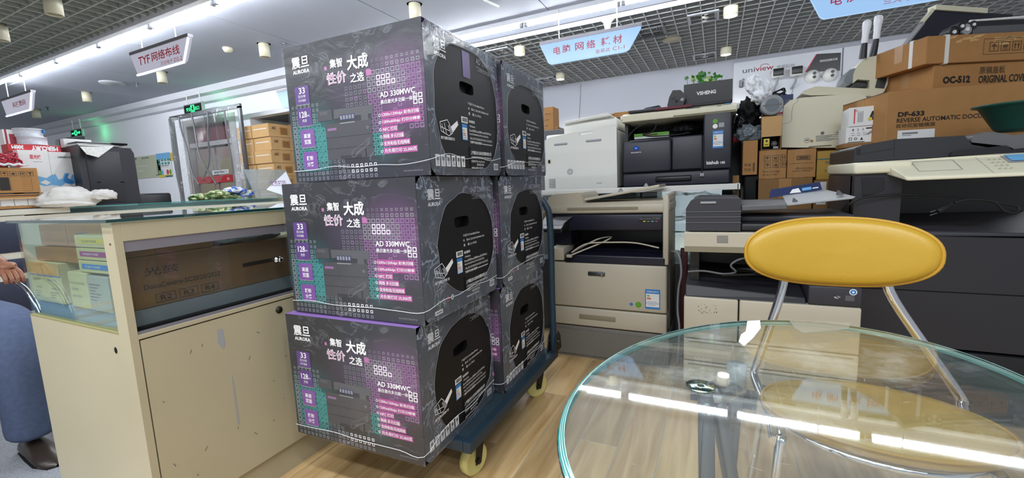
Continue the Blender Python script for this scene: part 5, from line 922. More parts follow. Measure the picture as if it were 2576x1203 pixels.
# FAST box
x0, x1, z0, z1 = frect(1938, 236, 1996, 290, 3.12)
def fast(P, w, h): P.txt('FAST', w * .08, h * .55, w * .45, h * .24, 'ink_white', .04); P.txt('迅捷', w * .62, h * .57, w * .25, h * .2, 'ink_grey'); P.rect(w * .05, w * .95, 0, h * .38, 'paper_white', 2); P.rect(w * .2, w * .6, h * .12, h * .2, 'ink_red', 3)
crate('router_box', 'small navy box with white lettering behind the white plastic bag', 'box', x0, x1, 3.12, 3.25, 1.345, z1, 'ink_navy', fast, None, flap=False)
mb = MB(); rr = random.Random(4); mb.tube(smooth_path([(x0 + .04 + .045 * math.cos(k * 1.1) * (1 + .2 * math.sin(k)), 3.17 + .03 * math.sin(k * 1.1), z1 + .007 + .012 * (k % 4)) for k in range(16)], 4), .005, 'rubber_black', 6); solo(mb, 'cable_bundle', 'bundle of black cable lying on the small navy box', 'cable', (0, 0, 0))
# cream panel
q = lambda px, py, y=2.98: at(px, py, y=y)
t = thing('copier_panel', 'large cream plastic copier panel standing on the cartons', 'panel', (q(1968, 372).x, 2.98, 1.137)); o = t.location
outl = [(1966, 371), (1968, 300), (1972, 266), (1988, 252), (2015, 246), (2060, 242), (2120, 238), (2165, 236), (2178, 240), (2181, 252), (2172, 372)]
poly = [(q(a, b).x - o.x, q(a, b).z - o.z) for a, b in outl]
mb = MB(); mb.prism(poly[::-1], 'y', 0, .025, 'plastic_ivory'); mb.build('shell', t, bevel=.004)
mb = MB(); P = Pl(mb, (0, 0, 0)); L = lambda px, py: (q(px, py).x - o.x, q(px, py).z - o.z)
path = [L(1966, 312), L(1982, 310), L(1991, 303), L(1992, 280), L(1996, 264), L(2006, 256), L(2008, 247)]
for a, b in zip(path, path[1:]): P.line(a[0], a[1], b[0], b[1], .0016, 'plastic_grey')
c = L(2069, 335); P.disc(c[0], c[1], .009, 'ink_dim'); c = L(2030, 353); P.circ(c[0], c[1], .014, .002, 'ink_dim'); P.rect(c[0] - .008, c[0] + .008, c[1] - .003, c[1] + .004, 'ink_dim'); c = L(2042, 355); P.disc(c[0], c[1], .008, 'carton_tape')
for k in range(7): c = L(2052, 343 + k * 2.2); P.rect(c[0], c[0] + .11 - .012 * ((k * 3) % 5), c[1], c[1] + .0022, 'ink_dim')
c = L(2107, 334); P.circ(c[0], c[1], .011, .0016, 'ink_dim'); P.disc(c[0], c[1], .004, 'ink_dim'); mb.build('print_front', t, kind='stuff')
a, b = L(2034, 372), L(2092, 364); mb = MB(); mb.rbox(a[0], b[0], -.004, .01, a[1] + .002, b[1], 'plastic_shade', .006); mb.build('grip_slot', t)
# binding machine
crate('carton', 'hidden carton under the binding machine behind the cream panel', 'box', .44, .655, 3.03, 3.33, .601, 1.384, 'carton_dark', None, g)
t = thing('binding_machine', 'cream comb binding machine with two upright wrapped levers on the pile', 'machine', (.434, 3.0, 1.385)); q3 = lambda px, py: (at(px, py, y=3.0).x - .434, at(px, py, y=3.0).z - 1.385)
mb = MB(); mb.prism([q3(*p) for p in ((2016, 236), (2020, 229), (2052, 217), (2180, 223), (2222, 227), (2216, 244), (2140, 238), (2040, 240))], 'y', 0, .25, 'plastic_cream', False); mb.build('base_tray', t, bevel=.008)
mb = MB(); mb.prism([q3(*p) for p in ((2148, 208), (2150, 185), (2158, 165), (2172, 150), (2190, 141), (2215, 137), (2246, 138), (2244, 170), (2236, 212), (2226, 232), (2190, 232), (2190, 200), (2160, 198))], 'y', .02, .22, 'plastic_cream'); mb.build('housing', t, bevel=.008)
mb = MB(); mb.prism([q3(*p) for p in ((2125, 206), (2130, 190), (2142, 172), (2156, 168), (2158, 178), (2152, 206))], 'y', .03, .21, 'clear_grey'); mb.build('guard_window', t, bevel=.003)
mb = MB(); a, b = q3(2205, 220), q3(2235, 188); mb.prism([q3(2204, 219), q3(2227, 221), q3(2235, 190), q3(2212, 187)], 'y', .015, .03, 'plastic_black'); mb.build('side_window', t)
mb = MB(); mb.prism([q3(2150, 212), q3(2190, 214), q3(2190, 200), q3(2155, 199)], 'y', .05, .20, 'plastic_black'); mb.build('punch_slot', t)
for (p0, p1, p2, p3, yy) in (((2172, 146), (2174, 126), (2176, 108), (2184, 48), .01), ((2202, 140), (2208, 112), (2212, 92), (2219, 30), .05)):
    mb = MB(); f = lambda p: (q3(*p)[0], yy, q3(*p)[1]); mb.tube([f(p0), f(p1), f(p2)], [.018, .016, .014], 'plastic_dark', 10); lv = mb.build('lever', t)
    A, B_ = Vector(f(p2)), Vector(f(p3)); mb = MB(); ks = [0, .12, .3, .5, .7, .85, .95, 1.0]; mb.tube([A.lerp(B_, k) for k in ks], [.014, .016, .015, .017, .020, .020, .016, .006], 'bag_white', 12); mb.build('wrapped_grip', lv)
# white toner boxes
def wb1(P, w, h):
    P.txt('Toner Cartridge', w * .12, h * .72, w * .08, h * .2, 'ink_red'); P.rect(w * .12, w * .15, h * .15, h * .9, 'ink_red', 2)
    for k in range(5): P.rect(w * (.22 + .03 * k), w * (.235 + .03 * k), h * .2, h * (.8 - .1 * (k % 2)), 'ink_grey')
    P.poly([(w * .50, h * .35), (w * .58, h * .75), (w * .66, h * .68), (w * .78, h * .5), (w * .66, h * .25), (w * .55, h * .3)], 'ink_black', 2); P.disc(w * .535, h * .34, h * .09, 'ink_yellow', 3); P.disc(w * .62, h * .48, h * .07, 'plastic_grey', 3); P.disc(w * .70, h * .46, h * .05, 'paper_white', 3)
    for k in range(7): P.rect(w * .84, w * .95, h * (.18 + .035 * k), h * (.20 + .035 * k), 'ink_black', 2)
    P.circ(w * .88, h * .82, h * .06, h * .015, 'ink_dim')
def wb2(P, w, h):
    for k in range(3): P.txt(str(k + 1), w * (.16 + .13 * k), h * .74, w * .04, h * .13, 'ink_dim')
    P.rect(w * .52, w * .95, h * .82, h * .9, 'ink_black'); P.poly([(w * .52, h * .5), (w * .68, h * .72), (w * .72, h * .62), (w * .58, h * .45)], 'ink_grey', 2); P.circ(w * .86, h * .62, h * .09, h * .03, 'ink_dim', 2); P.line(w * .72, h * .55, w * .84, h * .7, h * .02, 'ink_grey', 2)
    for k in range(3): P.rect(w * (.14 + .15 * k), w * (.24 + .15 * k), h * .45, h * .48, 'ink_grey'); P.rect(w * (.14 + .15 * k), w * (.22 + .15 * k), h * .58, h * .61, 'ink_grey')
    P.ring(w * .08, w * .16, h * .16, h * .34, .002, 'ink_black'); P.circ(w * .26, h * .25, h * .08, h * .03, 'ink_black'); P.poly([(w * .38, h * .16), (w * .42, h * .34), (w * .46, h * .16)], 'ink_black'); P.rect(w * .05, w * .5, h * .03, h * .07, 'ink_black')
g2 = 'white toner cartridge boxes by the cream panel'
a = at(2128, 345, y=2.72).x; b = at(2224, 345, y=2.72).x
crate('cartridge_box', 'white cartridge box with numbered steps, lower of the pair by the cream panel', 'box', a, b, 2.72, 2.88, 1.137, 1.216, 'paper_white', wb2, g2, flap=False)
crate('cartridge_box', 'white cartridge box with a red line and toner picture, upper of the pair', 'box', a + .008, b + .012, 2.715, 2.87, 1.217, 1.31, 'paper_white', wb1, g2, flap=False)
mb = MB(); mb.rbox(a - .012, b + .02, 2.70, 2.86, 1.113, 1.136, 'carton_dark', .002); solo(mb, 'flat_carton', 'flat brown carton lid under the white cartridge boxes', 'carton', (0, 0, 0))
# big cartons on the right
def big(name, label, c, rz, w, d, h, m, pr, group, straps=False):
    t = thing(name, label, 'box', c, rz, group)
    mb = MB(); mb.box(0, w, 0, d, 0, h, m); mb.build('carton_body', t, bevel=.004)
    mb = MB(); P = Pl(mb, (0, 0, 0)); pr(P, w, h); mb.build('print_front', t, kind='stuff')
    mb = MB(); P = Pl(mb, (0, d, 0), (0, -1, 0)); P.rect(d * .42, d * .58, h * .35, h, 'carton_tape'); P.rect(0, d, h * .995, h, 'ink_brown'); mb.build('tape_strip', t)
    if straps:
        for x in straps:
            mb = MB(); e = .003
            for a_ in ((x, x + .018, -e, 0, 0, h), (x, x + .018, 0, d, h, h + e), (x, x + .018, d, d + e, 0, h), (x, x + .018, 0, d, -e, 0)): mb.box(*a_, 'strap_white')
            mb.build('strap', t)
        mb = MB(); e = .003
        mb.box(-e, 0, .07, .088, 0, h, 'strap_white'); mb.box(0, w, .07, .088, h, h + e, 'strap_white'); mb.build('strap', t)
    return t
def df(P, w, h):
    P.txt('DF-633', w * .075, h * .70, w * .17, h * .058, 'ink_black', .04); P.txt('REVERSE AUTOMATIC DOCUMENT FEEDER', w * .07, h * .635, w * .80, h * .050, 'ink_black', .01); P.txt('自动双面输稿器', w * .07, h * .575, w * .25, h * .048, 'ink_brown', .01)
    P.rect(w * .08, w * .32, h * .36, h * .545, 'paper_white', 2)
    for k in range(30): P.rect(w * (.11 + .0034 * k), w * (.1118 + .0034 * k), h * .497, h * .52, 'ink_black', 3); P.rect(w * (.11 + .0042 * k), w * (.1122 + .0042 * k), h * .42, h * .447, 'ink_black', 3)
    P.rect(w * .11, w * .17, h * .482, h * .486, 'ink_black', 3); P.rect(w * .11, w * .2, h * .40, h * .404, 'ink_black', 3)
def oc(P, w, h): P.txt('OC-512', w * .10, h * .28, w * .28, h * .27, 'ink_black', .05); P.txt('原稿盖板', w * .47, h * .58, w * .26, h * .27, 'ink_brown', .01); P.txt('ORIGINAL COVER', w * .465, h * .24, w * .52, h * .28, 'ink_black', .02)
def st(P, w, h):
    handling(P, w * .52, h * .34, h * .33, 5); P.ring(w * .47, w * 1.0, h * .24, h * .80, .0015, 'ink_brown', 2); rr = random.Random(6)
    for k in range(16): x = rr.uniform(.1, .8) * w; z = rr.uniform(.55, .85) * h; P.poly([(x, z), (x + rr.uniform(.02, .08), z + .004), (x + rr.uniform(.02, .06), z + rr.uniform(.008, .02)), (x + .004, z + .01)], 'carton_light', .5)
gb = 'large cartons piled at the right edge'
c = at(2229, 300, y=2.62); zt = at(2246, 229, y=2.62).z
big('carton', 'large carton with bold black print and barcode label, bottom of the right pile', (c.x, 2.62, .601), .25, .62, .42, zt - .601, 'carton', lambda P, w, h: df(Pl(P.mb, (0, 0, h - .40)), w, .40), gb)
c2 = at(2345, 222, y=2.80); z2 = at(2346, 163, y=2.80).z
big('carton', 'flat carton with bold black print in the middle of the right pile', (c2.x, 2.80, zt + .001), .43, .46, .30, z2 - zt - .002, 'carton', oc, gb)
c3 = at(2328, 160, y=2.76); z3 = at(2324, 92, y=2.76).z
big('carton', 'scuffed carton bound with white straps on top of the right hand pile', (c3.x, 2.76, z2), .43, .56, .30, z3 - z2, 'carton', st, gb, straps=(.085,))
t = thing('scanner_frame', 'black scanner lid with white rim leaning on top of the strapped carton', 'scanner part', (c3.x, 3.02, z3 + .002), .43)
Q = lambda px, py: (lambda p: ((p.x - c3.x) / math.cos(.43), p.z - z3 - .002))(at(px, py, y=3.08))
pts = [Q(2330, 92), Q(2262, 128), Q(2338, 33), Q(2350, 24), Q(2600, 8), Q(2600, 92)]; zmin = min(p[1] for p in pts)
pts = [(a, max(b, 0.0)) for a, b in pts]
mb = MB(); mb.prism(pts[::-1], 'y', 0, .03, 'plastic_navy'); mb.build('panel', t, bevel=.002)
mb = MB(); a, b = Q(2348, 24), Q(2508, 14); mb.add([(a[0], -.012, a[1] - .006), (b[0], -.012, b[1] - .006), (b[0], .035, b[1] - .006), (a[0], .035, a[1] - .006), (a[0], -.012, a[1] + .018), (b[0], -.012, b[1] + .018), (b[0], .035, b[1] + .018), (a[0], .035, a[1] + .018)], [(0, 3, 2, 1), (4, 5, 6, 7), (0, 1, 5, 4), (1, 2, 6, 5), (2, 3, 7, 6), (3, 0, 4, 7)], 'plastic_ivory'); c_, d_ = Q(2318, 60), Q(2350, 24); mb.tube([(c_[0], .01, c_[1]), (d_[0], .01, d_[1])], .012, 'plastic_ivory', 8); mb.build('white_rim', t)
mb = MB(); a, b = Q(2268, 122), Q(2318, 62); mb.tube([(a[0], .0, a[1]), (b[0], .0, b[1])], .007, 'plastic_lgrey', 8); mb.build('metal_edge', t)
t = thing('fuser_unit', 'dismantled black printer unit with long grey bar on the strapped carton', 'unit', (c3.x + .14 * math.cos(.43), 2.82 + .14 * math.sin(.43), z3 + .005), .43)
mb = MB(); mb.rbox(.10, .5, 0, .06, .0, .045, 'plastic_grey', .004); mb.build('housing', t)
mb = MB(); mb.box(.12, .5, .01, .03, .045, .07, 'plastic_black'); mb.tube([(.1, .02, .075), (.5, .02, .085)], .006, 'plastic_white', 8); mb.build('guide_rail', t)
for k, (x, z, r, m) in enumerate(((.0, .02, .022, 'plastic_dark'), (.035, .045, .02, 'plastic_black'), (.06, .03, .024, 'plastic_lgrey'), (.09, .05, .018, 'plastic_black'))):
    mb = MB(); mb.cyl((x, -.01, z), (x, .04, z), r, m, 16); mb.cyl((x, -.014, z), (x, -.008, z), r * .4, 'plastic_white', 10); mb.build('gear', t)
mb = MB(); mb.hexa([(-.04, 0, 0), (.1, 0, 0), (.1, .05, 0), (-.04, .05, 0), (.0, 0, .05), (.09, 0, .06), (.09, .05, .06), (.0, .05, .05)], 'plastic_black'); mb.build('end_frame', t, bevel=.004)
# green basin
c = at(2560, 315, y=2.42)
mb = MB(); mb.lathe([(.0, .0), (.12, .0), (.135, .01), (.185, .098), (.205, .102), (.205, .108), (.18, .106), (.128, .016), (0, .008)], (0, 0, 0), 'basin_green', 40, sx=1.0, sy=.7)
solo(mb, 'green_basin', 'dark green plastic basin on the feeder of the large black copier', 'basin', (1.135, 2.42, 1.125))
# brown cartons behind the white printer
x0, x1, z0, z1 = frect(1366, 268, 1391, 333, 3.36)
crate('carton', 'small upright brown carton just right of the rear top wrapped carton', 'box', x0, x1, 3.36, 3.5, 1.43, z1, 'carton', lines(3, 'ink_brown', .2, .7, .6, .02, .25), 'brown cartons behind the white printer')
crate('carton', 'low brown carton beside the upright one behind the white printer', 'box', x1 + .003, x1 + .04, 3.36, 3.5, 1.43, at(1395, 320, y=3.36).z, 'carton_dark', None, 'brown cartons behind the white printer')
mb = MB(); mb.box(-1.38, -1.08, 3.33, 3.65, 0, 1.429, 'plastic_grey'); solo(mb, 'storage_rack', 'second grey cabinet behind the wrapped cartons carrying brown cartons', 'cabinet', (0, 0, 0), bevel=.004)
# ------------------------------------------------------------------ display boards on the back wall
def board(x0, x1, z0, z1, label):
    t = thing('display_board', label, 'board', (x0, 8.21, z0)); w, h = x1 - x0, z1 - z0
    mb = MB(); mb.box(0, w, 0, .035, 0, h, 'white_paint'); mb.build('panel', t, bevel=.003); return t, w, h
t, w, h = board(.215, 1.66, 1.36, 2.83, 'white wall board with red and grey lettering and mounted cameras')
mb = MB(); P = Pl(mb, (0, 0, 0)); P.txt('uni', .13, 1.29, .18, .075, 'ink_dim', .01); P.txt('view', .315, 1.29, .25, .075, 'crimson', .01); P.txt('宇视科技', .61, 1.275, .24, .065, 'ink_dim', .0)
for k in range(12): a = math.radians(30 + k * 10); P.line(.44 + .07 * math.cos(a), 1.35 + .04 * math.sin(a), .44 + .07 * math.cos(a + .17), 1.35 + .04 * math.sin(a + .17), .008, 'crimson')
P.poly([(1.0, 1.18), (1.43, 1.14), (1.43, 1.40), (1.13, 1.43)], 'plastic_black'); P.poly([(.985, 1.185), (1.0, 1.18), (1.13, 1.43), (1.12, 1.43)], 'ink_red'); P.txt('视频安防监控解决方案', 1.17, 1.30, .22, .035, 'ink_white', 0, 3); mb.build('print_front', t, kind='stuff')
board(1.68, 3.2, 1.36, 2.83, 'second white wall board partly behind the binding machine')
for px, py, l in ((1958, 182, 'white bullet camera with black face on the wall board, left one'), (2005, 177, 'white bullet camera with black face on the wall board, right one')):
    c = at(px, py, y=8.05); t = thing('security_camera', l, 'camera', c, 0, 'bullet cameras on the wall board')
    mb = MB(); mb.rbox(-.085, .085, -.02, .16, -.07, .07, 'plastic_white', .03); mb.build('housing', t)
    mb = MB(); mb.rbox(-.07, .07, -.027, -.015, -.055, .055, 'plastic_black', .03); mb.build('lens_window', t)
    mb = MB(); mb.tube([(.0, .06, -.06), (-.01, .05, -.16), (-.05, .14, -.24)], .018, 'plastic_lgrey', 8); mb.build('bracket', t)
    mb = MB(); mb.tube(smooth_path([(-.02, .08, -.2), (-.05, .12, -.4), (-.04, .13, -.7)], 5), .006, 'plastic_lgrey', 6); mb.build('cable', t)
for px, py, l in ((2045, 191, 'round white dome camera with two black lenses, left of the pair'), (2090, 187, 'round white dome camera with two black lenses, right of the pair')):
    c = at(px, py, y=8.15); t = thing('dome_camera', l, 'camera', c, 0, 'dome cameras on the wall board')
    mb = MB(); mb.lathe([(0, -.06), (.05, -.055), (.085, -.02), (.10, .04), (.10, .058), (0, .058)], (0, 0, 0), 'plastic_white', 24, ax='y'); mb.build('housing', t)
    for s in (-.028, .028):
        mb = MB(); mb.cyl((.01, -.068, s), (.01, -.05, s), .022, 'plastic_black', 16); mb.build('lens', t)
mb = MB(); a, b = at(2055, 188, y=8.19), at(2082, 187, y=8.19); mb.tube(smooth_path([a, a.lerp(b, .5) - Vector((0, 0, .03)), b], 5), .006, 'plastic_lgrey', 6); solo(mb, 'camera_cable', 'thin white cable joining the two dome cameras', 'cable', (0, 0, 0))
c = at(1865, 212, y=8.19); t = thing('wall_hook', 'grey camera bracket arm on the left of the wall board', 'bracket', c)
mb = MB(); mb.rbox(-.03, .03, -.02, .02, -.05, .06, 'plastic_grey', .01); mb.build('plate', t)
mb = MB(); mb.tube([(.0, -.02, -.03), (-.01, -.10, .02), (.03, -.13, .05)], .018, 'plastic_lgrey', 8); mb.build('arm', t)
mb = MB(); mb.tube(smooth_path([at(1461, 212, y=8.24), at(1459, 255, y=8.24), at(1456, 305, y=8.24), at(1455, 340, y=8.24)], 4), .006, 'plastic_lgrey', 6); solo(mb, 'wall_cable', 'thin grey cable running down the back wall above the white printer', 'cable', (0, 0, 0))
# ------------------------------------------------------------------ second counter across the aisle
t = thing('display_counter', 'far counter with navy panelled front and a glass section along the aisle', 'counter', (-5.7, .4, 0), PI / 2)
mb = MB(); mb.box(0, 1.51, 0, .6, .925, .974, 'cabinet_white'); mb.build('worktop', t, bevel=.004)
mb = MB(); mb.box(0, 1.2, .01, .6, 0, .92, 'cabinet_white'); mb.build('carcass', t)
for z0, z1 in ((.595, .875), (.40, .535), (.04, .345)):
    for a, b in ((.05, .58), (.63, 1.15)):
        mb = MB(); mb.rbox(a, b, .0, .03, z0, z1, 'cabinet_navy', .004); mb.build('front_panel', t)
mb = MB(); mb.box(1.51, 4.15, 0, .6, .968, .978, 'glass_top'); mb.box(1.51, 4.15, -.012, -.002, .968, .978, 'glass_edge'); mb.build('top_pane', t)
mb = MB(); mb.box(1.51, 4.15, 0, .006, .917, .966, 'glass_clear'); mb.build('front_pane', t)
mb = MB(); mb.box(1.2, 4.15, 0.01, .6, 0, .915, 'cabinet_white'); mb.box(1.2, 4.15, .58, .6, .915, .96, 'plastic_lgrey'); mb.build('base_unit', t)
TOP = .979
def cx(name, label, cat, pa, pb, ztop_px, z0, x, d, m, pr=None, group=None, flap=True, tape=None):
    y0, y1 = at(pa, 450, x=x).y, at(pb, 450, x=x).y; z1 = at(pa, ztop_px, x=x).z
    o = crate(name, label, cat, 0, y1 - y0, 0, d, 0, z1 - z0, m, pr, group, flap=flap, tape=tape, rz=PI / 2); o.location = (x, y0, z0); return o
# carton tray with white boxes
y0, y1 = at(-40, 500, x=-5.75).y, at(108, 500, x=-5.75).y
t = thing('carton_tray', 'low open brown carton tray holding white boxes at the left edge', 'box', (-5.75, y0, TOP), PI / 2); w = y1 - y0
mb = MB(); mb.box(0, w, 0, .3, 0, .006, 'carton'); mb.box(0, w, 0, .004, 0, .03, 'carton'); mb.box(0, .004, 0, .3, 0, .1, 'carton'); mb.box(w - .004, w, 0, .3, 0, .1, 'carton'); mb.box(0, w, .296, .3, 0, .1, 'carton'); mb.build('tray_wall', t)
mb = MB(); mb.hexa([(0, -.05, .095), (w, -.03, .09), (w, 0, .1), (0, 0, .1), (0, -.05, .099), (w, -.03, .095), (w, 0, .105), (0, 0, .105)], 'carton_light'); mb.build('tray_flap', t)
n = 4; bw = (w - .02) / n
for k in range(n):
    mb = MB(); mb.box(0, bw - .004, 0, .1, 0, .088, 'paper_white'); P = Pl(mb, (0, 0, 0)); P.rect(bw * .35, bw * .6, .02, .026, 'ink_grey')
    solo(mb, 'white_box', 'small white box in the carton tray, ' + ('first from the left edge', 'second from the left edge', 'third from the left edge', 'last one, by the torn tray corner')[k], 'box', (-5.758, y0 + .008 + k * bw, TOP + .007), PI / 2, 'white boxes in the carton tray')
def sym(P, w, h):
    handling(P, w * .42, h * .72, h * .16, 4, 'ink_black'); P.rect(w * .37, w * .53, h * .24, h * .68, 'ink_black'); P.ring(w * .54, w * .88, h * .22, h * .68, .002, 'ink_brown')
    for k in range(5): P.rect(w * .54, w * .88, h * (.30 + .07 * k), h * (.305 + .07 * k), 'ink_brown')
    P.rect(w * .0, w * .97, h * .12, h * .16, 'ink_black'); P.rect(w * .0, w * .97, h * .05, h * .075, 'ink_black')
cx('carton', 'brown carton with black handling symbols on the tray at the left edge', 'box', -70, 97, 421, 1.085, -5.76, .28, 'carton', sym, None, tape=(.55, .72, .1, 1))
# red cable coil
pts = []; rr = random.Random(9)
c = Vector((-5.86, 1.45, 1.40))
for k in range(90):
    a = k * .42; r = 1 + rr.uniform(-.12, .12); pts.append(c + Vector((.10 * math.cos(a) * r, .22 * math.sin(a) * r, .035 * math.sin(k * 1.9) + .075 * (k / 90) + rr.uniform(-.01, .01))))
mb = MB(); mb.tube(smooth_path(pts, 3), .0065, 'cable_red', 6); o = solo(mb, 'cable_coil', 'coil of red network cable lying on the brown carton at left', 'cable', (0, 0, 0))
mb = MB(); mb.tube(smooth_path([(-5.74, 1.42 + .03 * k, 1.375 + .012 * (k % 2)) for k in range(10)], 3), .010, 'spool_white', 8); solo(mb, 'white_rope', 'twisted white cord under the red cable coil', 'cord', (0, 0, 0))
# white cartons with blue picture
def blue(right):
    def f(P, w, h):
        if right:
            P.txt('LANGECORE', w * .30, h * .89, w * .56, h * .035, 'ink_black', .03); P.poly([(0, h * .40), (0, h * .58), (w * .12, h * .60), (w * .2, h * .50), (w * .34, h * .52), (w * .45, h * .62), (w * .62, h * .62), (w * .50, h * .55), (w * .62, h * .50), (w * .72, h * .60), (w * .82, h * .56), (w * .80, h * .46), (w * .62, h * .40), (w * .45, h * .44), (w * .25, h * .38)], 'ink_sky'); P.poly([(w * .35, h * .48), (w * .48, h * .60), (w * .60, h * .605), (w * .52, h * .53), (w * .70, h * .48), (w * .76, h * .42), (w * .45, h * .43)], 'ink_blue', 2); P.txt('DC24', w * .7, h * .20, w * .22, h * .04, 'ink_black', .03)
        else:
            P.txt('蓝光纹', w * .36, h * .85, w * .38, h * .075, 'ink_red', .02); P.rect(w * .45, w * .75, h * .80, h * .808, 'ink_grey'); P.poly([(0, h * .46), (0, h * .58), (w * .5, h * .56), (w * .8, h * .52), (w, h * .58), (w, h * .40), (w * .7, h * .38), (w * .4, h * .42)], 'ink_sky'); P.poly([(w * .55, h * .44), (w * .75, h * .49), (w * .92, h * .44), (w * .78, h * .40)], 'paper_white', 2); P.rect(w * .45, w * .62, h * .25, h * .27, 'ink_grey')
    return f
gw = 'white cartons with a blue picture on the far counter'
cx('white_carton', 'white carton with red characters and blue picture, left one of the pair', 'box', 56, 132, 377, TOP, -5.9, .25, 'paper_white', blue(False), gw)
cx('white_carton', 'white carton with black lettering and blue picture, right one of the pair', 'box', 132.5, 203, 382, TOP, -5.9, .25, 'paper_white', blue(True), gw)
def merc(P, w, h):
    U = Pl(P.mb, P.o + P.u * w + P.v * h, -P.u, -P.v); U.txt('MERCURY', w * .06, h * .12, w * .52, h * .6, 'ink_white', .05); U.txt('300M', w * .72, h * .12, w * .22, h * .5, 'ink_white', .05)
o = cx('router_box', 'red router box with upside down white lettering on the white cartons', 'box', 35, 166, 361, at(100, 383, x=-6.0).z, -6.0, .16, 'red_print', merc, None, flap=False); zr = at(35, 361, x=-6.0).z
o.location.z = at(60, 381, x=-5.9).z + .002
for k, (zz, r, yy, l) in enumerate(((zr + .001, .112, 1.86, 'white cable spool with clear sides, lower of the two on the red box'), (zr + .080, .104, 1.845, 'white cable spool with a blue tag, upper of the two'))):
    t = thing('cable_spool', l, 'spool', (-6.13, yy, zz + .0), 0, 'white cable spools on the red box')
    mb = MB(); mb.lathe([(0, 0), (r, 0), (r, .006), (r - .006, .008), (r - .006, .070), (r, .072), (r, .078), (0, .078)], (0, 0, 0), 'spool_white', 28); mb.build('drum', t)
    mb = MB(); mb.lathe([(r - .002, .006), (r - .002, .072)], (0, 0, 0), 'film_bag', 28); mb.build('clear_wrap', t)
    if k: mb = MB(); mb.rbox(r * .5, r * .5 + .03, r * .8, r * .92, .04, .075, 'ink_blue', .002); mb.build('blue_tag', t)
t = thing('crimson_box', 'crimson and white framed box behind the red cable coil', 'box', (-6.12, at(8, 345, x=-6.12).y, 1.40), PI / 2); w = at(58, 345, x=-6.12).y - at(8, 345, x=-6.12).y; h = at(20, 326, x=-6.12).z - 1.40
mb = MB(); mb.box(0, w, 0, .1, 0, h, 'paper_white'); mb.build('carton_body', t, bevel=.003)
mb = MB(); P = Pl(mb, (0, 0, 0)); P.rect(w * .30, w * .98, h * .35, h * .88, 'crimson'); P.rect(w * .10, w * .2, 0, h, 'crimson'); mb.build('print_front', t)
mb = MB(); mb.rbox(0, .5, 0, .25, 0, .418, 'carton_dark', .003); solo(mb, 'carton', 'brown carton hidden behind the tray carrying the crimson box', 'box', (-6.05, 1.15, TOP), PI / 2)
mb = MB(); mb.rbox(0, .22, .0, .08, 0, .09, 'paper_white', .004); o_tube = mb
# black cabinet
y0, y1 = at(196, 450, x=-5.74).y, at(338, 450, x=-5.74).y; zt = at(330, 372, x=-5.74).z
t = thing('server_cabinet', 'black steel wall cabinet with chamfered corner on the far counter', 'cabinet', (-5.74, y0 + .03, TOP), PI / 2); w = y1 - y0; h = zt - TOP
mb = MB(); mb.prism([(0, 0), (w, 0), (w, h * .9), (w * .95, h * .99), (0, h)], 'y', 0, .4, 'plastic_dark'); mb.build('body', t, bevel=.006)
mb = MB(); mb.rbox(w * .12, w * .72, -.006, .002, h * .04, h * .92, 'plastic_dark', .003); mb.build('door', t)
for x in (w * .24, w * .66):
    mb = MB(); mb.rbox(x, x + .03, -.010, 0, h * .38, h * .40, 'deep_black', .002); mb.build('slot_handle', t)
mb = MB()
for k in range(6): mb.box(.0, .36 - .02 * k, .0 + .01 * (k % 2), .26, .003 * k, .0025 + .003 * k, 'paper_news' if k % 2 else 'paper_white')
mb.hexa([(.02, -.09, -.10), (.10, -.11, -.13), (.28, -.01, 0), (.0, 0, 0), (.02, -.092, -.099), (.10, -.112, -.129), (.28, -.01, .003), (.0, 0, .003)], 'paper_news')
solo(mb, 'newspapers', 'folded newspaper draped over the top of the black cabinet', 'newspaper', (-5.76, y0 + .05, zt + .008), PI / 2)
mb = MB(); mb.rbox(.0, .40, 0, .2, 0, .018, 'plastic_black', .004); mb.rbox(.28, .42, -.004, .2, .004, .024, 'deep_black', .004); solo(mb, 'black_tray', 'flat black tray lying on the newspaper on the black cabinet', 'tray', (-5.82, y0 + .06, zt + .028), PI / 2)
solo(o_tube, 'white_tube_box', 'long white carton lying on the black cabinet, right of the spools', 'box', (-6.03, y0 + .04, zt + .001), PI / 2)
mb = MB(); mb.blob((0, 0, .04), (.10, .20, .12), 'sack_white', .28, seed=21, freq=1.6); mb.blob((.06, .22, .07), (.05, .11, .06), 'sack_white', .35, seed=22, freq=2.2); solo(mb, 'white_sack', 'slumped white plastic sack between the brown carton and black cabinet', 'sack', (-5.72, 1.93, TOP + .027))
mb = MB(); mb.blob((0, 0, .02), (.09, .20, .05), 'sack_white', .2, seed=23, freq=1.6); solo(mb, 'white_sack', 'flattened white sack lying along the counter edge under the slumped one', 'sack', (-5.70, 1.90, TOP + .01))
t = thing('office_chair', 'black chair back just showing above the far counter', 'chair', (-6.7, at(390, 490, x=-6.7).y, 0), PI / 2)
mb = MB(); mb.rbox(-.19, .19, 0, .05, .62, 1.10, 'plastic_black', .04); mb.build('backrest', t)
mb = MB(); mb.rbox(-.22, .22, -.4, .02, .42, .48, 'plastic_black', .03); mb.build('seat', t)
for sx in (-.19, .19):
    for sy in (-.36, 0):
        mb = MB(); mb.cyl((sx, sy, 0), (sx, sy, .43), .014, 'steel', 10); mb.build('leg', t)
    mb = MB(); mb.cyl((sx * .8, .03, .45), (sx * .8, .03, .7), .012, 'steel', 10); mb.build('back_post', t)
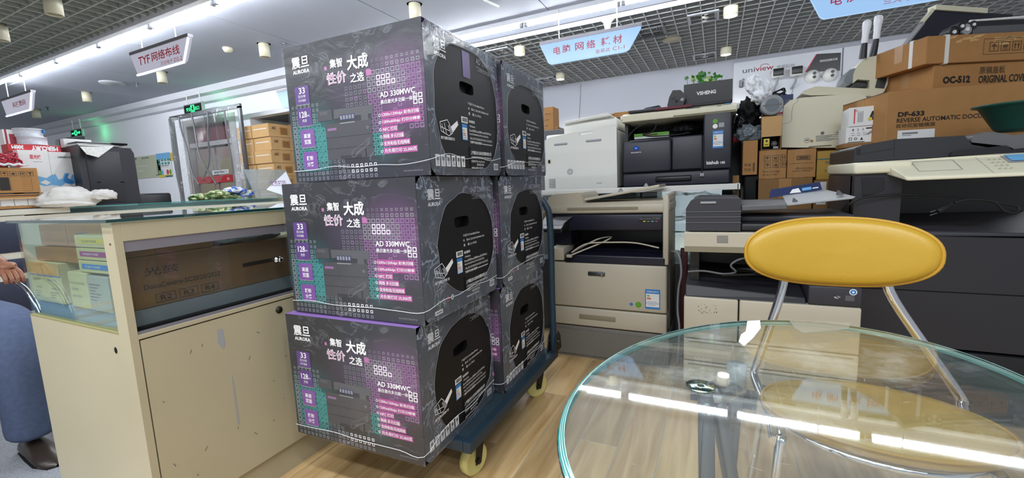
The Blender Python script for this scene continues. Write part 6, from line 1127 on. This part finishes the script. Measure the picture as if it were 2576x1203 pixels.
# snack bags, acrylic stand
gs = 'snack bags heaped on the far glass counter'
for k, (px, dz, r, m, l) in enumerate(((505, .0, (.10, .11, .05), 'snack_green', 'green snack bag at the left end of the heap'), (545, .03, (.10, .13, .055), 'snack_green', 'green snack bag in the middle of the heap'), (575, .0, (.10, .15, .05), 'snack_green', 'green snack bag lying lowest at the front of the heap'), (590, .075, (.10, .14, .05), 'snack_blue', 'blue snack bag on top of the heap'), (618, .03, (.10, .13, .06), 'snack_blue', 'blue snack bag at the right end of the heap'))):
    mb = MB(); mb.blob((0, 0, .035), r, m, .35, seed=30 + k, freq=2.4); solo(mb, 'snack_bag', l, 'bag', (-5.95 + .06 * (k % 2), at(px, 480, x=-5.9).y, TOP + dz), 0, gs)
ya, yb = at(640, 460, x=-5.75).y, at(745, 460, x=-5.75).y
t = thing('acrylic_stand', 'bent clear acrylic sign stand on the counter beside the top wrapped carton', 'stand', (-5.75, ya, TOP + .002), PI / 2); w = yb - ya
mb = MB(); mb.hexa([(.0, 0, 0), (w, 0, 0), (w, .006, 0), (0, .006, 0), (.0, .20, .40), (w, .20, .40), (w, .206, .40), (0, .206, .40)], 'acrylic'); mb.build('front_sheet', t)
mb = MB(); mb.hexa([(.0, .21, .40), (w, .21, .40), (w, .216, .40), (0, .216, .40), (.0, .36, .0), (w, .36, .0), (w, .366, .0), (0, .366, .0)], 'acrylic'); mb.build('back_sheet', t)
mb = MB(); P = Pl(mb, (0, -.002, .0), (1, 0, 0), (0, .2, .4)); P.poly([(w * .3, .12), (w * .98, .42), (w * .98, .02), (w * .65, .02)], 'bag_white', 2); P.txt('文杰打印', w * .45, .17, w * .4, .1, 'ink_mauve', .02, 3); mb.build('print_front', t)
# ------------------------------------------------------------------ left wall: posters, strip curtain, cartons in the niche
def poster(a, b, c, d, m, label, pr):
    x0, x1, z0, z1 = frect(a, b, c, d, 4.94); t = thing('wall_poster', label, 'poster', (x0, 4.935, z0)); w, h = x1 - x0, z1 - z0
    mb = MB(); mb.box(0, w, 0, .006, 0, h, m); mb.build('sheet', t); mb = MB(); pr(Pl(mb, (0, 0, 0)), w, h); mb.build('print_front', t, kind='stuff')
def p1(P, w, h):
    P.txt('营业执照', w * .3, h * .88, w * .3, h * .05, 'ink_black', .02); P.disc(w * .06, h * .92, w * .03, 'ink_dim')
    for k in range(6): P.rect(w * .84, w * .92, h * (.52 - .07 * k), h * (.54 - .07 * k), 'ink_dim')
    for k in range(7): P.rect(w * .2, w * (.5 + .06 * (k % 3)), h * (.8 - .1 * k), h * (.808 - .1 * k), 'plastic_lgrey')
    P.rect(w * .05, w * .5, h * .55, h * .57, 'paper_white'); P.rect(w * .08, w * .32, h * .33, h * .355, 'paper_white'); P.rect(w * .78, w * .92, h * .08, h * .11, 'ink_black')
def p2(P, w, h):
    P.rect(0, w, h * .75, h, 'ink_sky')
    for j in range(2):
        for k in range(4): P.rect(w * (.1 + .22 * k), w * (.26 + .22 * k), h * (.66 - .14 * j), h * (.76 - .14 * j), 'ink_teal', 2)
    P.rect(w * .15, w * .85, h * .46, h * .49, 'ink_dim'); P.rect(w * .2, w * .8, h * .41, h * .42, 'ink_grey'); P.rect(0, w, 0, h * .1, 'ink_yellow'); P.rect(w * .5, w, 0, h * .06, 'ink_tealdark', 2)
    for k, m in enumerate(('ink_green', 'ink_sky', 'paper_white', 'ink_red', 'ink_green')): P.disc(w * (.12 + .19 * k), h * .2, w * .09, m, 2, h * .11)
def p3(P, w, h):
    for k in range(4): P.rect(w * .1, w * (.9 - .1 * (k % 2)), h * (.75 - .2 * k), h * (.8 - .2 * k), 'carton_tape')
poster(346, 388, 400, 450, 'poster_green', 'pale green certificate poster on the left wall', p1); poster(401, 383, 427, 447, 'paper_white', 'white and blue advert poster right of the green certificate', p2); poster(428, 382, 447, 405, 'poster_yellow', 'small yellow paper beside the strip curtain', p3)
t = thing('strip_curtain', 'clear plastic strip curtain with grey frame in front of the wall door', 'curtain', (-8.9, 4.55, 0)); xa, xb = at(440, 380, y=4.55).x + .9 * 0 + 8.9, at(612, 380, y=4.55).x + 8.9; zt = at(440, 297, y=4.55).z
for x in (xa, xb):
    mb = MB(); mb.box(x - .035, x + .035, 0, .04, 0, zt, 'steel_grey'); mb.build('frame_post', t)
mb = MB(); mb.box(xa - .035, xb + .035, 0, .04, zt - .03, zt + .04, 'steel_grey'); mb.build('top_rail', t)
n = 5; rr = random.Random(12)
for k in range(n):
    a = xa + (xb - xa) * k / n; b = xa + (xb - xa) * (k + 1) / n; mb = MB(); N_ = 8; J = 14; vs = []; pull = 0 if k in (0, 4) else (1 if k < 2.5 else -1) * .12
    for j in range(J + 1):
        v = j / J; z = zt - v * (zt - (0.05 if k in (0, 4) else 1.35))
        for i in range(N_ + 1):
            u = i / N_; vs.append((a + (b - a) * u + pull * v * v * 3 * (1 - u * .5), -.02 - .05 * math.sin(u * PI * 2 + k) - .12 * math.sin(v * 7 + u * 2 + k * 2) * v * .4, z - .12 * v * math.sin(u * PI + k)))
    mb.add(vs, [(j * (N_ + 1) + i, j * (N_ + 1) + i + 1, (j + 1) * (N_ + 1) + i + 1, (j + 1) * (N_ + 1) + i) for j in range(J) for i in range(N_)], 'film_bag' if k in (0, 4) else 'pvc_clear', True); s = mb.build('clear_strip', t)  # outer strips take streaky film, its white streaks stand in for reflections
    mb = MB(); mb.tube([vs[j * (N_ + 1)] for j in range(J + 1)], .014, 'curtain_strip', 6); mb.build('strip_seam', s)
x0, x1, z0, z1 = frect(494, 439, 584, 463, 4.993)
t = thing('door_banner', 'red banner with faint lettering across the door behind the curtain', 'banner', (x0, 4.993, z0)); w, h = x1 - x0, z1 - z0
mb = MB(); mb.box(0, w, 0, .01, 0, h, 'banner_red'); mb.build('cloth', t); mb = MB(); P = Pl(mb, (0, 0, 0)); P.txt('消防通道 安全出口 严禁堵塞', w * .08, h * .3, w * .7, h * .35, 'crimson'); P.txt('拉', w * .86, h * .25, w * .06, h * .4, 'ink_white'); mb.build('print_front', t, kind='stuff')
x0, x1, z0, z1 = frect(535, 426, 574, 440, 4.995)
t = thing('door_notice', 'white notice with black characters above the red banner', 'notice', (x0, 4.995, z0)); w, h = x1 - x0, z1 - z0
mb = MB(); mb.box(0, w, 0, .008, 0, h, 'paper_white'); mb.build('sheet', t); mb = MB(); P = Pl(mb, (0, 0, 0)); P.txt('请随手关门', w * .08, h * .22, w * .84, h * .55, 'ink_black', .02); mb.build('print_front', t, kind='stuff')
gn = 'brown cartons stacked in the wall niche'
yN = 4.64; cA, cB, cC = at(604, 400, y=yN).x, at(640, 400, y=yN).x, at(684, 400, y=yN).x; z4 = at(640, 314, y=yN).z; rh = (z4 - at(665, 411, y=yN).z) / 3
def aoc(P, w, h): P.rect(0, w, h * .58, h * .68, 'carton_light'); P.rect(w * .1, w * .9, h * .6, h * .66, 'paper_white', 2)
rows = 9; rn = ['top', 'second', 'third', 'fourth', 'fifth', 'sixth', 'seventh', 'eighth', 'ninth', 'tenth', 'lowest']
for r in range(int(z4 / rh)):
    zz = z4 - (r + 1) * rh
    for k, (a, b) in enumerate(((cA, cB), (cB, cC))):
        o = crate('carton', 'brown taped carton in the %s row of the niche stack, %s column' % (rn[min(r, 10)], ('left', 'right')[k]), 'box', a + .012 * ((r * 3 + k) % 3), b - .006, yN + .02 * (r % 2), yN + .42, zz, zz + rh - .004, 'carton_light', aoc, gn)
        if k:
            mb = MB(); w = b - .006 - a - .012 * ((r * 3 + k) % 3); P = Pl(mb, (w, 0, 0), (0, 1, 0)); P.txt('AOC', .06, rh * .55, .07, rh * .22, 'ink_black', .03); P.rect(.2, .34, rh * .2, rh * .75, 'carton_tape'); [P.rect(.22, .32, rh * (.25 + .09 * q_), rh * (.28 + .09 * q_), 'ink_brown', 2) for q_ in range(5)]; mb.build('print_side', o, kind='stuff')
zb = z4 - int(z4 / rh) * rh
mb = MB(); mb.box(cA - .05, cC + .05, yN - .02, yN + .44, 0, zb - .001, 'carton_dark'); solo(mb, 'pallet', 'low wooden base under the niche carton stack', 'pallet', (0, 0, 0))
mb = MB(); mb.box(-7.2, -5.1, 5.7, 5.95, 2.0, 2.3, 'ink_green'); o = solo(mb, 'niche_board', 'dark green board high at the back of the wall niche', 'board', (0, 0, 0))
mb = MB(); mb.box(0, .5, 0, .3, 0, .12, 'red_print'); solo(mb, 'red_carton', 'small red carton high in the wall niche above the carton stack', 'box', (-6.45, 5.12, z4 + .03))
mb = MB(); mb.box(-6.6, -5.2, 5.1, 5.5, z4 + .0, z4 + .028, 'carton_dark'); solo(mb, 'niche_shelf', 'brown shelf over the niche cartons', 'shelf', (0, 0, 0))
# ------------------------------------------------------------------ round glass table, disc, scrap
TC, TZ = (.128, .741), .66
t = thing('glass_table', 'round glass table with thick teal edge and grey steel tube legs in front', 'table', (TC[0], TC[1], 0)); ex = Vector((.4218, .9067)); ey = Vector((-.9067, .4218)); RA, RB = .434, .316
def ell(k, s=1.0):
    a = 2 * PI * k / 96; p = ex * (RA * s * math.cos(a)) + ey * (RB * s * math.sin(a)); return p
n = 96; mb = MB()
vs = [(ell(k, .974).x, ell(k, .974).y, TZ) for k in range(n)] + [(ell(k, .974).x, ell(k, .974).y, TZ - .012) for k in range(n)]
mb.add(vs, [tuple(range(n)), tuple(range(2 * n - 1, n - 1, -1))], 'glass_table'); top = mb.build('table_top', t)
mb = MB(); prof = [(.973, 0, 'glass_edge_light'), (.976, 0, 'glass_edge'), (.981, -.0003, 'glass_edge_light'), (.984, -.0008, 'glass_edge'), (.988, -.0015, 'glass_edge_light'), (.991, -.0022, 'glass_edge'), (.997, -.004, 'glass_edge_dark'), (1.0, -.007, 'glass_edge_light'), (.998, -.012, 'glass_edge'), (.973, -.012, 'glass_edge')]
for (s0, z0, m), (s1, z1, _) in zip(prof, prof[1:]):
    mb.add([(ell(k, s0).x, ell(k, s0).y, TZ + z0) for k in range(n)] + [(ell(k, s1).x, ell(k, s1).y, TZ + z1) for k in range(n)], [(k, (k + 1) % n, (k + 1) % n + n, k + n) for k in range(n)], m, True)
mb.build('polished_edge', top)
def W(px, py, z): p = at(px, py, z=z); return Vector((p.x - TC[0], p.y - TC[1], z))
mb = MB(); P = Pl(mb, (0, 0, TZ), (1, 0, 0), (0, 1, 0), .0003); rr = random.Random(19)
for k_ in range(46):
    a_ = rr.uniform(0, 2 * PI); q_ = (ex * RA * math.cos(a_) + ey * RB * math.sin(a_)) * rr.uniform(.15, .9); b_ = rr.uniform(0, PI); l_ = rr.uniform(.004, .03); P.line(q_.x, q_.y, q_.x + l_ * math.cos(b_), q_.y + l_ * math.sin(b_), rr.uniform(.0003, .0007), 'plastic_lgrey')
mb.build('scratches', top, kind='stuff')
def Wy(px, py, y): p = at(px, py, y=y); return Vector((p.x - TC[0], p.y - TC[1], p.z))
def floor_pt(a, b): return a + (b - a) * ((a.z - .013) / (a.z - b.z))
h1, h2, h3 = Wy(1776, 1024, .72), Wy(1806, 1022, .74), Wy(1852, 1000, .86)
for a, b, r in ((h1, Wy(1778, 1203, .70), .0125), (h2, Wy(1838, 1203, .735), .0125), (h3, Wy(1836, 1180, .86), .0115)):
    f = floor_pt(a, b); d = (f - a)
    mb = MB(); mb.tube(smooth_path([a + Vector((-.004, .012, .020)), a + Vector((0, .004, .006)), a + d * .06, a + d * .5, f], 6), r, 'steel_grey', 16); lg = mb.build('leg', t)
    mb = MB(); mb.lathe([(0, -.013), (.018, -.013), (.018, 0), (0, 0)], (f.x, f.y, f.z), 'rubber_black', 16); mb.build('rubber_foot', lg)
mb = MB(); mb.tube(smooth_path([h1 + Vector((-.004, .012, .015)), (h1 + h2) / 2 + Vector((0, .012, .026)), h2 + Vector((.004, .008, .012)), h3 + Vector((0, 0, .016))], 5), .011, 'steel_grey', 12); mb.build('leg_joint', t)
for p in ((h1 + h2) / 2, h3):
    mb = MB(); mb.lathe([(0, .0), (.017, .0), (.017, TZ - .0125 - p.z - .01), (0, TZ - .0125 - p.z - .01)], (p.x, p.y + .01, p.z + .01), 'plastic_lgrey', 20); mb.build('glass_pad', t)
c = at(1763, 972, z=.6605); m_, N_, L_, b_ = base('disc_iridescent'); b_.inputs['Metallic'].default_value = 1.0; b_.inputs['Roughness'].default_value = .18
tc_ = N_.new('ShaderNodeTexCoord'); gr = N_.new('ShaderNodeTexGradient'); gr.gradient_type = 'RADIAL'; L_.new(tc_.outputs['Object'], gr.inputs[0]); wv = N_.new('ShaderNodeMath'); wv.operation = 'MULTIPLY'; wv.inputs[1].default_value = 6.0; L_.new(gr.outputs['Fac'], wv.inputs[0]); fr_ = N_.new('ShaderNodeMath'); fr_.operation = 'FRACT'; L_.new(wv.outputs[0], fr_.inputs[0]); cr_ = N_.new('ShaderNodeValToRGB'); e_ = cr_.color_ramp.elements; e_[0].color = rgb('a8d8d4'); e_[1].color = rgb('c8d0d8'); q_ = e_.new(.5); q_.color = rgb('e8ecd0'); q_ = e_.new(.75); q_.color = rgb('8fc8d0'); L_.new(fr_.outputs[0], cr_.inputs[0]); L_.new(cr_.outputs[0], b_.inputs['Base Color']); MATS['disc_iridescent'] = m_
mb = MB(); mb.lathe([(.006, .0012), (.0225, .0012), (.0225, 0), (.006, 0), (.006, .0012)], (0, 0, 0), 'disc_iridescent', 40); solo(mb, 'compact_disc', 'small iridescent disc lying on the glass table top', 'disc', (c.x, c.y, TZ + .0004))
pts = [at(a, b, z=TZ + .001) for a, b in ((1880, 808), (1912, 806), (1914, 826), (1895, 850), (1872, 871), (1858, 860), (1864, 842), (1876, 834))]; o = pts[0]
mb = MB(); mb.prism([(p.x - o.x, p.y - o.y) for p in pts][::-1], 'z', 0, .0008, 'paper_white'); solo(mb, 'paper_scrap', 'torn white paper scrap on the far rim of the glass table', 'paper', (o.x, o.y, TZ + .0006))
pts = [at(a, b, z=TZ + .001) for a, b in ((1985, 806), (2140, 812), (2135, 828), (2060, 834), (2020, 838), (2000, 826))]; o = pts[0]
mb = MB(); mb.prism([(p.x - o.x, p.y - o.y) for p in pts][::-1], 'z', 0, .0006, 'acrylic'); solo(mb, 'tape_scrap', 'clear plastic scrap on the table rim in front of the chair', 'scrap', (o.x, o.y, TZ + .0006))
# ------------------------------------------------------------------ yellow chair
t = thing('dining_chair', 'yellow vinyl chair with oval back and chrome legs behind the glass table', 'chair', (.31, 1.28, 0), -.03)
yb = .12; zc, rx, rz_ = .785, .207, .091; n = 64
def oval(s, k, e=2.35):
    a = 2 * PI * k / n; c, q_ = math.cos(a), math.sin(a); return (-.03 + rx * s * math.copysign(abs(c) ** (2 / e), c), zc + rz_ * s * math.copysign(abs(q_) ** (2 / e), q_))
def curve_y(x): return yb - 1.1 * (x + .03) ** 2 * -1 * -1
mb = MB(); rings = [(.0, -.030), (.35, -.0295), (.65, -.028), (.85, -.024), (.94, -.017), (.985, -.006), (1.0, .0), (.985, .012), (.9, .018), (0.0, .02)]; vs = []
for s, dy in rings:
    for k in range(n): x, z = oval(s, k); vs.append((x, curve_y(x) + dy, z))
mb.add(vs, [(i * n + k, i * n + (k + 1) % n, (i + 1) * n + (k + 1) % n, (i + 1) * n + k) for i in range(len(rings) - 1) for k in range(n)], 'yellow_vinyl', True); bk = mb.build('backrest', t)
mb = MB(); pts = [(oval(1.0, k)[0], curve_y(oval(1.0, k)[0]) - .004, oval(1.0, k)[1]) for k in range(n + 1)]; mb.tube(pts, .0045, 'yellow_piping', 8); mb.build('piping', bk)
sc = (.04, -.05); SZ = .43
mb = MB(); mb.lathe([(0, SZ + .012), (.15, SZ + .01), (.20, SZ), (.215, SZ - .012), (.215, SZ - .03), (.20, SZ - .04), (0, SZ - .04)], (sc[0], sc[1], 0), 'yellow_vinyl', 48, 1.08, .78); st_ = mb.build('seat', t)
mb = MB(); mb.tube([(sc[0] + .234 * math.cos(2 * PI * k / 48), sc[1] + .168 * math.sin(2 * PI * k / 48), SZ - .012) for k in range(49)], .0045, 'yellow_piping', 8); mb.build('piping', st_)
for s, xt, xb_ in ((-1, -.135, -.20), (1, .09, .235)):
    mb = MB(); mb.tube(smooth_path([(xt, yb + .015, .74), (xt + (xb_ - xt) * .12, yb + .01, .66), (xb_, yb - .01, .44), (xb_ + s * .005, yb - .03, .41), (xb_ - s * .02, -.06, .385), (xb_ - s * .025, -.20, .385)], 6), .0115, 'chrome', 14); mb.build('back_post', t)
for (x, y, fx, fy) in ((-.16, -.20, -.20, -.26), (.21, -.20, .25, -.26), (-.18, .08, -.21, .14), (.22, .08, .26, .14)):
    mb = MB(); mb.tube(smooth_path([(x, y * .4, .385), (x, y * .9, .382), (x + (fx - x) * .15, y, .36), (fx, fy, .0)], 6), .011, 'chrome', 12); lg = mb.build('leg', t)
    mb = MB(); mb.cyl((fx, fy, 0), (fx, fy, .02), .015, 'rubber_black', 12); mb.build('foot_cap', lg)
mb = MB(); mb.tube(smooth_path([(sc[0] + .2 * math.cos(a_), sc[1] + .16 * math.sin(a_), .383) for a_ in [2 * PI * k / 16 for k in range(17)]], 2), .009, 'chrome', 10); mb.build('seat_ring', t)
# ------------------------------------------------------------------ seated person and chrome armchair at the left edge
t = thing('armchair', 'chrome tube armchair under the seated person at the left edge', 'chair', (-2.88, .49, 0))
mb = MB(); mb.rbox(-.24, .22, -.21, .21, .40, .45, 'plastic_black', .03); mb.build('seat', t)
mb = MB(); mb.rbox(-.36, -.31, -.21, .21, .50, .92, 'plastic_black', .03); mb.build('backrest', t)
for s in (-1, 1):
    mb = MB(); mb.tube(smooth_path([(-.30, s * .23, .0), (-.30, s * .23, .40), (-.29, s * .23, .60), (-.22, s * .23, .69), (-.05, s * .23, .70), (.08, s * .23, .672), (.22, s * .23, .62), (.30, s * .23, .50), (.29, s * .23, .3), (.25, s * .23, 0)], 6), .011, 'chrome', 12); mb.build('arm_frame', t)
    mb = MB(); mb.tube([(-.30, s * .23, .42), (.29, s * .23, .42)], .01, 'chrome', 10); mb.tube([(-.25, s * .23, .42), (-.25, s * .19, .42)], .01, 'chrome', 10); mb.build('side_rail', t)
mb = MB(); mb.tube([(-.31, -.23, .55), (-.31, .23, .55)], .01, 'chrome', 10); mb.build('back_rail', t)
px, py = -2.88, .49
man = thing('person', 'seated person in grey blue trousers resting a hand on the chrome chair arm', 'person', (px, py, 0))
def grow(name, pts, edges, m, parent):
    bm = bmesh.new(); lay = bm.verts.layers.skin.verify(); vs = [bm.verts.new(p[:3]) for p in pts]
    for a, b in edges: bm.edges.new((vs[a], vs[b]))
    for v, p in zip(vs, pts): v[lay].radius = (p[3], p[3])
    vs[0][lay].use_root = True
    me = bpy.data.meshes.new(name); bm.to_mesh(me); bm.free(); me.materials.append(MATS[m])
    o = bpy.data.objects.new(name, me); C.objects.link(o); o.parent = parent
    md = o.modifiers.new('skin', 'SKIN'); md.use_smooth_shade = True; sb_ = o.modifiers.new('smooth', 'SUBSURF'); sb_.levels = sb_.render_levels = 2
    return o
# body: pelvis, spine, neck, head, arms (skin where bare)
pts = [(0, 0, .55, .12), (-.07, 0, .72, .12), (-.12, 0, .90, .14), (-.14, 0, 1.03, .10), (-.13, 0, 1.10, .055), (-.11, 0, 1.17, .075), (-.10, 0, 1.25, .095), (-.10, 0, 1.33, .07),
       (-.14, .17, 1.0, .062), (-.23, .225, .78, .046), (-.10, .23, .745, .036), (-.04, .23, .740, .030), (-.14, -.17, 1.0, .062), (-.23, -.225, .78, .046), (-.10, -.23, .745, .036), (-.04, -.23, .740, .030)]
edges = [(0, 1), (1, 2), (2, 3), (3, 4), (4, 5), (5, 6), (6, 7), (3, 8), (8, 9), (9, 10), (10, 11), (3, 12), (12, 13), (13, 14), (14, 15)]
body = grow('body', pts, edges, 'skin', man)
for s in (-1, 1):                                  # hands closed over the chair arm
    hx = .015; hp = [(hx - .055, s * .23, .738, .026), (hx - .015, s * .23, .735, .032), (hx + .02, s * .23, .722, .028)]; he = [(0, 1), (1, 2)]
    for k in range(4):
        ox = hx + .03 - .004 * abs(k - 1.5); oy = s * .23 + (k - 1.5) * .017; b0 = len(hp)
        hp += [(hx + .02, oy, .715, .010), (ox + .02, oy, .706, .0095), (ox + .038, oy, .685, .009), (ox + .034, oy, .662, .008)]; he += [(1, b0), (b0, b0 + 1), (b0 + 1, b0 + 2), (b0 + 2, b0 + 3)]
    b0 = len(hp); hp += [(hx - .015, s * .195, .722, .012), (hx + .015, s * .183, .70, .0105), (hx + .035, s * .185, .683, .009)]; he += [(0, b0), (b0, b0 + 1), (b0 + 1, b0 + 2)]
    grow('hand', hp, he, 'skin', man)
# shirt over the trunk and upper arms
pts = [(0, 0, .58, .14), (-.07, 0, .74, .14), (-.12, 0, .90, .155), (-.14, 0, 1.02, .115), (-.14, .17, 1.0, .074), (-.21, .222, .82, .058), (-.14, -.17, 1.0, .074), (-.21, -.222, .82, .058)]
grow('shirt', pts, [(0, 1), (1, 2), (2, 3), (3, 4), (4, 5), (3, 6), (6, 7)], 'shirt', man)
# trousers
pts = [(-.02, 0, .55, .14), (.04, .09, .54, .10), (.36, .10, .555, .088), (.50, .10, .545, .082), (.515, .10, .46, .082), (.475, .10, .30, .078), (.43, .11, .13, .082), (.425, .11, .09, .080),
       (.04, -.09, .54, .10), (.30, -.12, .55, .088), (.42, -.12, .54, .080), (.43, -.12, .46, .080), (.39, -.12, .30, .076), (.35, -.12, .13, .080), (.345, -.12, .09, .078)]
grow('trousers', pts, [(0, 1), (1, 2), (2, 3), (3, 4), (4, 5), (5, 6), (6, 7), (0, 8), (8, 9), (9, 10), (10, 11), (11, 12), (12, 13), (13, 14)], 'denim', man)
for s, X0 in ((.11, .425), (-.12, .345)):
    mb = MB(); vs = []; prof = [(-.08, .030, .0, .055), (-.05, .036, .0, .075), (.02, .040, .0, .075), (.09, .045, .0, .055), (.15, .045, .0, .040), (.185, .030, .0, .028), (.20, .008, .004, .018)]; n_ = 14
    for x, wy, z0, z1 in prof:
        for k in range(n_):
            a = 2 * PI * k / n_; vs.append((X0 + x, s + wy * math.cos(a), max(.004, (z0 + z1) / 2 + (z1 - z0) / 2 * 1.15 * math.sin(a))))
    mb.add(vs, [(i * n_ + k, i * n_ + (k + 1) % n_, (i + 1) * n_ + (k + 1) % n_, (i + 1) * n_ + k) for i in range(len(prof) - 1) for k in range(n_)], 'shoe_leather', True); mb.add(vs[:n_], [tuple(range(n_))], 'shoe_leather'); sh = mb.build('shoe', man)
    mb = MB(); mb.prism([(X0 + x, y_) for x, y_ in ((-.085, s - .03), (.02, s - .042), (.12, s - .048), (.19, s - .03), (.205, s), (.19, s + .03), (.12, s + .048), (.02, s + .042), (-.085, s + .03))], 'z', .0, .012, 'rubber_black'); mb.build('sole', sh)
# face and hair
mb = MB()
for s in (-1, 1): mb.ball((-.012, s * .032, 1.255), (.010, .014, .008), 'ink_white', 10); mb.ball((-.004, s * .032, 1.255), (.005, .006, .006), 'ink_black', 8)
mb.build('eyes', man)
mb = MB(); mb.ball((0, 0, 1.225), (.02, .014, .022), 'skin', 10); mb.build('nose', man)
mb = MB(); mb.ball((-.015, 0, 1.185), (.012, .026, .007), 'cable_red', 10); mb.build('mouth', man)
for s in (-1, 1):
    mb = MB(); mb.ball((-.10, s * .092, 1.24), (.018, .010, .03), 'skin', 10); mb.build('ear', man)
mb = MB(); mb.blob((-.115, 0, 1.305), (.105, .10, .075), 'hair_black', .06, seed=2, freq=4); mb.build('hair', man)
